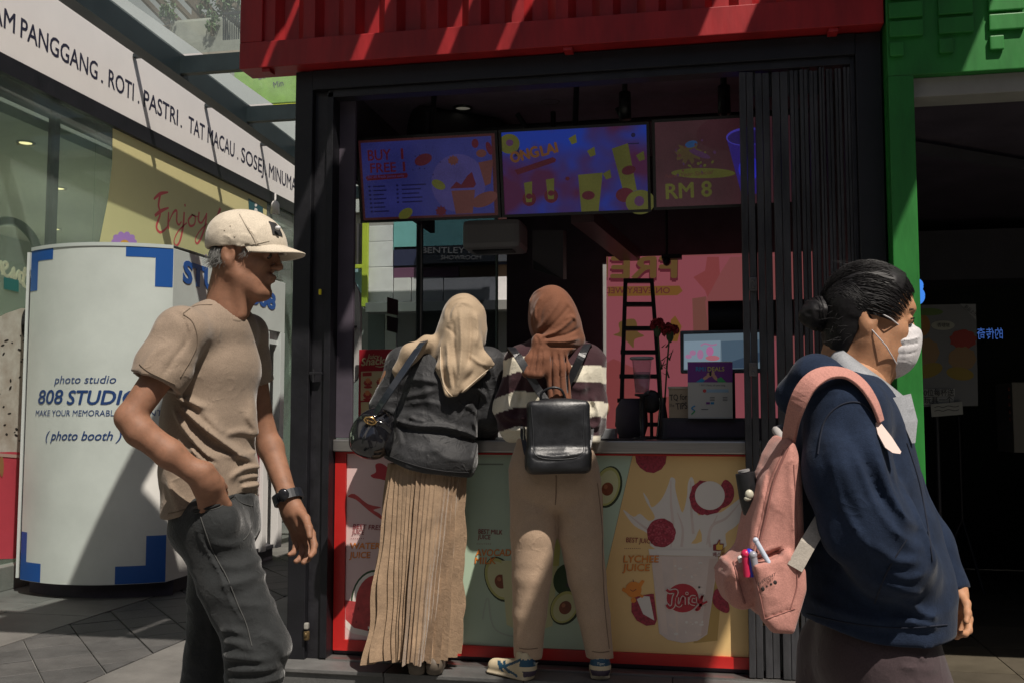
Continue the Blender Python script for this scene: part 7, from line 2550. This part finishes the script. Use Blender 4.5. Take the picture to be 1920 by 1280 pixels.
# trainers
M_shoe1 = mat('trainer_beige', (.50, .42, .28), .7, var=.1, vscale=20)
M_shoe2 = mat('trainer_sole', (.42, .36, .26), .7)
M_shoe3 = mat('trainer_navy', (.012, .06, .11), .5)
M_shoe4 = mat('trainer_heel', (.05, .035, .06), .6)
for (u, v, ang, nm) in ((1000, 1272, 50, 'left'), (1127, 1270, -2, 'right')):
    hp = P_(u - 2, 1240, -.03)
    zf = .122
    a = rad(ang); dv = _v((-math.sin(a), math.cos(a), 0))
    heel = _v((hp[0], hp[1] - .028, zf))
    S = SDF(.0042)
    S.cone(heel + dv * .035 + _v((0, 0, .045)), heel + dv * .20 + _v((0, 0, .030)), .040, .032, .02, sq=(np.cross(dv, (0, 0, 1)), 1.05))
    S.cone(heel + dv * .03 + _v((0, 0, .05)), heel + dv * .04 + _v((0, 0, .10)), .038, .036, .02)
    S.cone(heel + dv * .02 + _v((0, 0, .01)), heel + dv * .215 + _v((0, 0, .01)), .011, .011, .006, sq=(np.cross(dv, (0, 0, 1)), 3.7))
    S.cone(heel + dv * .035 + _v((0, 0, .085)), heel + dv * .04 + _v((0, 0, .14)), .029, .029, .003, 'sub')
    S.cut(lambda P: (zf + .001) - P[..., 2], heel + dv * .1, .2)
    wv = np.cross(dv, (0, 0, 1))
    def mf(C, heel=heel, dv=dv, wv=wv, zf=zf):
        t = (C - heel) @ dv; s_ = (C - heel) @ wv; z = C[:, 2] - zf
        out = np.zeros(len(C))
        out[z < .020] = 1
        st1 = (np.abs(t - .10 - (z - .03) * .9) < .008) | (np.abs(t - .135 - (z - .03) * .9) < .008)
        st2 = (np.abs(z - .036 - (t - .1) * .35) < .006) & (t > .05) & (t < .16)
        st3 = (np.abs(z - .056 + (t - .1) * .45) < .006) & (t > .03) & (t < .15)
        out[(st1 & (np.abs(s_) > .02) & (z > .024) & (z < .07)) | ((st2 | st3) & (np.abs(s_) > .022))] = 2
        out[(t < .035) & (z > .062) & (z < .088)] = 2
        out[(t < .018) & (z >= .02) & (z < .045)] = 3
        return out
    skin_mesh('trainer', [S.mesh()], [M_shoe1, M_shoe2, M_shoe3, M_shoe4], wom3, matfn=mf)
    pp = Plane(w3.world(heel + _v((0, -.0, 0))), (_c, _s, 0), (0, 0, 1))
    v_, f_ = text_shape('Tiger', 0, .2)
    xm = max(q[0] for q in v_)
    c0 = heel - dv * .0145 + _v((0, 0, .070))
    MB().add([tuple(c0 + wv * ((q[0] / xm - .5) * .034) + _v((0, 0, 1)) * (q[1] * .013) - dv * (.0055 - .9 * ((q[0] / xm - .5) * .034) ** 2 * 12)) for q in v_], f_).build('lettering', mat('trainer_print', (.6, .6, .5), .6), wom3)

# backpack on her back
K = Fig(1046, 4.03)
pk = K.thing('small black leather backpack worn by the woman in the striped sweater')
pk['category'] = 'backpack'; pk.name = 'backpack'
S = SDF(.0045)
c = K(1046, 818, .0)
Rb = rotz(rad(2))
S.box(c, ((1105 - 986) / 2 * K.k * .97, .058, (886 - 752) / 2 * K.k), .022, Rb, .01)
S.box(K(1047, 862, -.015), (.128, .062, .046), .024, Rb, .02)
S.ell(K(1046, 772, -.02), (.10, .05, .05), None, .03)
S.disp(K.fold([(992, 758), (1000, 830), (1006, 862), (1090, 856), (1098, 820), (1094, 756)], 1.6, -.006, .0))
S.disp(K.fold([(1000, 852), (1046, 858), (1092, 850)], 2, .004, .0))
S.disp(crumple((7, 7, 7), .005, 101))
pkm = skin_mesh('pouch', [S.mesh()], M_leather, pk)
M_seamb = mat('seam_leather', (.03, .032, .036), .5)
for q_ in ([(996, 762), (1000, 810), (1004, 852), (1046, 860), (1090, 852), (1094, 810), (1096, 762)],):
    seam(pkm, K, q_, .0018, M_seamb, pk)
fl_ = MB()
MB().tube([Vector(K(u, v, d)) for u, v, d in smooth_line([(1014, 756, .02), (1016, 735, .0), (1034, 726, -.01), (1052, 729, -.005), (1060, 748, .02)], 5)] if False else [Vector(K(*p)) for p in smooth_line([(1014, 756, .02), (1016, 736, .01), (1034, 726, .0), (1052, 730, .005), (1061, 750, .02)], 5)], .0055, 8).build('handle', M_leather, pk)
for pts, nm in (([(1024, 752, .03), (1008, 728, .04), (992, 702, .02), (974, 672, .03), (962, 656, .075), (958, 652, .13), (960, 664, .19)], 1), ([(1052, 750, .03), (1062, 724, .05), (1076, 696, .04), (1090, 668, .035), (1098, 652, .075), (1102, 646, .13), (1104, 660, .19)], -1)):
    q = [Vector(K(*p)) for p in smooth_line(pts, 5)]
    nr = []
    for i in range(len(q)):
        f = i / (len(q) - 1)
        nr.append(Vector((0, -1, .3)) if f < .55 else (Vector((0, -.5, 1)) if f < .75 else Vector((0, .1, 1))))
    MB().ribbon(q, .032, nr, .006).build('strap', M_leather, pk, bevel=.0015)
for u in (984, 1104):
    MB().ribbon([Vector(K(u + (3 if u < 1000 else -3), 850, .02)), Vector(K(u - (4 if u < 1000 else -4), 815, .08)), Vector(K(u - (3 if u < 1000 else -6), 790, .14))], .02, Vector((0, -1, 0)), .005).build('side_strap', M_leather, pk)
    q = K(u - (2 if u < 1000 else -2), 812, .02)
    MB().tube([Vector(q + _v((0, -.02, .03))), Vector(q + _v((0, -.02, -.025)))], .004, 8).build('buckle', mat('buckle_steel', (.5, .48, .45), .25, metal=1), pk)
q = on_cloth(pkm, K, [(1042, 853), (1050, 853), (1060, 852.5)], .0005)
if len(q) > 2:
    MB().tube(q, .0013, 5).build('logo_plate', mat('emboss_silver', (.45, .45, .45), .3, metal=.8), pk)
# ------------------------------------------------------------------ masked woman walking right in the foreground
SK_4 = skin_mat('skin_warm', (0.44, 0.225, 0.125))
F_hood = fabric('hoodie_navy', (0.0175, 0.027, 0.052), .95, weave=420, bump=.16, var=.22, vscale=30, sheen=.08, bscale2=16, bump2=.25, spec=.1)
F_shirtg = fabric('collar_grey', (0.30, 0.31, 0.33), .85, weave=900, bump=.06)
F_dark = fabric('trouser_plum', (0.060, 0.042, 0.046), .9, weave=800, bump=.08)
F_pink = fabric('backpack_pink', (0.48, 0.228, 0.190), .85, weave=500, bump=.18, var=.10, sheen=.15, bscale2=20, bump2=.25)
F_strapw = fabric('webbing_pale', (0.42, 0.38, 0.33), .8, weave=500, bump=.15)
M_hairb = mat('hair_black', (0.010, 0.009, 0.010), .5, var=.5, vscale=60, stretch=(1, 1, 6), spec=.25)
M_mask = fabric('mask_white', (0.56, 0.54, 0.55), .85, weave=900, bump=.05, var=.03, bscale2=30, bump2=.1)

w4 = Fig(1640, 2.05)
wk = w4.thing('masked woman with black hair bun and navy hoodie walking right past the gate')
P_ = w4
yaw = rad(-6)
Rh = frame((math.cos(yaw), math.sin(yaw), -.13))
hc = P_(1619, 604, .078)
hc = hc + _v((.0, .0, 0))
S = SDF(.0031)
W4 = head_sdf(S, hc, Rh, .97, True)
S.ell(W4((.035, -.044, -.045)), (.040, .018, .042), Rh, .03)
S.cone(P_(1625, 660, .08), P_(1608, 745, .07), .054, .060, .03)
V1 = S.mesh()
S = SDF(.0029)
wr = P_(1784, 1098, .17)
hand_sdf(S, wr, P_(1800, 1170, .15) - wr, (-.75, -.55, -.2), (.55, -.8, .1), .80, (.45, .75, .6), .08, .5)
S.path([P_(1756, 1062, .18), wr], [.028, .026], .02)
V2 = S.mesh()
S = SDF(.011)
S.path([P_(1600, 730, .06), P_(1600, 850, .06), P_(1610, 1000, .06), P_(1630, 1180, .06)], [.07, .09, .09, .08], .03)
S.path([P_(1575, 770, -.06), P_(1600, 930, -.10), P_(1690, 1060, -.08)], [.045, .04, .03], .03)
lg4 = [[P_(1660, 1180, -.02), P_(1760, 1480, -.03), P_(1730, 1800, -.03)], [P_(1600, 1180, .13), P_(1570, 1480, .14), P_(1500, 1780, .14)]]
for lg in lg4:
    S.path(lg, [.07, .06, .04], .03)
V3 = S.mesh()
skin_mesh('body', [V1, V2, V3], SK_4, wk)
for y in (-1, 1):
    MB().ell(W4((.0865, .033 * y, .0115)), (.0108, .0108, .0108), 14).build('eye', M_eye, wk)
    e = MB()
    pts = [W4((.097 - .013 * abs(q) ** 2 - .003, (.033 + .019 * q) * y, .033 + .003 * (1 - q * q))) for q in (-1, -.5, 0, .5, 1)]
    e.tube([Vector(p) for p in pts], [.001, .0022, .0026, .0022, .001], 6)
    e.build('eyebrow', M_hairb, wk)
    ls = MB()
    pts = [W4((.0985 - .012 * q * q, (.033 + .016 * q) * y, .0135 + .004 * (1 - q * q))) for q in (-1, -.5, 0, .5, 1)]
    ls.tube([Vector(p) for p in pts], .0014, 6)
    ls.build('eyelash', M_hairb, wk)
# hair cap with a hairline, bun behind
S = SDF(.0034)
S.ell(W4((.006, 0, .048)), (.092, .081, .087), Rh, .01)
S.ell(W4((-.018, 0, .015)), (.072, .078, .085), Rh, .03)
S.ell(W4((-.038, 0, -.045)), (.040, .060, .060), Rh, .03)
S.ell(W4((.040, 0, .066)), (.052, .062, .044), Rh, .03)
hl0 = W4((.056, 0, .055)); n1 = Rh @ _v((1, 0, -.30)); n1 /= np.linalg.norm(n1)
hl1 = W4((-.022, 0, -.01)); n2 = Rh @ _v((.95, 0, -.25)); n2 /= np.linalg.norm(n2)
def hairline(P):
    a = (P - hl0) @ n1
    b = np.minimum((P - hl1) @ n2, W4((0, 0, .030))[2] - P[..., 2])
    return np.maximum(a, b)
S.cut(hairline, hc, .22)
S.disp(crumple((20, 90, 60), .0022, 111, R=Rh))
skin_mesh('hair', [S.mesh()], M_hairb, wk)
S = SDF(.0034)
S.ell(P_(1537, 588, .085), (.036, .034, .034), None, .02)
S.ell(P_(1520, 592, .085), (.022, .018, .017), None, .02)
S.cone(P_(1560, 585, .085), P_(1540, 588, .085), .026, .03, .02)
S.disp(crumple((90, 60, 90), .004, 113, R=rotz(.5)))
skin_mesh('hair_bun', [S.mesh()], M_hairb, wk)
hr = random.Random(8)
st = MB()
bun = P_(1556, 588, .085)
def scalp(p):
    q = (Rh.T @ (p - W4((.004, 0, .040))))
    e = _v((.0985, .0875, .0955))
    n_ = np.linalg.norm(q / e)
    return W4((.004, 0, .040)) + Rh @ (q / n_ * (1.004 + hr.uniform(-.006, .010)))
for k in range(900):
    f0 = hr.uniform(-1, 1)
    a0 = W4((.100 - .050 * abs(f0) ** 1.5 + hr.uniform(-.02, .004), f0 * .075, (.085 - .085 * abs(f0) ** 2.2) * 1.0))
    if hr.random() < .35:
        a0 = W4((hr.uniform(-.03, .0), -.078, hr.uniform(-.05, .03)))
    pts = []
    for i in range(7):
        t = i / 6 * hr.uniform(.85, 1.0)
        pts.append(Vector(scalp(a0 * (1 - t) + bun * t + _v((0, 0, .05 * math.sin(math.pi * t) * (1 - abs(f0) * .6))))))
    st.tube(pts, [.0004, .0009, .0010, .0010, .0010, .0008, .0005], 3, cap=False)
bc = P_(1537, 588, .085)
for k in range(160):
    ax_ = hr.uniform(-1, 1); rr3 = .037 * math.sqrt(max(0, 1 - ax_ * ax_ * .8)) * hr.uniform(.97, 1.06); t0 = hr.uniform(0, 6.28)
    st.tube([Vector(bc + _v((ax_ * .030, rr3 * math.cos(t0 + q * .35), rr3 * math.sin(t0 + q * .35)))) for q in range(7)], [.0004, .0009, .001, .001, .001, .0008, .0004], 3, cap=False)
for k in range(70):
    a0 = W4((hr.uniform(-.09, .02), -hr.uniform(.03, .075), hr.uniform(-.06, .10)))
    if hr.random() < .5:
        t = hr.uniform(-1, 1)
        a0 = W4((hr.uniform(-.06, .07), t * .06, .128 - .03 * t * t))
        d = Rh @ _v((-hr.uniform(.4, 1), hr.uniform(-.2, .2), hr.uniform(-.05, .25)))
    else:
        a0 = P_(hr.uniform(1560, 1600), hr.uniform(560, 640), hr.uniform(.0, .04)); d = _v((hr.uniform(-1, .2), hr.uniform(-.5, 0), hr.uniform(-.4, .4)))
    L = hr.uniform(.015, .045)
    p1 = a0 + d * L * .5; p2 = p1 + (d + _v((hr.uniform(-.2, .2), 0, -.2))) * L * .5
    st.tube([Vector(a0), Vector(p1), Vector(p2)], [.0004, .0004, .0002], 3, cap=False)
o = st.build('hair_strands', M_hairb, wk); o['kind'] = 'stuff'
# face mask: shell over nose, mouth and chin with a fold line, and ear loops
S = SDF(.0028)
S.ell(W4((.060, 0, -.050)), (.056, .060, .068), Rh, .01)
S.ell(W4((.082, 0, -.030)), (.032, .026, .034), Rh, .03)
S.cone(W4((.106, 0, -.014)), W4((.094, 0, -.07)), .012, .014, .03)
mc = W4((.07, 0, -.05))
mn_top = Rh @ _v((.38, 0, 1)); mn_top /= np.linalg.norm(mn_top)
tp_ = W4((.106, 0, .004))
S.cut(lambda P: (P - tp_) @ mn_top, mc, .2)
bk = W4((.034, 0, -.05)); nb = Rh @ _v((-1, 0, -.22)); nb /= np.linalg.norm(nb)
S.cut(lambda P: (P - bk) @ nb, mc, .2)
bt = W4((.0, 0, -.108)); nbt = Rh @ _v((-.12, 0, -1.0))
S.cut(lambda P: (P - bt) @ nbt, mc, .2)
for pts, w, a in (([(1668, 622), (1700, 616), (1728, 610)], 1.6, -.005), ([(1666, 640), (1698, 638), (1730, 630)], 1.8, .004), ([(1666, 648), (1698, 647), (1728, 641)], 1.6, -.006), ([(1668, 664), (1696, 664), (1722, 658)], 1.6, -.005), ([(1684, 606), (1690, 640), (1692, 676)], 3, .002)):
    S.disp(w4.fold(pts, w, a, .08, .03))
mk = skin_mesh('face_mask', [S.mesh()], M_mask, wk)
M_seamm = mat('seam_mask', (.42, .40, .41), .9)
for q_ in ([(1676, 612), (1700, 605), (1722, 600)], [(1674, 616), (1674, 640), (1672, 664), (1668, 680)]):
    seam(mk, w4, q_, .0011, M_seamm, wk)
for (a, b) in ((( .074, -.052, -.012), (-.004, -.083, .020)), ((.066, -.054, -.088), (-.002, -.082, -.022))):
    MB().tube([Vector(W4(a)), Vector(W4(((a[0] + b[0]) / 2, -.086, (a[2] + b[2]) / 2 + .0))), Vector(W4(b))], .0014, 8).build('ear_loop', M_mask, wk)
# grey shirt collar standing round the neck
up_ = [(1568, 648, .080), (1588, 664, .022), (1622, 690, -.004), (1658, 716, .008), (1692, 744, .050)]
lo_ = [(1550, 676, .080), (1574, 704, -.010), (1612, 736, -.040), (1660, 772, -.036), (1708, 806, .030)]
up_ = smooth_line(up_ + [(1670, 730, .12), (1620, 690, .155), (1585, 660, .135)], 4, True); lo_ = smooth_line(lo_ + [(1690, 790, .14), (1625, 730, .19), (1570, 690, .165)], 4, True)
n = len(up_)
cl = MB()
for a_, b_ in zip(up_, lo_):
    pa_, pb_ = P_(*a_), P_(*b_)
    cl.v += [tuple(pa_), tuple(pa_ * .5 + pb_ * .5 + _v((0, -.004, .004))), tuple(pb_)]
for i in range(n):
    j = (i + 1) % n
    for q in (0, 1):
        cl.f.append((3 * i + q, 3 * j + q, 3 * j + q + 1, 3 * i + q + 1)); cl.mi.append(0); cl.sm.append(True)
co_ = cl.build('shirt_collar', F_shirtg, wk)
sd = co_.modifiers.new('cloth', 'SOLIDIFY'); sd.thickness = .004
MB().ribbon([Vector(P_(*p)) for p in ((1688, 742, -.03), (1706, 790, -.04), (1712, 830, -.045))], [.05, .035, .008], Vector((.3, -1, .1)), .004).build('collar_tip', F_shirtg, wk)
# hoodie
G = w4.fold
S = SDF(.0058)
S.path([P_(1586, 762, .07), P_(1592, 810, .065), P_(1600, 900, .06), P_(1622, 1010, .06), P_(1640, 1110, .06), P_(1646, 1205, .06)], [.083, .112, .122, .130, .140, .146], .03, sq=((0, 1, 0), 1.22))
S.path([P_(1492, 742, .07), P_(1530, 712, .03), P_(1574, 742, -.02), P_(1624, 786, -.03), P_(1676, 832, -.01)], [.034, .046, .028, .022, .018], .03)
S.path([P_(1492, 742, .08), P_(1535, 712, .13), P_(1620, 745, .17)], [.034, .046, .03], .03)
S.cone(P_(1592, 772, .04), P_(1586, 782, -.06), .072, .074, .05)
S.path([P_(1584, 772, -.08), P_(1590, 880, -.115), P_(1628, 985, -.125), P_(1672, 1046, -.115), P_(1712, 1072, -.085)], [.078, .078, .080, .070, .052], .03)
S.path([P_(1620, 770, .19), P_(1672, 900, .21), P_(1738, 1020, .20), P_(1780, 1100, .17)], [.066, .060, .052, .041], .03)
S.path([P_(1690, 1000, .02), P_(1700, 1080, .0), P_(1704, 1150, .0)], [.070, .072, .066], .04)
hx = np.array([P_(u, 1190)[0] for u in (1490, 1510, 1600, 1700, 1790)]); hz = np.array([P_(1640, v, -.08)[2] for v in (1178, 1182, 1200, 1208, 1203)])
S.cut(lambda P: np.interp(P[..., 0], hx, hz) - P[..., 2], P_(1640, 1230), .30)
S.cone(P_(1640, 680, .08), P_(1628, 770, .075), .085, .070, .01, 'sub')
wq = P_(1788, 1106, .17); wax = P_(1806, 1180, .15) - P_(1760, 1040, .18); wax /= np.linalg.norm(wax)
S.cut(lambda P: (P - wq) @ wax, wq + wax * .06, .075)
for pts, w, a in (([(1532, 800), (1556, 764), (1600, 756), (1634, 774), (1648, 800)], 3, -.006), ([(1545, 800), (1560, 880), (1600, 960)], 12, .010), ([(1570, 790), (1600, 870), (1640, 960)], 9, -.010), ([(1610, 800), (1640, 890), (1672, 985)], 10, .012),
                  ([(1648, 800), (1670, 870), (1690, 960)], 8, -.012), ([(1600, 1000), (1650, 1040), (1705, 1040)], 8, .012), ([(1660, 1000), (1690, 1020), (1712, 1010)], 8, .007), ([(1650, 980), (1680, 998), (1715, 985)], 8, -.005),
                  ([(1620, 1080), (1680, 1100), (1720, 1110)], 8, .010), ([(1520, 900), (1540, 1000), (1580, 1060)], 10, .008), ([(1700, 900), (1720, 990), (1745, 1060)], 8, .012), ([(1690, 1120), (1730, 1150), (1770, 1160)], 7, .012),
                  ([(1670, 1160), (1720, 1168), (1770, 1180)], 6, .010), ([(1540, 1140), (1600, 1160), (1680, 1170)], 8, .008), ([(1500, 1166), (1600, 1184), (1700, 1192), (1790, 1188)], 2.5, -.007), ([(1560, 1040), (1600, 1110), (1660, 1150)], 9, -.008),
                  ([(1536, 820), (1548, 900), (1578, 980), (1620, 1040)], 5, .009), ([(1575, 830), (1606, 920), (1640, 980), (1690, 1010)], 5, .011), ([(1610, 830), (1634, 900), (1668, 960), (1710, 985)], 5, .010), ([(1640, 1060), (1680, 1075), (1716, 1060)], 5, .009), ([(1640, 840), (1652, 900), (1680, 945)], 4, -.012), ([(1592, 830), (1620, 910), (1654, 968)], 4, -.012), ([(1505, 770), (1530, 740), (1570, 722)], 6, .010), ([(1490, 760), (1520, 720), (1560, 700)], 5, -.008)):
    S.disp(G(pts, w, a * .72, .02))
S.disp(crumple((7, 7, 7), .0045, 121))
hd = skin_mesh('hoodie', [S.mesh()], F_hood, wk)
M_seamh = mat('seam_hoodie', (.008, .012, .026), .9)
for q_, r_ in (([(1534, 850), (1546, 790), (1578, 758), (1616, 756), (1644, 790), (1656, 840)], .0018), ([(1512, 1150), (1600, 1168), (1690, 1176), (1776, 1170)], .0016), ([(1700, 1010), (1664, 1070), (1640, 1130)], .0016), ([(1700, 830), (1722, 900), (1738, 980), (1748, 1050)], .0018)):
    seam(hd, w4, q_, r_, M_seamh, wk)
# drawstring end and zip pull details on the chest
MB().ell(P_(1644, 775, -.135), (.012, .008, .008), 10).ell(P_(1648, 786, -.13), (.012, .008, .006), 10).build('strap_slider', mat('slider', (.75, .62, .58), .4), wk)
# trousers and shoes
S = SDF(.008)
for lg, rr_ in ((lg4[0], (.115, .10, .08)), (lg4[1], (.11, .095, .078))):
    S.path([lg[0] + _v((0, .03, -.06)), lg[1], lg[2]], rr_, .03)
S.cone(P_(1640, 1120, .06), P_(1640, 1240, .06), .105, .122, .03, sq=((0, 1, 0), 1.12))
for pts, w, a in (([(1680, 1225), (1720, 1235), (1760, 1240)], 5, .008), ([(1690, 1250), (1730, 1258), (1780, 1262)], 5, .008), ([(1685, 1212), (1720, 1218), (1750, 1216)], 4, .007)):
    S.disp(G(pts, w, a, .02))
skin_mesh('trousers', [S.mesh()], F_dark, wk)
for lg in lg4:
    a = lg[2]
    S = SDF(.009)
    S.path([_v((a[0], a[1], .08)), _v((a[0] - .01, a[1], .045)), _v((a[0] + .15, a[1], .035))], [.042, .042, .034], .03)
    S.cone((a[0] - .03, a[1], .012), (a[0] + .17, a[1], .012), .011, .011, .01, sq=((0, 1, 0), 3.4))
    skin_mesh('shoe', [S.mesh()], M_shoe, wk)

# pink backpack
pkb = w4.thing('pink backpack with pens and a black umbrella worn by the masked woman')
pkb['category'] = 'backpack'; pkb.name = 'backpack'
S = SDF(.0044)
ym = .03
pz_ = lambda pts, dy=-.08: [(P_(u, v, dy)[0], P_(u, v, dy)[2]) for u, v in pts]
S.prism(pz_(smooth_line([(1478, 818), (1498, 850), (1506, 930), (1506, 1060), (1500, 1130), (1478, 1172), (1440, 1166), (1412, 1126), (1400, 1060), (1416, 965), (1444, 880)], 3, True)), ym - .135, ym + .03, .035, .01)
S.prism(pz_(smooth_line([(1430, 1034), (1394, 1040), (1370, 1072), (1362, 1100), (1374, 1136), (1404, 1148), (1434, 1120)], 3, True)), ym - .11, ym + .02, .026, .015)
S.prism(pz_([(1404, 1052), (1472, 1024), (1502, 1062), (1502, 1100), (1478, 1180), (1442, 1178), (1420, 1152)]), ym - .158, ym - .10, .014, .008)
S.prism(pz_([(1364, 1082), (1382, 1056), (1416, 1034), (1424, 1046), (1390, 1076)]), ym - .118, ym + .03, .008, .012)
S.prism(pz_([(1408, 1054), (1468, 1030), (1466, 1040), (1412, 1062)], -.12), ym - .150, ym - .122, .004, .004, 'sub')
for pts, w, a in (([(1470, 836), (1446, 905), (1430, 980), (1412, 1050)], 5, .004), ([(1462, 860), (1444, 940), (1428, 1030)], 4, -.008), ([(1482, 870), (1474, 940), (1456, 1010)], 6, -.008), ([(1490, 900), (1494, 980), (1498, 1040)], 3, .005),
                  ([(1408, 1056), (1420, 1100), (1430, 1160)], 1.8, -.008), ([(1430, 1160), (1456, 1152), (1488, 1140)], 1.8, -.008), ([(1404, 1052), (1440, 1036), (1472, 1025)], 1.8, .004), ([(1376, 1040), (1384, 1080), (1398, 1130)], 5, .007),
                  ([(1440, 1070), (1452, 1100), (1448, 1135)], 9, .005), ([(1360, 1080), (1366, 1110), (1380, 1140)], 4, -.006), ([(1470, 1040), (1486, 1080), (1484, 1130)], 6, -.005)):
    S.disp(G(pts, w, a, .02))
S.disp(crumple((10, 10, 9), .004, 131))
pkm = skin_mesh('pouch', [S.mesh()], F_pink, pkb)
M_seamp = mat('seam_pink', (.30, .13, .11), .9); M_zipt = mat('zip_tape', (.24, .10, .085), .8)
for q_, r_, m_ in (([(1478, 838), (1452, 900), (1436, 970), (1420, 1034)], .0026, M_zipt), ([(1470, 842), (1444, 902), (1428, 972), (1412, 1036)], .0012, M_seamp), ([(1410, 1062), (1424, 1110), (1434, 1160)], .0014, M_seamp), ([(1434, 1160), (1458, 1152), (1490, 1140)], .0014, M_seamp),
                   ([(1408, 1056), (1440, 1042), (1470, 1028)], .0018, M_seamp), ([(1494, 1066), (1494, 1100), (1482, 1140)], .0014, M_seamp), ([(1376, 1052), (1384, 1090), (1396, 1130)], .0022, M_zipt), ([(1488, 870), (1492, 940), (1494, 1010)], .0014, M_seamp)):
    seam(pkm, w4, q_, r_, m_, pkb)
MB().tube([Vector(P_(1474, 836, .03)), Vector(P_(1462, 816, .03)), Vector(P_(1455, 806, .06)), Vector(P_(1466, 800, .09)), Vector(P_(1480, 820, .09))], .009, 8).build('handle', mat('webbing_grey', (.35, .33, .32), .8), pkb)
pts = [(1476, 850, -.03), (1480, 815, -.075), (1492, 765, -.125), (1514, 722, -.140), (1546, 700, -.135), (1586, 700, -.140), (1618, 722, -.155), (1640, 756, -.165), (1652, 790, -.165)]
q = [Vector(P_(*p)) for p in smooth_line(pts, 5)]
nr = []
for i in range(len(q)):
    f = i / (len(q) - 1)
    nr.append(Vector((-.75, -.75, .25)).lerp(Vector((.15, -.72, .85)), min(1, f * 1.7)).lerp(Vector((.7, -.75, .3)), max(0, (f - .6) / .4)))
MB().ribbon(q, [.036 - .016 * max(0, i / (len(q) - 1) - .45) / .55 for i in range(len(q))], nr, .007).build('strap', F_pink, pkb, bevel=.002)
q = [Vector(P_(*p)) for p in ((1578, 912, -.05), (1545, 968, -.095), (1514, 1020, -.125), (1490, 1064, -.128))]
MB().ribbon(q, .030, Vector((-.3, -1, .1)), .004).build('lower_strap', F_strapw, pkb)
# zips, pens, umbrella, print
M_zip = mat('zip_pale', (.55, .48, .40), .4)
for u, v, d in ((1461, 965, -.085), (1357, 1075, -.03)):
    a = Vector(P_(u, v - 10, d)); b = Vector(P_(u + 1, v + 10, d))
    MB().tube([a, b], .0045, 8).build('zip_pull', M_zip, pkb)
pe = [((1388, 1046, -.08), (1396, 1080, -.08), (.7, .7, .7), .005), ((1417, 1012, -.11), (1442, 1055, -.12), (.5, .55, .65), .005), ((1398, 1038, -.10), (1402, 1080, -.10), (.55, .02, .08), .008), ((1406, 1036, -.10), (1410, 1080, -.10), (.03, .04, .5), .008), ((1412, 1040, -.11), (1420, 1080, -.11), (.3, .3, .34), .007)]
for i, (a, b, c, r) in enumerate(pe):
    MB().tube([Vector(P_(*a)), Vector(P_(*b))], r, 10).ell(P_(*a), (r * 1.2, r * 1.2, r * 1.2), 8).build('pen', mat('pen_%d' % i, c, .3), pkb)
um = w4.thing('short black folded umbrella tucked in the side of the pink backpack')
um['category'] = 'umbrella'; um.name = 'umbrella'
MB().tube([Vector(P_(1397, 886, -.02)), Vector(P_(1405, 930, -.02)), Vector(P_(1411, 958, -.01))], [.020, .021, .020], 16).build('canopy', mat('umbrella_black', (.012, .013, .015), .45, bump=.2, bscale=60), um)
MB().tube([Vector(P_(1395, 884, -.02)), Vector(P_(1394, 880, -.02))], .012, 12).build('cap', mat('umb_cap', (.25, .25, .25), .3), um)
MB().ell(P_(1405, 926, -.045), (.009, .006, .010), 10).ell(P_(1402, 934, -.044), (.008, .005, .005), 8).build('toggle', mat('toggle_pale', (.5, .48, .38), .4), pkb)
v_, f_ = text_shape('EVERYDAY', .01, 0)
xm = max(a[0] for a in v_)
MB().add([tuple(P_(1420 + q[0] / xm * 34 + q[1] * 1.5, 1098 - q[0] / xm * 20 - q[1] * 10, -.137)) for q in v_], f_).build('lettering', mat('print_black', (.02, .015, .015), .7), pkb)
for u_, v_, r_ in ((1431, 1103, .0042), (1453, 1091, .0042), (1446, 1094, .0022), (1438, 1098, .0018)):
    q = on_cloth(pkm, w4, [(u_, v_), (u_ + .1, v_), (u_ + .2, v_)], .0)
    if q:
        MB().ell(q[0], (r_, .0012, r_), 8).build('printed_dot', _M['print_black'], pkb)
# pale tag on her chest
tg = MB()
q = [P_(u, v, -.158 - .0007 * (v - 786)) for u, v in ((1640, 786), (1650, 790), (1672, 818), (1690, 846), (1688, 850), (1674, 848), (1660, 838), (1646, 812))]
tg.add([tuple(p) for p in q] + [tuple(p + _v((0, .006, 0))) for p in q], [tuple(range(8))[::-1], tuple(range(8, 16))] + [(i, (i + 1) % 8, 8 + (i + 1) % 8, 8 + i) for i in range(8)])
tg.build('strap_tail', mat('strap_pale_pink', (.62, .48, .43), .7), pkb)
